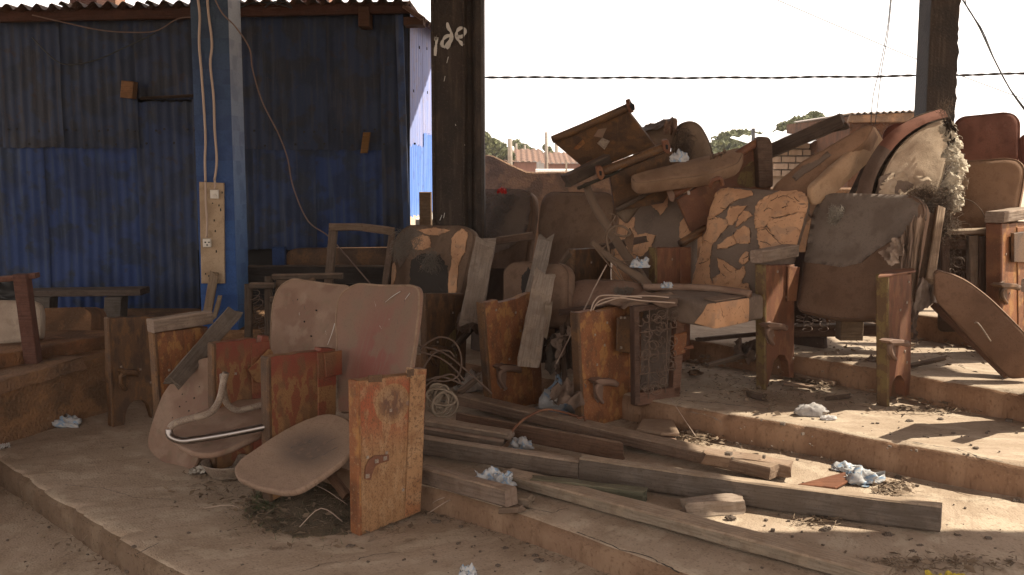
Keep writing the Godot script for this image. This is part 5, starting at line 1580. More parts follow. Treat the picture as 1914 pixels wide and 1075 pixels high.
	# flaps of old cover and bags on the step
	var fl := begin()
	rag(fl, at_depth(1018, 690, 5.75), at_depth(1082, 695, 5.75), at_depth(1076, 610, 5.9), at_depth(1020, 640, 5.9), 0.09, 0.9, 0.03, Color(0.125, 0.095, 0.075))
	single("torn_cover", fl, M.dusty, "curled dark torn cover between the two orange side panels", "torn cover")
	var fl2 := begin()
	rag(fl2, at_depth(1036, 706, 5.6), at_depth(1056, 640, 5.65), at_depth(1072, 612, 5.65), at_depth(1040, 622, 5.75), 0.05, 1.1, 0.03, Color(0.24, 0.18, 0.14))
	single("torn_cover", fl2, M.dusty, "pale twisted strip of cover standing between the orange side panels", "torn cover")
	var gb := begin()
	crumple(gb, on_floor(1056, 775, 0.11) + Vector3(0, 0, -0.05), 0.12, 0.16, 0.08, 23, 0.7)
	single("plastic_bag", gb, M.bag, "large crumpled grey blue plastic bag between the orange side panels", "plastic bag")
	var lt := begin()
	beam(lt, at_depth(1036, 758, 5.3), at_depth(1076, 722, 5.4), 0.006, 0.02, Color(0.36, 0.32, 0.28), Color(0.4, 0.36, 0.3))
	single("lath", lt, M.wood, "thin pale lath stuck in the grey blue plastic bag", "lath")
	var gs := begin()
	crumple(gs, on_floor(888, 728, 0.11), 0.11, 0.13, 0.09, 29, 0.5, Color(0.55, 0.48, 0.42))
	single("dusty_sack", gs, M.far, "dusty grey sack left of the orange side panel above the long timber", "sack")
	# rope and cables
	var rp := begin()
	var rc := at_depth(826, 748, 5.25)
	for k in 13:
		var p := PackedVector3Array()
		var ax := Vector3(rng.randf_range(-0.35, 0.35), rng.randf_range(-0.35, 0.35), 1).normalized()
		var uu := ax.cross(UP).normalized()
		var vv := ax.cross(uu)
		var turn := rng.randf() * PI
		var rr := rng.randf_range(0.05, 0.078)
		var squash := rng.randf_range(0.45, 0.9)
		var jit := Vector3(rng.randf_range(-0.02, 0.02), rng.randf_range(-0.022, 0.022), 0)
		for i in 22:
			var an := TAU * i / 22
			var e := Vector2(cos(an) * rr, sin(an) * rr * squash).rotated(turn)
			p.append(rc + jit + uu * e.x + vv * e.y + ax * (0.011 * (k % 6 - 3) + 0.006 * sin(an * 2.0 + k)))
		tube(rp, spline(p, 2, true) + PackedVector3Array([p[0]]), 0.0065, 5)
	single("rope_coil", rp, M.rope, "coil of dusty rope hanging at the end of the long timber", "rope")
	var cb := begin()
	for q in [[786, 652, 800, 640, 824, 630, 850, 640, 862, 668, 858, 700, 836, 712, 806, 712], [784, 658, 820, 668, 850, 690, 868, 712], [790, 690, 812, 660, 838, 656, 850, 668], [796, 712, 822, 704, 850, 712, 866, 720], [782, 646, 830, 660, 880, 700, 920, 736], [795, 722, 815, 708, 845, 700, 862, 716]]:
		tube(cb, spline(deep(q, 5.5), 6), 0.0055, 5)
	single("cable_tangle", cb, M.rust_wire, "tangle of dark cables in front of the dark brown side panel", "cable")
	var wr := begin()
	tube(wr, spline(deep3([946, 826, 4.9, 962, 800, 4.95, 985, 780, 5.05, 1018, 766, 5.15, 1050, 770, 5.15, 1078, 778, 5.1]), 6), 0.0065, 6)
	tube(wr, spline(deep3([1078, 778, 5.1, 1082, 782, 5.08, 1092, 780, 5.08, 1094, 786, 5.06]), 5), 0.006, 6)
	single("iron_rod", wr, M.rust_brown, "thin rusty rod bowed over the long timber below the orange side panels", "rod")
	var vn := begin()
	tube(vn, spline(deep3([1134, 495, 5.9, 1110, 540, 5.8, 1096, 570, 5.6, 1070, 620, 5.6, 1040, 680, 5.5]), 6), 0.004, 5)
	single("dry_stalk", vn, M.cable_pale, "thin dry stem trailing down left of the orange side panel with the bracket", "stem")
	vn = begin()
	tube(vn, spline(deep3([1254, 744, 5.3, 1270, 770, 5.2, 1300, 815, 5.05]), 4), 0.0025, 4)
	single("dry_stalk", vn, M.cable_pale, "thin dry stem hanging from the foot of the spring frame", "stem")

func build_row_three() -> void:
	var ow := Vector3(0.83, 0.25, -6.0)
	side_panel("brown side panel with a yellow streak, behind the peeling chair's seat", ow, [1228, 700, 1227, 463, 1292, 462, 1290, 670], M.rust_brown, M.paint_olive, 0.05, [1272, 466, 1291, 465, 1290, 665, 1274, 675])
	var ov := Vector3(0.37, 0.25, -6.47)
	side_panel("dark brown side panel half hidden behind the dead branch", ov, [1076, 670, 1075, 466, 1142, 462, 1142, 640], M.rust_dark, M.rust_dark, 0.05)
	var ox := Vector3(1.345, 0.25, -5.58)
	var x := side_panel("brown side panel with olive front edge and grey armrest, right of the peeling chair", ox, [1432, 733, 1430, 495, 1486, 495, 1485, 620, 1484, 706, 1477, 706, 1474, 677, 1467, 665, 1457, 664, 1447, 675, 1441, 702], M.rust_brown, M.paint_olive, 0.055, [], [1407, 480, 1412, 468, 1440, 465, 1493, 484, 1491, 492, 1412, 492])
	hook(x, 1431, 605, ox, 0.75)
	var xp := begin()
	plate(xp, outline([1474, 498, 1496, 499, 1489, 563, 1473, 563], ox + SIDE * 0.018 + BACK * 0.01, SIDE), SIDE, 0.012, 0.003)
	part("hinge_plate", xp, M.rust_brown, x)
	var oy := Vector3(1.855, 0.25, -5.15)
	var y := side_panel("sunlit reddish side panel with olive front edge standing on the bright step", oy, [1661, 769, 1660, 514, 1704, 512, 1703, 600, 1702, 738, 1694, 738, 1691, 712, 1684, 701, 1676, 702, 1669, 714, 1664, 740], M.rust_brown, M.paint_olive, 0.058, [])
	hook(y, 1660, 635, oy, 0.72)
	var yt := begin()
	plate(yt, PackedVector3Array([on_plane(1642, 515, oy, SIDE) + UP * 0.0, on_plane(1660, 511, oy + SIDE * 0.01, SIDE), on_plane(1712, 510, oy + SIDE * 0.01, SIDE), on_plane(1704, 510, oy - SIDE * 0.09, SIDE), on_plane(1648, 510, oy - SIDE * 0.09, SIDE)]), UP, 0.012, 0.002)
	part("top_plate", yt, M.rust_brown, y)
	# the next panel of that row stands just outside the view; its shadow falls across the step
	var oq := Vector3(2.36, 0.25, -4.66)
	var q := side_panel("brown side panel with an armrest at the right end of the bright step", oq, [1943, 815, 1941, 545, 1990, 543, 1989, 785, 1981, 785, 1978, 755, 1970, 743, 1961, 744, 1953, 757, 1947, 785], M.rust_brown, M.paint_olive, 0.058, [], [1920, 536, 1924, 520, 2000, 526, 2000, 548, 1924, 548])
	hook(q, 1941, 668, oq, 0.8)
	# the peeling chair
	var nb := LEANT
	var ob := Vector3(1.3, 0.7, -6.0)
	var chair := thing("cinema_chair", "upholstered chair with peeling orange leather, in the middle of the third row", "chair", Vector3(1.15, 0.25, -5.8))
	var bs := begin()
	var s := puff(bs, rounded(outline([1284, 560, 1300, 490, 1330, 372, 1340, 352, 1360, 347, 1492, 356, 1504, 368, 1504, 384, 1470, 500, 1455, 560], ob, nb), [0.02, 0.2, 0.1, 0.04, 0.04, 0.05, 0.04, 0.04, 0.2, 0.02]), nb, 0.085, 0.03, 0.035, 0.005)
	part("backrest", bs, M.cloth, chair)
	var back: Node3D = chair.get_child(0)
	flakes(back, s, [[150, 95, 190, 45, 240, 38, 405, 62, 410, 95, 330, 115, 268, 150, 225, 195, 150, 240, 122, 222], [116, 228, 190, 248, 250, 262, 255, 300, 215, 345, 165, 410, 78, 395], [76, 402, 155, 420, 140, 500, 130, 560, 135, 640, 150, 700, -2, 705, 28, 560], [275, 172, 385, 165, 330, 230, 300, 290, 262, 285, 250, 240], [335, 250, 365, 205, 400, 205, 425, 235, 370, 270, 315, 310], [190, 455, 200, 425, 290, 368, 310, 395, 320, 418, 260, 447], [300, 362, 325, 335, 370, 305, 405, 320, 411, 350, 405, 415, 328, 416]], M.leather, 1290, 340, 0.279, 0.006, "leather_flake", Color.WHITE, 0.007)
	flakes(back, s, [[190, 515, 250, 548, 315, 590, 300, 660, 235, 680, 215, 620], [215, 612, 330, 597, 362, 570, 370, 595, 345, 680, 300, 720, 150, 690, 165, 645], [345, 684, 392, 690, 402, 748, 304, 724], [340, 530, 385, 475, 397, 480, 398, 530, 375, 555, 345, 545], [455, 160, 490, 120, 590, 60, 690, 46, 745, 70, 768, 130, 748, 190, 670, 213, 600, 238, 545, 233, 518, 298, 455, 313, 450, 250], [462, 325, 525, 315, 560, 370, 650, 435, 655, 470, 580, 440, 485, 447, 465, 390], [550, 247, 610, 252, 680, 224, 745, 200, 720, 310, 672, 430, 602, 393, 567, 353, 532, 305]], M.leather, 1290, 340, 0.279, 0.006, "leather_flake", Color.WHITE, 0.007)
	for q3 in [[205, 175, 240, 185, 268, 150, 300, 130, 330, 112], [70, 240, 130, 250, 190, 248], [150, 245, 175, 238, 200, 246], [60, 545, 90, 540, 120, 528, 135, 505], [80, 395, 110, 392, 130, 410, 158, 415], [300, 345, 305, 380, 325, 410], [500, 200, 530, 175, 560, 190, 545, 205], [560, 250, 610, 235, 670, 212], [470, 330, 520, 318, 545, 350, 600, 410, 655, 440], [480, 690, 500, 650, 470, 640], [590, 110, 620, 90, 660, 95, 700, 130], [690, 100, 720, 130, 740, 125], [545, 130, 580, 100, 590, 70], [620, 180, 650, 160, 640, 130], [230, 560, 260, 600, 300, 610], [400, 500, 370, 520, 350, 515], [480, 400, 520, 410, 560, 440], [200, 600, 240, 640, 230, 670]]:
		var ck := begin()
		split_line(ck, s, q3, 1290, 340, 0.279, 0.0068, 0.0022)
		part("leather_crack", ck, M.hole, back)
	var c0 := Vector3(1.045, 0.775, -5.31)
	var A := Vector3(-0.683, 0, -0.73)
	var ss := begin()
	var top := PackedVector3Array([c0, c0 + A * 0.5, c0 + A * 0.5 + BACK * 0.46, c0 + BACK * 0.46])
	var ssf := puff(ss, rounded(top, 0.025, 0.03), UP, 0.13, 0.02, 0.02, 0.012)
	part("seat", ss, M.dusty, chair)
	var seat: MeshInstance3D = chair.get_child(1)
	seat.material_override = M.cloth
	# leather left on the seat: the right side, the front corner, the upper face
	var fr := PackedVector3Array([c0 + SIDE * 0.004, c0 + BACK * 0.3 + SIDE * 0.004, c0 + BACK * 0.3 + SIDE * 0.004 - UP * 0.13, c0 + SIDE * 0.004 - UP * 0.135])
	var l1 := begin()
	puff(l1, rounded(fr, 0.012, 0.03), SIDE, 0.006, 0.008, 0.003, 0.008)
	part("side_leather", l1, M.leather, seat)
	var l2 := begin()
	puff(l2, rounded(PackedVector3Array([c0 + FRONT * 0.004 - SIDE * 0.0, c0 + FRONT * 0.004 + A * 0.05 - UP * 0.01, c0 + FRONT * 0.004 + A * 0.08 - UP * 0.06, c0 + FRONT * 0.004 + A * 0.13 - UP * 0.12, c0 + FRONT * 0.004 - UP * 0.135]), 0.01, 0.02), FRONT, 0.005, 0.003, 0.002, 0.006)
	part("corner_leather", l2, M.leather, seat)
	var l3 := begin()
	puff(l3, rounded(PackedVector3Array([c0 + UP * 0.006 + BACK * 0.0, c0 + UP * 0.012 + A * 0.1 + BACK * 0.03, c0 + UP * 0.02 + A * 0.13 + BACK * 0.2, c0 + UP * 0.012 + A * 0.02 + BACK * 0.33, c0 + UP * 0.004 + BACK * 0.2]), 0.01, 0.03), UP, 0.005, 0.004, 0.002, 0.01, 0, 0, Color(0.2, 0.14, 0.1))
	part("top_skin", l3, M.dusty, seat)
	var fold := begin()
	tube(fold, spline(PackedVector3Array([c0 + BACK * 0.05 + A * 0.52 + UP * 0.03, c0 + BACK * 0.22 + A * 0.3 + UP * 0.035, c0 + BACK * 0.28 + A * 0.1 + UP * 0.03, c0 + BACK * 0.3 + UP * 0.02 + SIDE * 0.01]), 5), 0.02, 8)
	part("rolled_skin", fold, M.ply, seat)
	# the grey padded back beside it
	var og := Vector3(1.85, 0.7, -5.62)
	var g := pad("back_cushion", "wide grey padded back with a torn cover, between the two arched side panels", "seat back", [1484, 580, 1500, 480, 1518, 392, 1536, 365, 1556, 358, 1700, 362, 1722, 372, 1730, 392, 1716, 470, 1694, 596, 1560, 598], og, nb, M.dusty, 0.08, 0.025, 0.03, [0.05, 0.2, 0.1, 0.05, 0.05, 0.08, 0.04, 0.05, 0.2, 0.04, 0.2], Color(0.155, 0.095, 0.065), "upholstered backs in the heap")
	flakes(g[0], g[1], [[1522, 392, 1536, 368, 1556, 361, 1704, 365, 1722, 375, 1722, 408, 1694, 434, 1642, 465, 1612, 490, 1575, 498, 1505, 487]], M.dusty, 0, 0, 1, 0.005, "grey_cover", Color(0.165, 0.131, 0.108), 0.004, 0.0006)
	var gf := begin()
	fibres(gf, on_plane(1562, 402, og + nb * 0.045, nb), Vector3(0.035, 0.045, 0.012), 460, 0.028, 0.0014, 0.1)
	part("stuffing_tuft", gf, M.tuft, g[0]).set_meta("kind", "stuff")
	M.fluff.vertex_color_use_as_albedo = true
	for q2 in [[1644, 470, 1682, 440, 1690, 470, 1668, 500, "pale lining flap hanging from the grey padded back", Color(0.33, 0.25, 0.19)], [1686, 440, 1712, 400, 1700, 540, 1682, 540, "brown strip of torn cover at the grey back's right edge", Color(0.19, 0.13, 0.095)], [1700, 420, 1730, 398, 1712, 560, 1694, 560, "tan folded strip of cover beside the upright lath", Color(0.27, 0.19, 0.135)], [1716, 520, 1752, 530, 1752, 566, 1704, 590, "curled grey flap of cover above the sunlit side panel", Color(0.24, 0.19, 0.155)], [1700, 536, 1722, 560, 1716, 640, 1700, 600, "short dark flap of cover right of the sunlit side panel", Color(0.12, 0.085, 0.065)]]:
		var st := begin()
		rag(st, at_depth(q2[6], q2[7], 5.42), at_depth(q2[4], q2[5], 5.4), at_depth(q2[2], q2[3], 5.5), at_depth(q2[0], q2[1], 5.5), 0.045, 0.9, 0.02, q2[9])
		single("torn_cover", st, M.dusty, q2[8], "torn cover", "strips of torn seat cover")
	timber("upright_lath", "pale upright lath catching the sun right of the grey padded back", "lath", at_depth(1748, 528, 5.45), at_depth(1768, 386, 5.7), 0.04, 0.045, Color(0.27, 0.19, 0.13), Color(0.3, 0.22, 0.15), 0.003, 0.02, Vector3.LEFT)
	timber("upright_lath", "brown upright lath pressed against the sunlit pale lath", "lath", at_depth(1733, 528, 5.5), at_depth(1750, 396, 5.72), 0.03, 0.06, Color(0.17, 0.11, 0.075), Color(0.2, 0.14, 0.1), 0.004, 0.03, Vector3.LEFT)
	# backs behind: the last seats of row three
	var p := pad("back_cushion", "plain brown padded back behind the dead branch", "seat back", [998, 530, 1006, 400, 1012, 368, 1026, 357, 1136, 357, 1151, 372, 1134, 460, 1110, 530], Vector3(0.5, 0.7, -7.0), nb, M.dusty, 0.08, 0.025, 0.03, 0.08, Color(0.18, 0.115, 0.078), "upholstered backs in the heap")
	var o2 := pad("back_cushion", "padded back with matted grey stuffing, right of the dark pillar", "seat back", [850, 530, 860, 420, 868, 368, 882, 353, 976, 351, 996, 364, 996, 400, 976, 530], Vector3(0.03, 0.7, -7.45), nb, M.dusty, 0.08, 0.02, 0.03, 0.08, Color(0.15, 0.095, 0.065), "upholstered backs in the heap")
	flakes(o2[0], o2[1], [[864, 470, 868, 410, 880, 376, 920, 372, 950, 356, 985, 356, 988, 390, 980, 440, 950, 462, 905, 480]], M.cloth, 0, 0, 1, 0.006, "matted_lining")
	var of := begin()
	fibres(of, on_plane(930, 410, Vector3(0.03, 0.7, -7.45) + nb * 0.04, nb), Vector3(0.16, 0.19, 0.05), 900, 0.06, 0.0016, 0.3)
	part("stuffing", of, M.grey_hair, o2[0]).set_meta("kind", "stuff")
	var rs := begin()
	rag(rs, at_depth(928, 361, 7.3), at_depth(948, 362, 7.3), at_depth(946, 352, 7.32), at_depth(934, 350, 7.32), 0.03, 1.5, 0.02)
	single("red_scrap", rs, M.red_plastic, "small bright red plastic scrap on the stuffing of a padded back", "plastic scrap")
	var fb := begin()
	beam(fb, at_depth(928, 458, 6.9), at_depth(998, 448, 6.9), 0.06, 0.05, Color(0.13, 0.085, 0.06), Color(0.22, 0.15, 0.1))
	single("seat_rail", fb, M.wood, "brown seat rail in front of the matted grey padded back", "rail")
	var qq := pad("back_cushion", "padded back with large peeled orange patches, left of the peeling chair", "seat back", [1138, 530, 1150, 440, 1160, 378, 1174, 357, 1268, 356, 1290, 368, 1294, 400, 1290, 530], Vector3(0.95, 0.7, -6.55), nb, M.cloth, 0.085, 0.025, 0.03, 0.08, Color.WHITE, "upholstered backs in the heap")
	flakes(qq[0], qq[1], [[1163, 364, 1179, 356, 1199, 359, 1181, 373, 1167, 371], [1212, 375, 1228, 367, 1246, 362, 1248, 385, 1236, 403, 1232, 395, 1222, 387], [1156, 389, 1173, 389, 1171, 401, 1167, 415, 1152, 436, 1146, 440], [1169, 409, 1188, 408, 1186, 430, 1195, 442, 1181, 470, 1150, 475, 1146, 442], [1187, 444, 1208, 438, 1227, 442, 1218, 463, 1200, 479, 1183, 473], [1273, 416, 1287, 400, 1292, 436, 1277, 448, 1271, 442], [1142, 480, 1176, 474, 1196, 484, 1190, 528, 1140, 528]], M.leather)
	# dead branch
	var br := thing("dead_branch", "dead forked branch with loose vines lying across the padded backs", "branch", at_depth(1180, 500, 6.0))
	var b1 := begin()
	tube(b1, spline(deep3([1096, 346, 6.55, 1112, 385, 6.4, 1138, 428, 6.3, 1165, 470, 6.15, 1190, 505, 6.0, 1216, 545, 5.75]), 5), 0.026, 8, 0.03)
	part("limb", b1, M.twig, br)
	var b2 := begin()
	tube(b2, spline(deep3([1106, 452, 6.0, 1130, 474, 5.98, 1160, 496, 5.92, 1200, 522, 5.85, 1214, 540, 5.75]), 5), 0.016, 7, 0.03)
	part("limb", b2, M.twig, br)
	var vi := begin()
	for q3 in [[1138, 470, 1134, 440, 1148, 424, 1166, 424, 1178, 436, 1166, 442, 1146, 436], [1138, 460, 1142, 480, 1160, 488, 1190, 486, 1198, 494], [1126, 450, 1140, 420, 1150, 404, 1138, 398], [1120, 470, 1150, 440, 1146, 410], [1106, 456, 1150, 510, 1190, 560, 1200, 548], [1170, 490, 1180, 520, 1212, 548, 1216, 556], [1150, 494, 1170, 530, 1210, 560]]:
		tube(vi, spline(deep(q3, 5.9), 6), 0.0035 if q3.size() < 12 else 0.007, 5)
	part("vine", vi, M.twig, br)
	var lf := begin()
	plate(lf, rounded(deep([1167, 450, 1176, 424, 1186, 440, 1184, 474, 1178, 474], 5.95), 0.01, 0.2), lean(-20, 10), 0.004, 0.001)
	part("dry_leaf", lf, M.rust_dark, br)
	var w1 := begin()
	crumple(w1, at_depth(1196, 500, 5.85), 0.05, 0.055, 0.03, 31, 0.5)
	single("plastic_bag", w1, M.bag, "small crumpled pale blue bag caught beside the dead branch", "plastic bag")
	var w2 := begin()
	crumple(w2, at_depth(1247, 538, 5.55), 0.03, 0.03, 0.022, 37, 0.5)
	single("plastic_bag", w2, M.bag, "tiny white crumpled bag on the back of the peeling chair's seat", "plastic bag")

func build_heap() -> void:
	# side panel thrown on top, its rail up
	var oa := at_depth(1130, 260, 6.7)
	var na := lean(-8, -30)
	var a := thing("thrown_divider", "dark side panel thrown on top of the heap, its rail slanting up against the sky", "side panel", oa)
	var st := begin()
	plate(st, outline([1034, 266, 1172, 205, 1225, 273, 1100, 322], oa, na), na, 0.03, 0.004, Color.WHITE, true)
	part("panel", st, M.rust_dark, a)
	var rl := begin()
	tube(rl, spline(outline([1033, 261, 1100, 233, 1182, 197], oa + na * 0.01, na), 4), 0.025, 10)
	part("rail", rl, M.rust_dark, a)
	var cl := begin()
	tube(cl, outline([1174, 199, 1180, 197], oa + na * 0.01, na), 0.045, 10)
	part("rail_end", cl, M.rust_brown, a)
	var hp := begin()
	plate(hp, rounded(PackedVector3Array(Array(outline([1179, 192, 1186, 196, 1187, 206, 1181, 207, 1177, 199], oa + na * 0.055, na))), 0.008, 0.2), na, 0.006, 0.001)
	part("bolt_hole", hp, M.hole, a)
	for q in [[[1072, 278, 1090, 260, 1094, 268, 1080, 280], "rust_orange"], [[1096, 304, 1118, 294, 1126, 296, 1110, 308], "rust_orange"], [[1110, 255, 1118, 242, 1134, 240, 1126, 258], "ply"], [[1116, 268, 1126, 258, 1140, 264, 1130, 280], "dull_steel"]]:
		var fs := begin()
		plate(fs, outline(q[0], oa + na * 0.008, na), na, 0.006, 0.001)
		part("peeled_patch", fs, M[q[1]], a)
	# second panel under it
	var ob := at_depth(1180, 320, 6.5)
	var nb := lean(12, -15)
	var b := thing("thrown_divider", "second thrown side panel with rail and slotted end, under the topmost one", "side panel", ob)
	var bp := begin()
	plate(bp, outline([1140, 328, 1250, 282, 1290, 300, 1240, 380, 1150, 395], ob - nb * 0.02, nb), nb, 0.03, 0.004, Color.WHITE, true)
	part("panel", bp, M.rust_dark, b)
	var br := begin()
	tube(br, spline(outline([1122, 322, 1180, 300, 1246, 274], ob, nb), 4), 0.028, 10)
	part("rail", br, M.rust_dark, b)
	for q in [[1122, 324], [1246, 275]]:
		var e := begin()
		plate(e, rounded(outline([q[0] - 8, q[1] - 12, q[0] + 3, q[1] - 14, q[0] + 9, q[1] + 6, q[0] + 3, q[1] + 14, q[0] - 5, q[1] + 8], ob + nb * 0.035, nb), 0.012, 0.2), nb, 0.03, 0.004)
		part("slotted_end", e, M.rust_brown, b)
		var e2 := begin()
		plate(e2, rounded(outline([q[0] - 2, q[1] - 5, q[0] + 3, q[1] - 4, q[0] + 3, q[1] + 5, q[0] - 1, q[1] + 4], ob + nb * 0.0375, nb), 0.006, 0.2), nb, 0.004, 0.001)
		part("slot", e2, M.hole, b)
	timber("timber_stub", "dark timber end jutting left under the thrown side panels", "timber", at_depth(1066, 350, 6.5), at_depth(1150, 308, 6.6), 0.1, 0.075, Color(0.085, 0.06, 0.045), Color(0.15, 0.105, 0.075), 0.006, 0.02)
	timber("timber_stub", "thin dark lath below the dark timber end", "timber", at_depth(1080, 356, 6.45), at_depth(1160, 322, 6.5), 0.03, 0.02, Color(0.05, 0.04, 0.03), Color(0.1, 0.07, 0.05), 0.004, 0.02)
	pad("seat_cushion", "brown cushion standing on edge below the thrown side panels", "cushion", [1140, 345, 1160, 328, 1215, 335, 1200, 380, 1170, 420, 1150, 400], at_depth(1170, 365, 6.65), lean(-12, 5), M.dusty, 0.06, 0.02, 0.02, 0.03, Color(0.16, 0.11, 0.078), "loose cushions in the heap")
	# flat cushion in the middle of the heap
	var oc := at_depth(1280, 318, 6.35)
	var nc := Vector3(-0.10, 0.88, 0.46).normalized()
	pad("seat_cushion", "long flat brown cushion lying on the heap below the small blue bag", "cushion", [1176, 328, 1240, 310, 1300, 296, 1384, 275, 1391, 282, 1380, 305, 1320, 326, 1188, 342], oc, nc, M.dusty, 0.085, 0.012, 0.02, 0.04, Color(0.22, 0.138, 0.09), "loose cushions in the heap")
	var cr := begin()
	rag(cr, at_depth(1326, 296, 6.15), at_depth(1358, 288, 6.15), at_depth(1356, 282, 6.2), at_depth(1330, 290, 6.2), 0.02, 1.2, 0.02, Color(0.15, 0.1, 0.07))
	single("torn_cover", cr, M.dusty, "curled scrap of cover on the long flat cushion", "torn cover")
	var eb := pad("back_cushion", "small round topped padded back sticking up from the heap against the sky", "seat back", [1258, 330, 1264, 250, 1276, 228, 1296, 223, 1312, 232, 1332, 268, 1342, 330], at_depth(1300, 270, 6.9), lean(12, 6), M.dusty, 0.1, 0.03, 0.04, 0.06, Color(0.17, 0.118, 0.08), "upholstered backs in the heap")
	var ef := begin()
	fibres(ef, at_depth(1278, 268, 6.8), Vector3(0.05, 0.1, 0.05), 260, 0.07, 0.0014, 0.4)
	part("stuffing", ef, M.horsehair, eb[0]).set_meta("kind", "stuff")
	var of := at_depth(1230, 248, 6.95)
	var fbk := pad("back_cushion", "broken box shaped seat back with a torn edge behind the topmost side panel", "seat back", [1180, 300, 1196, 250, 1262, 222, 1268, 240, 1262, 262, 1240, 300], of, lean(-6, 8), M.dusty, 0.1, 0.012, 0.015, 0.02, Color(0.2, 0.135, 0.092), "upholstered backs in the heap")
	var ft := begin()
	rag(ft, at_depth(1196, 250, 6.9), at_depth(1266, 228, 6.85), at_depth(1260, 217, 7.05), at_depth(1196, 238, 7.05), 0.014, 1.3, 0.02, Color(0.12, 0.085, 0.065))
	part("torn_edge", ft, M.dusty, fbk[0])
	var ff := begin()
	rag(ff, at_depth(1240, 250, 6.78), at_depth(1268, 246, 6.78), at_depth(1264, 222, 6.82), at_depth(1240, 232, 6.84), 0.04, 1.3, 0.03, Color(0.2, 0.125, 0.085))
	part("torn_flap", ff, M.dusty, fbk[0])
	var bg := begin()
	crumple(bg, at_depth(1270, 303, 6.2), 0.05, 0.065, 0.035, 41, 0.5)
	single("plastic_bag", bg, M.bag, "crumpled pale blue bag sitting on top of the heap", "plastic bag")
	# slanting panel with a rail, and its end post
	var od := at_depth(1340, 350, 6.5)
	var nd := lean(14, -4)
	var d := thing("slanted_divider", "slanted brown panel with a long rail and olive stains behind the peeling chair", "side panel", od)
	var dp := begin()
	plate(dp, outline([1266, 374, 1418, 272, 1442, 300, 1440, 420, 1320, 446, 1292, 432], od, nd), nd, 0.03, 0.004, Color.WHITE, true)
	part("panel", dp, M.rust_brown, d)
	var ds := begin()
	plate(ds, rounded(outline([1375, 345, 1385, 318, 1405, 300, 1420, 305, 1418, 345, 1400, 352], od + nd * 0.004, nd), 0.05, 0.1), nd, 0.005, 0.001)
	part("olive_stain", ds, M.paint_olive, d)
	var dr := begin()
	tube(dr, spline(outline([1256, 366, 1330, 318, 1422, 262], od + nd * 0.02, nd), 4), 0.026, 10)
	part("rail", dr, M.rust_brown, d)
	var de := begin()
	plate(de, rounded(outline([1246, 355, 1256, 352, 1262, 364, 1260, 378, 1252, 376], od + nd * 0.05, nd), 0.012, 0.2), nd, 0.012, 0.003)
	part("rail_end", de, M.ply, d)
	var dw := begin()
	plate(dw, rounded(outline([1284, 357, 1290, 356, 1291, 364, 1285, 365], od + nd * 0.006, nd), 0.01, 0.2), nd, 0.006, 0.002)
	part("washer", dw, M.chrome, d)
	var post := begin()
	plate(post, rounded(outline([1416, 262, 1424, 256, 1438, 256, 1444, 268, 1446, 350, 1420, 352], od + nd * 0.06, nd), 0.02, 0.2), nd, 0.07, 0.006, Color(0.13, 0.085, 0.062))
	part("end_post", post, M.wood, d)
	var clip := begin()
	tube(clip, spline(deep3([1328, 350, 6.2, 1332, 338, 6.18, 1346, 334, 6.18, 1350, 346, 6.2]), 5), 0.014, 8)
	part("clip", clip, M.rust_brown, d)
	var tb := begin()
	tube(tb, deep3([1272, 456, 6.25, 1318, 428, 6.35]), 0.026, 10)
	single("iron_tube", tb, M.rust_dark, "short dark iron tube left of the peeling chair's back", "tube")
	timber("rising_timber", "dark square timber rising to the right against the sky", "timber", at_depth(1436, 296, 6.7), at_depth(1578, 236, 6.45), 0.075, 0.085, Color(0.095, 0.07, 0.053), Color(0.19, 0.135, 0.095), 0.005, 0.0)
	timber("timber_stub", "small dark wood scrap under the end of the rising timber", "timber", at_depth(1556, 246, 6.5), at_depth(1590, 240, 6.45), 0.04, 0.04, DARKWOOD, BROWNWOOD, 0.01, 0.03)
	# big slanted cushion, two faces
	var oh := at_depth(1540, 300, 6.2)
	var nh := Vector3(-0.50, 0.42, 0.76).normalized()
	var hc := pad("seat_cushion", "thick tan leather cushion slanting up right of the rising timber", "cushion", [1436, 372, 1446, 346, 1500, 300, 1560, 266, 1618, 234, 1634, 233, 1620, 262, 1560, 310, 1520, 350, 1500, 400], oh, nh, M.dusty, 0.15, 0.015, 0.022, 0.03, Color(0.245, 0.148, 0.094), "loose cushions in the heap")
	var hs := begin()   # the tan side band
	for q in [[[1518, 352, 1560, 312, 1618, 262, 1636, 234, 1656, 266, 1640, 290, 1575, 350, 1545, 378, 1520, 385], lean(40, -6), 6.12]]:
		puff(hs, rounded(outline(q[0], at_depth(1585, 310, q[2]), q[1]), 0.03, 0.04), q[1], 0.04, 0.02, 0.012, 0.008, 0, 0, Color(0.37, 0.245, 0.15))
	part("side_band", hs, M.dusty, hc[0])
	flakes(hc[0], hc[1], [[1482, 330, 1500, 312, 1530, 300, 1545, 285, 1552, 292, 1530, 310, 1505, 325, 1490, 338]], M.cloth, 0, 0, 1, 0.003, "torn_crack")
	# the burst seat with white stuffing
	var oi := at_depth(1710, 300, 6.0)
	var ni := lean(2, 12)
	var bi := pad("burst_cushion", "burst beige seat pad with white stuffing and a curved red edge below the brown pillar", "cushion", [1636, 385, 1644, 345, 1662, 300, 1694, 258, 1740, 230, 1772, 222, 1776, 262, 1764, 330, 1748, 372, 1700, 346], oi, ni, M.dusty, 0.05, 0.02, 0.015, [0.05, 0.1, 0.2, 0.2, 0.2, 0.03, 0.05, 0.1, 0.02, 0.02], Color(0.42, 0.325, 0.235))
	var seat: Node3D = bi[0]
	var band := begin()   # the curved leather edge
	band.set_smooth_group(0)
	var inner := spline(outline([1628, 395, 1632, 350, 1650, 306, 1684, 262, 1728, 232, 1772, 218], oi + ni * 0.012, ni), 6)
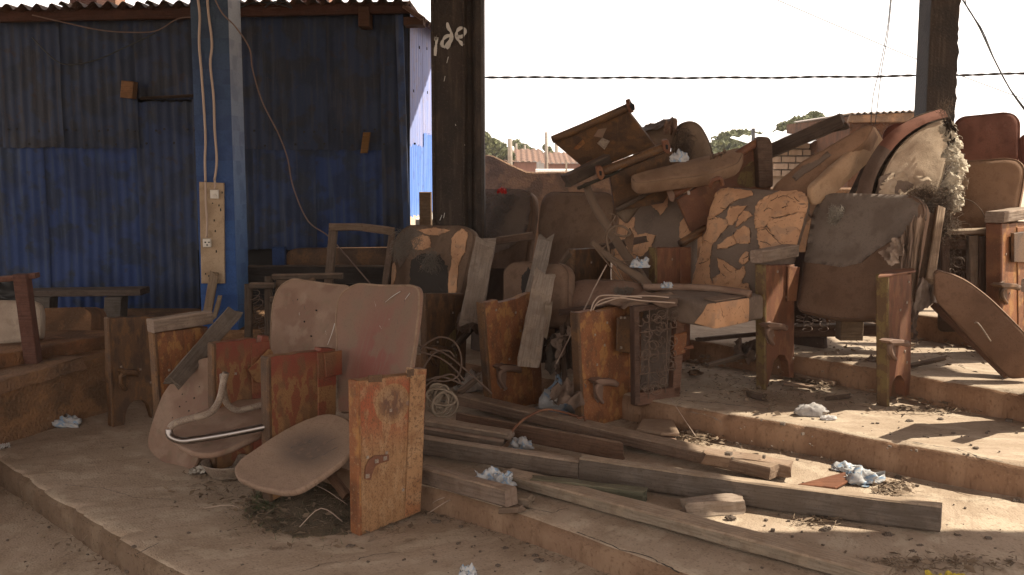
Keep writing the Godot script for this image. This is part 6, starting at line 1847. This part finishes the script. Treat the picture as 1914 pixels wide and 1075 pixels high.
	var outer := spline(outline([1606, 390, 1612, 340, 1634, 290, 1668, 246, 1712, 218, 1768, 198], oi + ni * 0.012, ni), 6)
	for i in inner.size() - 1:
		for k in 4:
			var f0 := func(j: int, t: float) -> Vector3: return inner[j].lerp(outer[j], t) + ni * sin(t * PI) * 0.016 - ni * t * 0.06
			quad(band, f0.call(i, k / 4.0), f0.call(i + 1, k / 4.0), f0.call(i + 1, (k + 1) / 4.0), f0.call(i, (k + 1) / 4.0), Vector2(i, k) * 0.03, Vector2(i + 1, k) * 0.03, Vector2(i + 1, k + 1) * 0.03, Vector2(i, k + 1) * 0.03, ni, Color(0.19, 0.085, 0.055) if i > 14 else Color(0.12, 0.08, 0.06))
	part("curved_edge", band, M.dusty, seat)
	var shell := begin()
	plate(shell, outline([1606, 420, 1608, 340, 1634, 288, 1668, 244, 1712, 216, 1768, 197, 1782, 230, 1782, 350, 1740, 430], oi - ni * 0.06, ni), ni, 0.02, 0.004, Color(0.085, 0.06, 0.047))
	part("seat_pan", shell, M.wood, seat)
	var gr := begin()
	rag(gr, on_plane(1642, 365, oi + ni * 0.03, ni), on_plane(1744, 372, oi + ni * 0.05, ni), on_plane(1738, 330, oi + ni * 0.03, ni), on_plane(1660, 322, oi + ni * 0.025, ni), 0.03, 0.8, 0.03, Color(0.4, 0.315, 0.23))
	part("torn_skin", gr, M.dusty, seat)
	var dk := begin()
	plate(dk, rounded(outline([1640, 400, 1644, 330, 1668, 322, 1710, 345, 1730, 380, 1700, 400], oi + ni * 0.02, ni), 0.02, 0.1), ni, 0.02, 0.004)
	part("dark_lining", dk, M.cloth, seat)
	var fluff := begin()
	var line := spline(deep3([1772, 236, 5.95, 1784, 262, 5.92, 1780, 285, 5.88, 1790, 300, 5.86, 1786, 325, 5.84, 1778, 345, 5.84, 1784, 365, 5.84, 1776, 385, 5.84]), 4)
	for i in line.size():
		crumple(fluff, line[i] + Vector3(rng.randf_range(-0.025, 0.025), -0.03, rng.randf_range(-0.02, 0.02)), 0.036, 0.04, 0.032, 50 + i, 0.5, Color(0.7, 0.68, 0.64) * rng.randf_range(0.8, 1.1))
	part("white_stuffing", fluff, M.fluff, seat).set_meta("kind", "stuff")
	var wisps := begin()
	for i in line.size():
		fibres(wisps, line[i] + Vector3(-0.01, 0, 0), Vector3(0.03, 0.03, 0.025), 60, 0.04, 0.0010, 0.6)
	part("stuffing_wisps", wisps, M.fluff, seat).set_meta("kind", "stuff")
	var hair := begin()
	fibres(hair, at_depth(1760, 395, 5.8), Vector3(0.06, 0.13, 0.05), 520, 0.1, 0.0011, 0.3)
	fibres(hair, at_depth(1772, 450, 5.85), Vector3(0.05, 0.12, 0.04), 300, 0.11, 0.0011, 0.4)
	fibres(hair, at_depth(1768, 205, 6.0), Vector3(0.035, 0.03, 0.03), 90, 0.06, 0.001, -0.3)
	fibres(hair, at_depth(1720, 362, 5.85), Vector3(0.06, 0.03, 0.03), 160, 0.07, 0.001, 0.3)
	part("horsehair", hair, M.horsehair, seat).set_meta("kind", "stuff")
	for q in [[1762, 215, 1790, 240, 1790, 280, 1770, 270, Color(0.06, 0.045, 0.035)], [1795, 300, 1812, 345, 1800, 375, 1780, 345, Color(0.3, 0.23, 0.17)], [1770, 360, 1796, 370, 1784, 400, 1764, 410, Color(0.4, 0.32, 0.24)]]:
		var tr := begin()
		rag(tr, at_depth(q[6], q[7], 5.9), at_depth(q[4], q[5], 5.88), at_depth(q[2], q[3], 5.9), at_depth(q[0], q[1], 5.95), 0.05, 1.3, 0.05, q[8])
		part("torn_edge", tr, M.dusty, seat)

func build_clutter() -> void:
	var list := [
		[1010, 560, 6.2, 1075, 470, 6.35, "dark slat slanting behind the thin jagged plank"], [850, 660, 6.1, 905, 600, 6.3, "dark broken slat between the two split planks at the left"], [1030, 640, 5.9, 1090, 600, 6.1, "short dark slat under the rolled brown seat cushion"],
		[1120, 470, 6.3, 1215, 452, 6.3, "thin slat lying across the padded backs behind the branch"], [880, 520, 6.4, 900, 640, 6.2, "dark upright slat behind the leaning grey plank"], [1044, 600, 5.8, 1052, 740, 5.6, "dark upright slat left of the orange panel with the bracket"],
		[1300, 640, 6.2, 1420, 628, 6.2, "dark bar in the shade under the peeling chair"], [1320, 690, 5.7, 1400, 668, 5.9, "broken slat among the litter under the peeling chair"], [1500, 690, 5.9, 1580, 676, 6.0, "broken slat lying under the wide grey padded back"],
		[860, 742, 5.55, 905, 706, 5.7, "short broken slat beside the dusty grey sack"], [1390, 742, 5.4, 1436, 752, 5.35, "flat chip of wood left of the arched panel's foot"], [1540, 752, 5.35, 1600, 744, 5.4, "flat chip of wood between the two arched panels"],
		[1150, 400, 6.5, 1240, 350, 6.6, "dark lath wedged behind the peeled orange back"], [1590, 380, 6.2, 1630, 300, 6.4, "dark lath wedged left of the burst beige pad"], [760, 640, 6.3, 800, 560, 6.5, "dark slat behind the right plywood back's edge"], [1700, 690, 5.5, 1780, 672, 5.6, "broken slat in the shade under the leaning slab"]]
	for q in list:
		var c := rng.randf_range(0.75, 1.3)
		timber("broken_lath", q[6], "slat", at_depth(q[0], q[1], q[2]), at_depth(q[3], q[4], q[5]), 0.03, rng.randf_range(0.02, 0.045), Color(0.1, 0.068, 0.05) * c, Color(0.16, 0.112, 0.08) * c, 0.005, 0.05, UP)
	var scraps := [[1060, 735, 5.3, "crumpled brown cover scrap beside the large grey blue bag"], [880, 600, 6.2, "dark cover scrap hanging behind the leaning grey plank"], [1400, 655, 6.0, "dark cover scrap on the floor under the peeling chair"], [1160, 590, 5.75, "folded brown cover scrap on top of the spring frame"], [1610, 690, 5.7, "dry cover scrap in front of the shaded step"]]
	for q in scraps:
		var st := begin()
		var c := at_depth(q[0], q[1], q[2])
		rag(st, c + Vector3(-0.09, -0.05, 0.03), c + Vector3(0.08, -0.06, 0.05), c + Vector3(0.1, 0.06, -0.03), c + Vector3(-0.07, 0.05, -0.05), 0.07, 1.1, 0.03, Color(0.14, 0.098, 0.072))
		single("cover_scrap", st, M.dusty, q[3], "torn cover")
func build_right_side() -> void:
	var nb := LEANT
	# sunlit brown back and red back behind, at the right edge
	var ok := Vector3(2.75, 1.0, -6.0)
	var kk := pad("back_cushion", "wide brown padded back with a sunlit top edge, at the right edge", "seat back", [1768, 445, 1778, 350, 1786, 310, 1802, 299, 1880, 293, 1905, 297, 1918, 312, 1916, 340, 1896, 445], ok, lean(-28, 12), M.dusty, 0.07, 0.03, 0.03, [0.03, 0.1, 0.08, 0.06, 0.1, 0.05, 0.04, 0.1, 0.03], Color(0.205, 0.122, 0.078), "upholstered backs in the heap")
	var oj := Vector3(3.2, 1.5, -6.9)
	pad("back_cushion", "dark red padded back standing highest at the right edge", "seat back", [1781, 310, 1783, 228, 1796, 217, 1880, 208, 1898, 212, 1908, 226, 1906, 310], oj, lean(-26, 10), M.dusty, 0.05, 0.02, 0.025, 0.07, Color(0.17, 0.075, 0.052), "upholstered backs in the heap")
	pad("back_cushion", "red brown padded back half hidden behind the curved red edge", "seat back", [1645, 300, 1650, 246, 1664, 231, 1700, 227, 1740, 230, 1740, 300], at_depth(1690, 270, 6.75), lean(-20, 8), M.dusty, 0.05, 0.02, 0.025, 0.07, Color(0.16, 0.055, 0.036), "upholstered backs in the heap")
	pad("back_cushion", "sliver of another red back at the very right edge of the view", "seat back", [1904, 330, 1905, 258, 1912, 250, 1990, 248, 1990, 330], at_depth(1930, 290, 6.7), lean(-26, 10), M.dusty, 0.05, 0.02, 0.025, 0.04, Color(0.16, 0.06, 0.042), "upholstered backs in the heap")
	# side panel with the pale armrest
	var oz := Vector3(2.6, 0.39, -5.6)
	var z := side_panel("side panel with a pale thick wooden armrest, at the right edge", oz, [1872, 690, 1873, 418, 1935, 414, 1935, 655], M.rust_orange, M.rust_brown, 0.08, [1902, 425, 1934, 422, 1934, 650, 1905, 668], [1852, 414, 1855, 398, 1872, 393, 1940, 394, 1940, 412, 1870, 417])
	hook(z, 1868, 530, oz, 0.72, M.rust_dark)
	var zp := begin()
	plate(zp, outline([1896, 436, 1940, 430, 1940, 492, 1896, 490], oz + SIDE * 0.03, SIDE), SIDE, 0.02, 0.003)
	part("hinge_plate", zp, M.rust_dark, z)
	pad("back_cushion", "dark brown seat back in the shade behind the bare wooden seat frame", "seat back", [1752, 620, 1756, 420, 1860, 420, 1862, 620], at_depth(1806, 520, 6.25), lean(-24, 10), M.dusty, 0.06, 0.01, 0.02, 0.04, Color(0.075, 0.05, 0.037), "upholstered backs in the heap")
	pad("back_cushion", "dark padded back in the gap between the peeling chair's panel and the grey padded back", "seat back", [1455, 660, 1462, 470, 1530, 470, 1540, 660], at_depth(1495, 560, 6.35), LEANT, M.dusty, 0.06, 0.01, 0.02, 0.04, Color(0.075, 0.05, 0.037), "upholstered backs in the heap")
	# bare seat frame between
	var fr := thing("broken_chair", "bare wooden seat frame with a plank top in front of the wide brown back", "seat frame", at_depth(1800, 560, 5.85))
	var tp := begin()
	beam(tp, at_depth(1766, 440, 5.8), at_depth(1858, 436, 5.75), 0.12, 0.025, Color(0.22, 0.16, 0.115), Color(0.36, 0.27, 0.19), 0.006, 0.02)
	part("top_plank", tp, M.wood, fr)
	for q in [[1832, 610, 1829, 440, 0.05, Color(0.19, 0.135, 0.1)], [1852, 600, 1850, 442, 0.06, Color(0.11, 0.07, 0.05)], [1776, 600, 1776, 442, 0.05, Color(0.1, 0.065, 0.05)]]:
		var s := begin()
		beam(s, at_depth(q[0], q[1], 5.8), at_depth(q[2], q[3], 5.8), 0.05, q[4], q[5], q[5], 0.005, 0.0, 0.0, Vector3.LEFT)
		part("upright", s, M.wood, fr)
	var cb := begin()
	beam(cb, at_depth(1768, 466, 5.85), at_depth(1832, 466, 5.85), 0.04, 0.05, Color(0.14, 0.085, 0.06), Color(0.2, 0.13, 0.09))
	part("cross_bar", cb, M.wood, fr)
	var sp := begin()
	for i in 12:
		spring(sp, at_depth(1772 + (i % 4) * 18, 490 + (i / 4) * 26, 5.95), lean(rng.randf_range(-40, 40), rng.randf_range(-10, 40)), 0.035, 0.09, 3)
	part("spring", sp, M.rust_wire, fr).set_meta("kind", "stuff")
	var hw := begin()
	tube(hw, spline(deep3([1796, 372, 5.8, 1816, 376, 5.75, 1834, 392, 5.72, 1843, 415, 5.72, 1842, 438, 5.75]), 6), 0.002, 4)
	part("curved_wire", hw, M.horsehair, fr)
	# big slab cushion leaning down to the step
	var ol := at_depth(1830, 610, 5.2)
	var nl := lean(-16, -6)
	pad("seat_slab", "large brown seat slab leaning down to the step at the right edge, its edge sunlit", "seat", [1746, 512, 1754, 506, 1800, 520, 1850, 556, 1900, 605, 1940, 650, 1935, 706, 1890, 709, 1880, 700, 1820, 640, 1748, 560], ol, nl, M.dusty, 0.05, 0.015, 0.015, [0.03, 0.03, 0.1, 0.2, 0.2, 0.1, 0.05, 0.02, 0.02, 0.2, 0.03], Color(0.175, 0.104, 0.068))
	timber("fallen_board", "thin brown board leaning under the large brown seat slab", "board", at_depth(1876, 708, 5.25), at_depth(1738, 574, 5.55), 0.1, 0.035, Color(0.15, 0.085, 0.055), Color(0.13, 0.075, 0.05), 0.004, 0.0)
	timber("fallen_board", "dark inner board between the seat slab and the thin board", "board", at_depth(1884, 706, 5.3), at_depth(1762, 566, 5.5), 0.06, 0.05, Color(0.08, 0.05, 0.036), Color(0.1, 0.06, 0.045), 0.004, 0.0)
	var ws := begin()
	tube(ws, spline(deep3([1822, 604, 5.12, 1830, 606, 5.1, 1852, 638, 5.1]), 4), 0.004, 5)
	single("bent_wire", ws, M.dull_steel, "bent wire hook on the large brown seat slab", "wire")
	# seats under the grey back
	timber("seat_rail", "brown rail in the shade under the grey padded back", "rail", at_depth(1480, 632, 6.1), at_depth(1640, 628, 6.1), 0.1, 0.07, Color(0.11, 0.07, 0.05), Color(0.16, 0.11, 0.08), 0.005)
	var sb := begin()
	box(sb, at_depth(1588, 612, 5.95), Vector3(0.065, 0, 0), Vector3(0, 0.07, 0), Vector3(0, 0, 0.05), Color(0.19, 0.13, 0.085))
	single("wood_block", sb, M.wood, "tan wood block under the grey padded back", "block")
	var us := begin()
	for i in 7:
		spring(us, at_depth(1496 + i * 15, 598 + (i % 2) * 10, 6.0), lean(0, 70), 0.03, 0.08, 3)
	single("loose_springs", us, M.rust_wire, "row of rusty springs under the grey padded back", "springs").set_meta("kind", "stuff")

func build_timbers() -> void:
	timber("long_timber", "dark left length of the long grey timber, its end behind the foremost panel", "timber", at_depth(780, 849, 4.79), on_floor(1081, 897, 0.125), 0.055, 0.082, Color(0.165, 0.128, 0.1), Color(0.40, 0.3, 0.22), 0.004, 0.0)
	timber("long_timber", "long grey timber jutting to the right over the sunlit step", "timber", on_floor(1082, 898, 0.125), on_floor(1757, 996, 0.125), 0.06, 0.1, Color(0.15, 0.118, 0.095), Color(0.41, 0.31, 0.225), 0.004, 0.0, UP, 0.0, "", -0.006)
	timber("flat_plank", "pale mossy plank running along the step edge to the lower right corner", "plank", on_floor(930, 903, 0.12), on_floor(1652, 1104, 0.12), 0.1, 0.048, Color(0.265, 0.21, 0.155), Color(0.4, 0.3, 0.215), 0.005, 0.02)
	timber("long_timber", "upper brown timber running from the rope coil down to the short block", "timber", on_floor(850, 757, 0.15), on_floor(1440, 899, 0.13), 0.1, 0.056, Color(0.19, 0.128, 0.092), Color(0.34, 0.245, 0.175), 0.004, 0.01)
	timber("brown_board", "reddish brown board under the upper brown timber", "board", on_floor(846, 800, 0.12), on_floor(1165, 862, 0.12), 0.02, 0.085, Color(0.16, 0.092, 0.06), Color(0.27, 0.18, 0.125), 0.003, 0.03)
	timber("short_plank", "upper one of the two short planks behind the foremost panel", "plank", at_depth(790, 796, 4.98), at_depth(955, 824, 4.86), 0.09, 0.03, Color(0.2, 0.15, 0.115), Color(0.33, 0.24, 0.175), 0.003, 0.02)
	timber("short_plank", "lower one of the two short planks behind the foremost panel", "plank", at_depth(788, 812, 4.94), at_depth(940, 838, 4.83), 0.09, 0.034, Color(0.16, 0.115, 0.09), Color(0.31, 0.22, 0.165), 0.003, 0.02)
	timber("short_timber", "square ended brown timber right of the foremost panel", "timber", at_depth(780, 903, 4.42), on_floor(945, 949, 0.135), 0.065, 0.072, Color(0.215, 0.158, 0.122), Color(0.36, 0.26, 0.19), 0.004, 0.0)
	timber("log", "greenish old log lying under the long grey timber", "log", on_floor(985, 920, 0.115), on_floor(1208, 946, 0.115), 0.06, 0.06, Color(0.11, 0.105, 0.07), Color(0.17, 0.15, 0.1), 0.008, 0.02)
	timber("short_block", "short pale rough timber block on the sunlit step", "timber", on_floor(1310, 868, 0.15), on_floor(1480, 895, 0.125), 0.1, 0.055, Color(0.25, 0.165, 0.115), Color(0.33, 0.235, 0.165), 0.007, 0.02)
	timber("chopped_block", "whitish chopped wood block under the long grey timber", "block", on_floor(1276, 966, 0.115), on_floor(1402, 956, 0.115), 0.07, 0.05, Color(0.33, 0.26, 0.2), Color(0.34, 0.26, 0.2), 0.016, 0.03)
	timber("block_scrap", "upper small wood scrap under the end of the square ended timber", "block", on_floor(946, 944, 0.115), on_floor(992, 950, 0.115), 0.07, 0.035, Color(0.2, 0.15, 0.11), Color(0.27, 0.2, 0.14), 0.006, 0.02)
	timber("block_scrap", "lower small wood scrap under the end of the square ended timber", "block", on_floor(930, 962, 0.085), on_floor(972, 960, 0.115), 0.04, 0.025, Color(0.19, 0.135, 0.1), Color(0.24, 0.17, 0.12), 0.006, 0.02)
	var rp := begin()
	plate(rp, PackedVector3Array([on_floor(1490, 905, 0.13), on_floor(1562, 914, 0.122), on_floor(1585, 902, 0.122), on_floor(1580, 884, 0.125)]), UP, 0.012, 0.003, Color(0.21, 0.088, 0.05))
	single("red_board", rp, M.wood, "split reddish board scrap beside the white and blue bag", "board")
	var st := begin()
	plate(st, PackedVector3Array([on_floor(1190, 800, 0.17), on_floor(1200, 782, 0.17), on_floor(1258, 786, 0.165), on_floor(1270, 812, 0.16), on_floor(1236, 812, 0.16)]), UP, 0.02, 0.005, Color(0.3, 0.215, 0.15))
	single("broken_sheet", st, M.dusty, "broken dusty panel piece lying right of the orange side panel with the bracket", "panel piece")
	var s2 := begin()
	plate(s2, PackedVector3Array([on_floor(1200, 832, 0.14), on_floor(1196, 812, 0.14), on_floor(1262, 816, 0.14), on_floor(1272, 832, 0.14)]), UP, 0.015, 0.005, Color(0.27, 0.18, 0.125))
	single("broken_sheet", s2, M.dusty, "second broken panel piece lying just below the first", "panel piece")
	for q in [[1470, 702, 1560, 722, 0.03, 0.02, "thin stick among the litter under the grey padded back"], [1462, 720, 1520, 728, 0.05, 0.012, "flat pale chip of wood among the litter"]]:
		timber("wood_scrap", q[6], "wood scrap", on_floor(q[0], q[1], 0.27), on_floor(q[2], q[3], 0.265), q[4], q[5], Color(0.2, 0.13, 0.09), Color(0.28, 0.19, 0.13), 0.006, 0.02)
	# bags on the steps
	var b1 := thing("plastic_bag", "grey transparent plastic bag with a twisted end lying on the bright upper step", "plastic bag", on_floor(1528, 782, 0.255))
	var c1 := begin()
	crumple(c1, on_floor(1520, 778, 0.252) + Vector3(0, 0, -0.03), 0.085, 0.06, 0.05, 61, 0.3, Color(0.36, 0.33, 0.31))
	part("body", c1, M.far, b1)
	var c2 := begin()
	crumple(c2, on_floor(1548, 784, 0.252), 0.04, 0.022, 0.018, 62, 0.4, Color(0.5, 0.47, 0.45))
	part("twisted_end", c2, M.far, b1)
	var b2 := begin()
	crumple(b2, on_floor(1612, 900, 0.115), 0.075, 0.05, 0.06, 67, 0.6)
	crumple(b2, on_floor(1580, 878, 0.115), 0.055, 0.03, 0.045, 69, 0.6)
	single("plastic_bag", b2, M.bag, "white and blue plastic bag lying on the bright step by the red board", "plastic bag")
	var b3 := begin()
	crumple(b3, on_floor(912, 902, 0.14), 0.055, 0.05, 0.035, 71, 0.8)
	crumple(b3, on_floor(940, 905, 0.14), 0.045, 0.05, 0.035, 73, 0.8)
	single("plastic_bag", b3, M.bag, "crumpled white and blue bag tucked behind the square ended timber", "plastic bag")
	var b4 := begin()
	crumple(b4, on_floor(975, 838, 0.13), 0.05, 0.05, 0.04, 79, 0.7, Color(0.75, 0.72, 0.7))
	single("plastic_bag", b4, M.bag, "small grey bag between the short planks and the reddish board", "plastic bag")
	var b5 := begin()
	crumple(b5, on_floor(875, 1078, 0.0), 0.03, 0.045, 0.02, 83, 0.5)
	single("plastic_bag", b5, M.bag, "white bag tip at the bottom edge in front", "plastic bag")
	var yc := begin()
	rag(yc, on_floor(1750, 1084, 0.12), on_floor(1808, 1086, 0.13), on_floor(1800, 1074, 0.13), on_floor(1725, 1070, 0.12), 0.02, 1.5, 0.03)
	single("yellow_rag", yc, M.yellow_cloth, "yellow rag at the bottom right corner", "rag")
	var lf := begin()
	rag(lf, on_floor(884, 968, 0.01), on_floor(897, 966, 0.03), on_floor(890, 950, 0.05), on_floor(882, 954, 0.04), 0.01, 1.5, 0.03, Color(0.5, 0.36, 0.28))
	single("dry_leaf", lf, M.dusty, "single dry leaf curled on the floor near the square ended timber", "leaf")

func scatter_floor() -> void:
	var peb := begin()
	peb.set_smooth_group(-1)
	var spots := [[200, 1000, 830, 1070, 0.0, 50], [800, 1300, 960, 1075, 0.0, 40], [1350, 1914, 770, 860, 0.25, 60], [1400, 1900, 900, 1070, 0.11, 70], [0, 350, 980, 1070, -0.12, 35], [1200, 1500, 640, 740, 0.26, 60]]
	for s in spots:
		for k in s[5]:
			var p := on_floor(rng.randf_range(s[0], s[1]), rng.randf_range(s[2], s[3]), s[4])
			var r := rng.randf_range(0.002, 0.0065) * (1.0 if rng.randf() < 0.92 else 1.9)
			box(peb, p + UP * r * 0.3, Vector3(r, 0, r * rng.randf_range(-1, 1)), Vector3(0, r * 0.6, 0), Vector3(-r * rng.randf_range(0.2, 1), 0, r * rng.randf_range(0.5, 1.2)), Color.WHITE, r * 0.3)
	setting("pebbles", peb, M.pebble, "stuff")
	var lit := begin()
	lit.set_smooth_group(-1)
	var lots := [[1290, 1640, 690, 770, 0.26, 420], [1640, 1900, 705, 765, 0.27, 520], [1640, 1860, 760, 775, 0.255, 90], [1255, 1340, 795, 835, 0.13, 260], [1635, 1700, 900, 925, 0.115, 150], [1480, 1580, 965, 985, 0.115, 70], [1600, 1900, 1035, 1075, 0.115, 200], [640, 1000, 895, 975, 0.0, 140], [60, 260, 900, 1060, -0.115, 60], [1480, 1900, 620, 690, 0.41, 260], [330, 460, 860, 930, 0.005, 90], [430, 700, 890, 1020, 0.004, 420], [440, 520, 930, 985, 0.004, 120], [660, 800, 960, 1010, 0.004, 70], [330, 520, 900, 950, 0.004, 90], [1210, 1420, 640, 700, 0.3, 200], [1510, 1560, 700, 735, 0.27, 120]]
	for s in lots:
		for k in s[5]:
			var p := on_floor(clampf(lerpf(s[0], s[1], 0.5 + rng.randfn() * 0.27), s[0] - 20, s[1] + 20), clampf(lerpf(s[2], s[3], 0.5 + rng.randfn() * 0.27), s[2] - 6, s[3] + 6), s[4]) + UP * rng.randf() * 0.012
			var a := rng.randf() * TAU
			var d := Vector3(cos(a), rng.randf_range(-0.2, 0.4), sin(a)) * rng.randf_range(0.006, 0.026)
			if rng.randf() < 0.5:
				tube(lit, PackedVector3Array([p - d, p + d + UP * 0.003]), rng.randf_range(0.0008, 0.002), 3)
			else:
				var n := d.cross(Vector3(rng.randf_range(-1, 1), 1, rng.randf_range(-1, 1))).normalized() * d.length() * rng.randf_range(0.25, 0.6)
				quad(lit, p - d, p + n + UP * 0.004, p + d, p - n, Vector2.ZERO, Vector2.ONE, Vector2.ZERO, Vector2.ONE, UP)
	for k in 3:
		var line: PackedVector3Array = noses[k]
		var below: float = heights[k - 1] if k > 0 else -0.12
		for i in 900:
			var t := rng.randi_range(20, line.size() - 60)
			var dir := (line[t + 1] - line[t]).normalized()
			var out := Vector3(-dir.z, 0, dir.x)
			if out.z < 0.0:
				out = -out
			var p := line[t] + dir * rng.randf() * 0.03 + out * absf(rng.randfn()) * 0.035 + UP * (below + 0.004)
			if k == 0 and rng.randf() < 0.5:
				p = line[t] + out * 0.004 + UP * rng.randf_range(-0.11, 0.0)
			var d := Vector3(rng.randf_range(-1, 1), rng.randf_range(-0.2, 0.7), rng.randf_range(-1, 1)).normalized() * rng.randf_range(0.004, 0.016)
			tri(lit, p - d, p + d, p + Vector3(d.z, d.y, -d.x) * 0.4, Vector2.ZERO, Vector2.ONE, Vector2.UP, UP)
	setting("leaf_litter", lit, M.litter, "stuff")
	var big := [[1588, 968, 0.02, 0.11], [1660, 1002, 0.022, 0.11], [1540, 992, 0.016, 0.11], [1790, 1003, 0.016, 0.11], [1720, 1022, 0.016, 0.11], [1706, 1033, 0.015, 0.11], [1545, 990, 0.018, 0.11], [1366, 970, 0.022, 0.11], [1758, 784, 0.014, 0.25], [1824, 838, 0.013, 0.25], [655, 1023, 0.018, 0.0], [815, 976, 0.02, 0.0], [165, 1010, 0.02, -0.12], [245, 1068, 0.025, -0.12], [1700, 788, 0.018, 0.25], [1846, 774, 0.016, 0.25], [1900, 937, 0.015, 0.11], [1678, 893, 0.015, 0.11], [1000, 1040, 0.014, 0.0], [945, 1025, 0.012, 0.0], [1008, 1050, 0.02, 0.0], [1300, 700, 0.045, 0.26], [1545, 705, 0.05, 0.26], [1520, 715, 0.035, 0.26]]
	var where := ["by the far end of the long grey timber", "in the shade past the end of the long timber, between two others", "in the sun under the long grey timber, next to a dry tuft", "off the right end of the long grey timber", "in the shade of the lower right corner, the upper one of two", "in the shade of the lower right corner, the lower one of two", "touching the stone by the dry tuft under the timber", "beside the whitish chopped block", "on the bright step right of the sunlit side panel", "on the bright step above the long crack", "in front of the foremost panel's foot", "in front of the square ended timber", "at the lower left on the ground below the floor edge", "at the bottom edge on the ground below the floor edge", "close to the foot of the sunlit side panel", "by the fallen seat slab's lower end", "at the right edge of the sunlit lower step", "right of the white and blue bag on the sand", "on the floor at the bottom middle, the upper one of two", "on the floor left of the cracked step edge", "on the floor at the bottom middle, the lower one of two", "left of the arched side panel with the armrest", "between the two arched side panels, the larger one", "between the two arched side panels, the smaller one"]
	for k in big.size():
		var q: Array = big[k]
		var st := begin()
		crumple(st, on_floor(q[0], q[1], q[3]), q[2], q[2] * 0.6, q[2] * 0.8, int(q[0]), 0.4, Color(1, 1, 1))
		single("stone", st, M.pebble if q[2] < 0.03 else M.mud_wall, ("small dark stone " if q[2] < 0.03 else "dusty tan lump of earth ") + where[k], "stone", "loose stones on the floor")

func _ready() -> void:
	rng.seed = 4711
	wob.seed = 99
	wob.frequency = 0.05
	wob.fractal_octaves = 3
	camera_and_light()
	make_materials()
	build_ground()
	build_roof()
	build_shed()
	build_pillars()
	build_distance()
	build_wires()
	build_left_side()
	build_row_one()
	build_row_two()
	build_row_three()
	build_heap()
	build_right_side()
	build_clutter()
	build_timbers()
	scatter_floor()
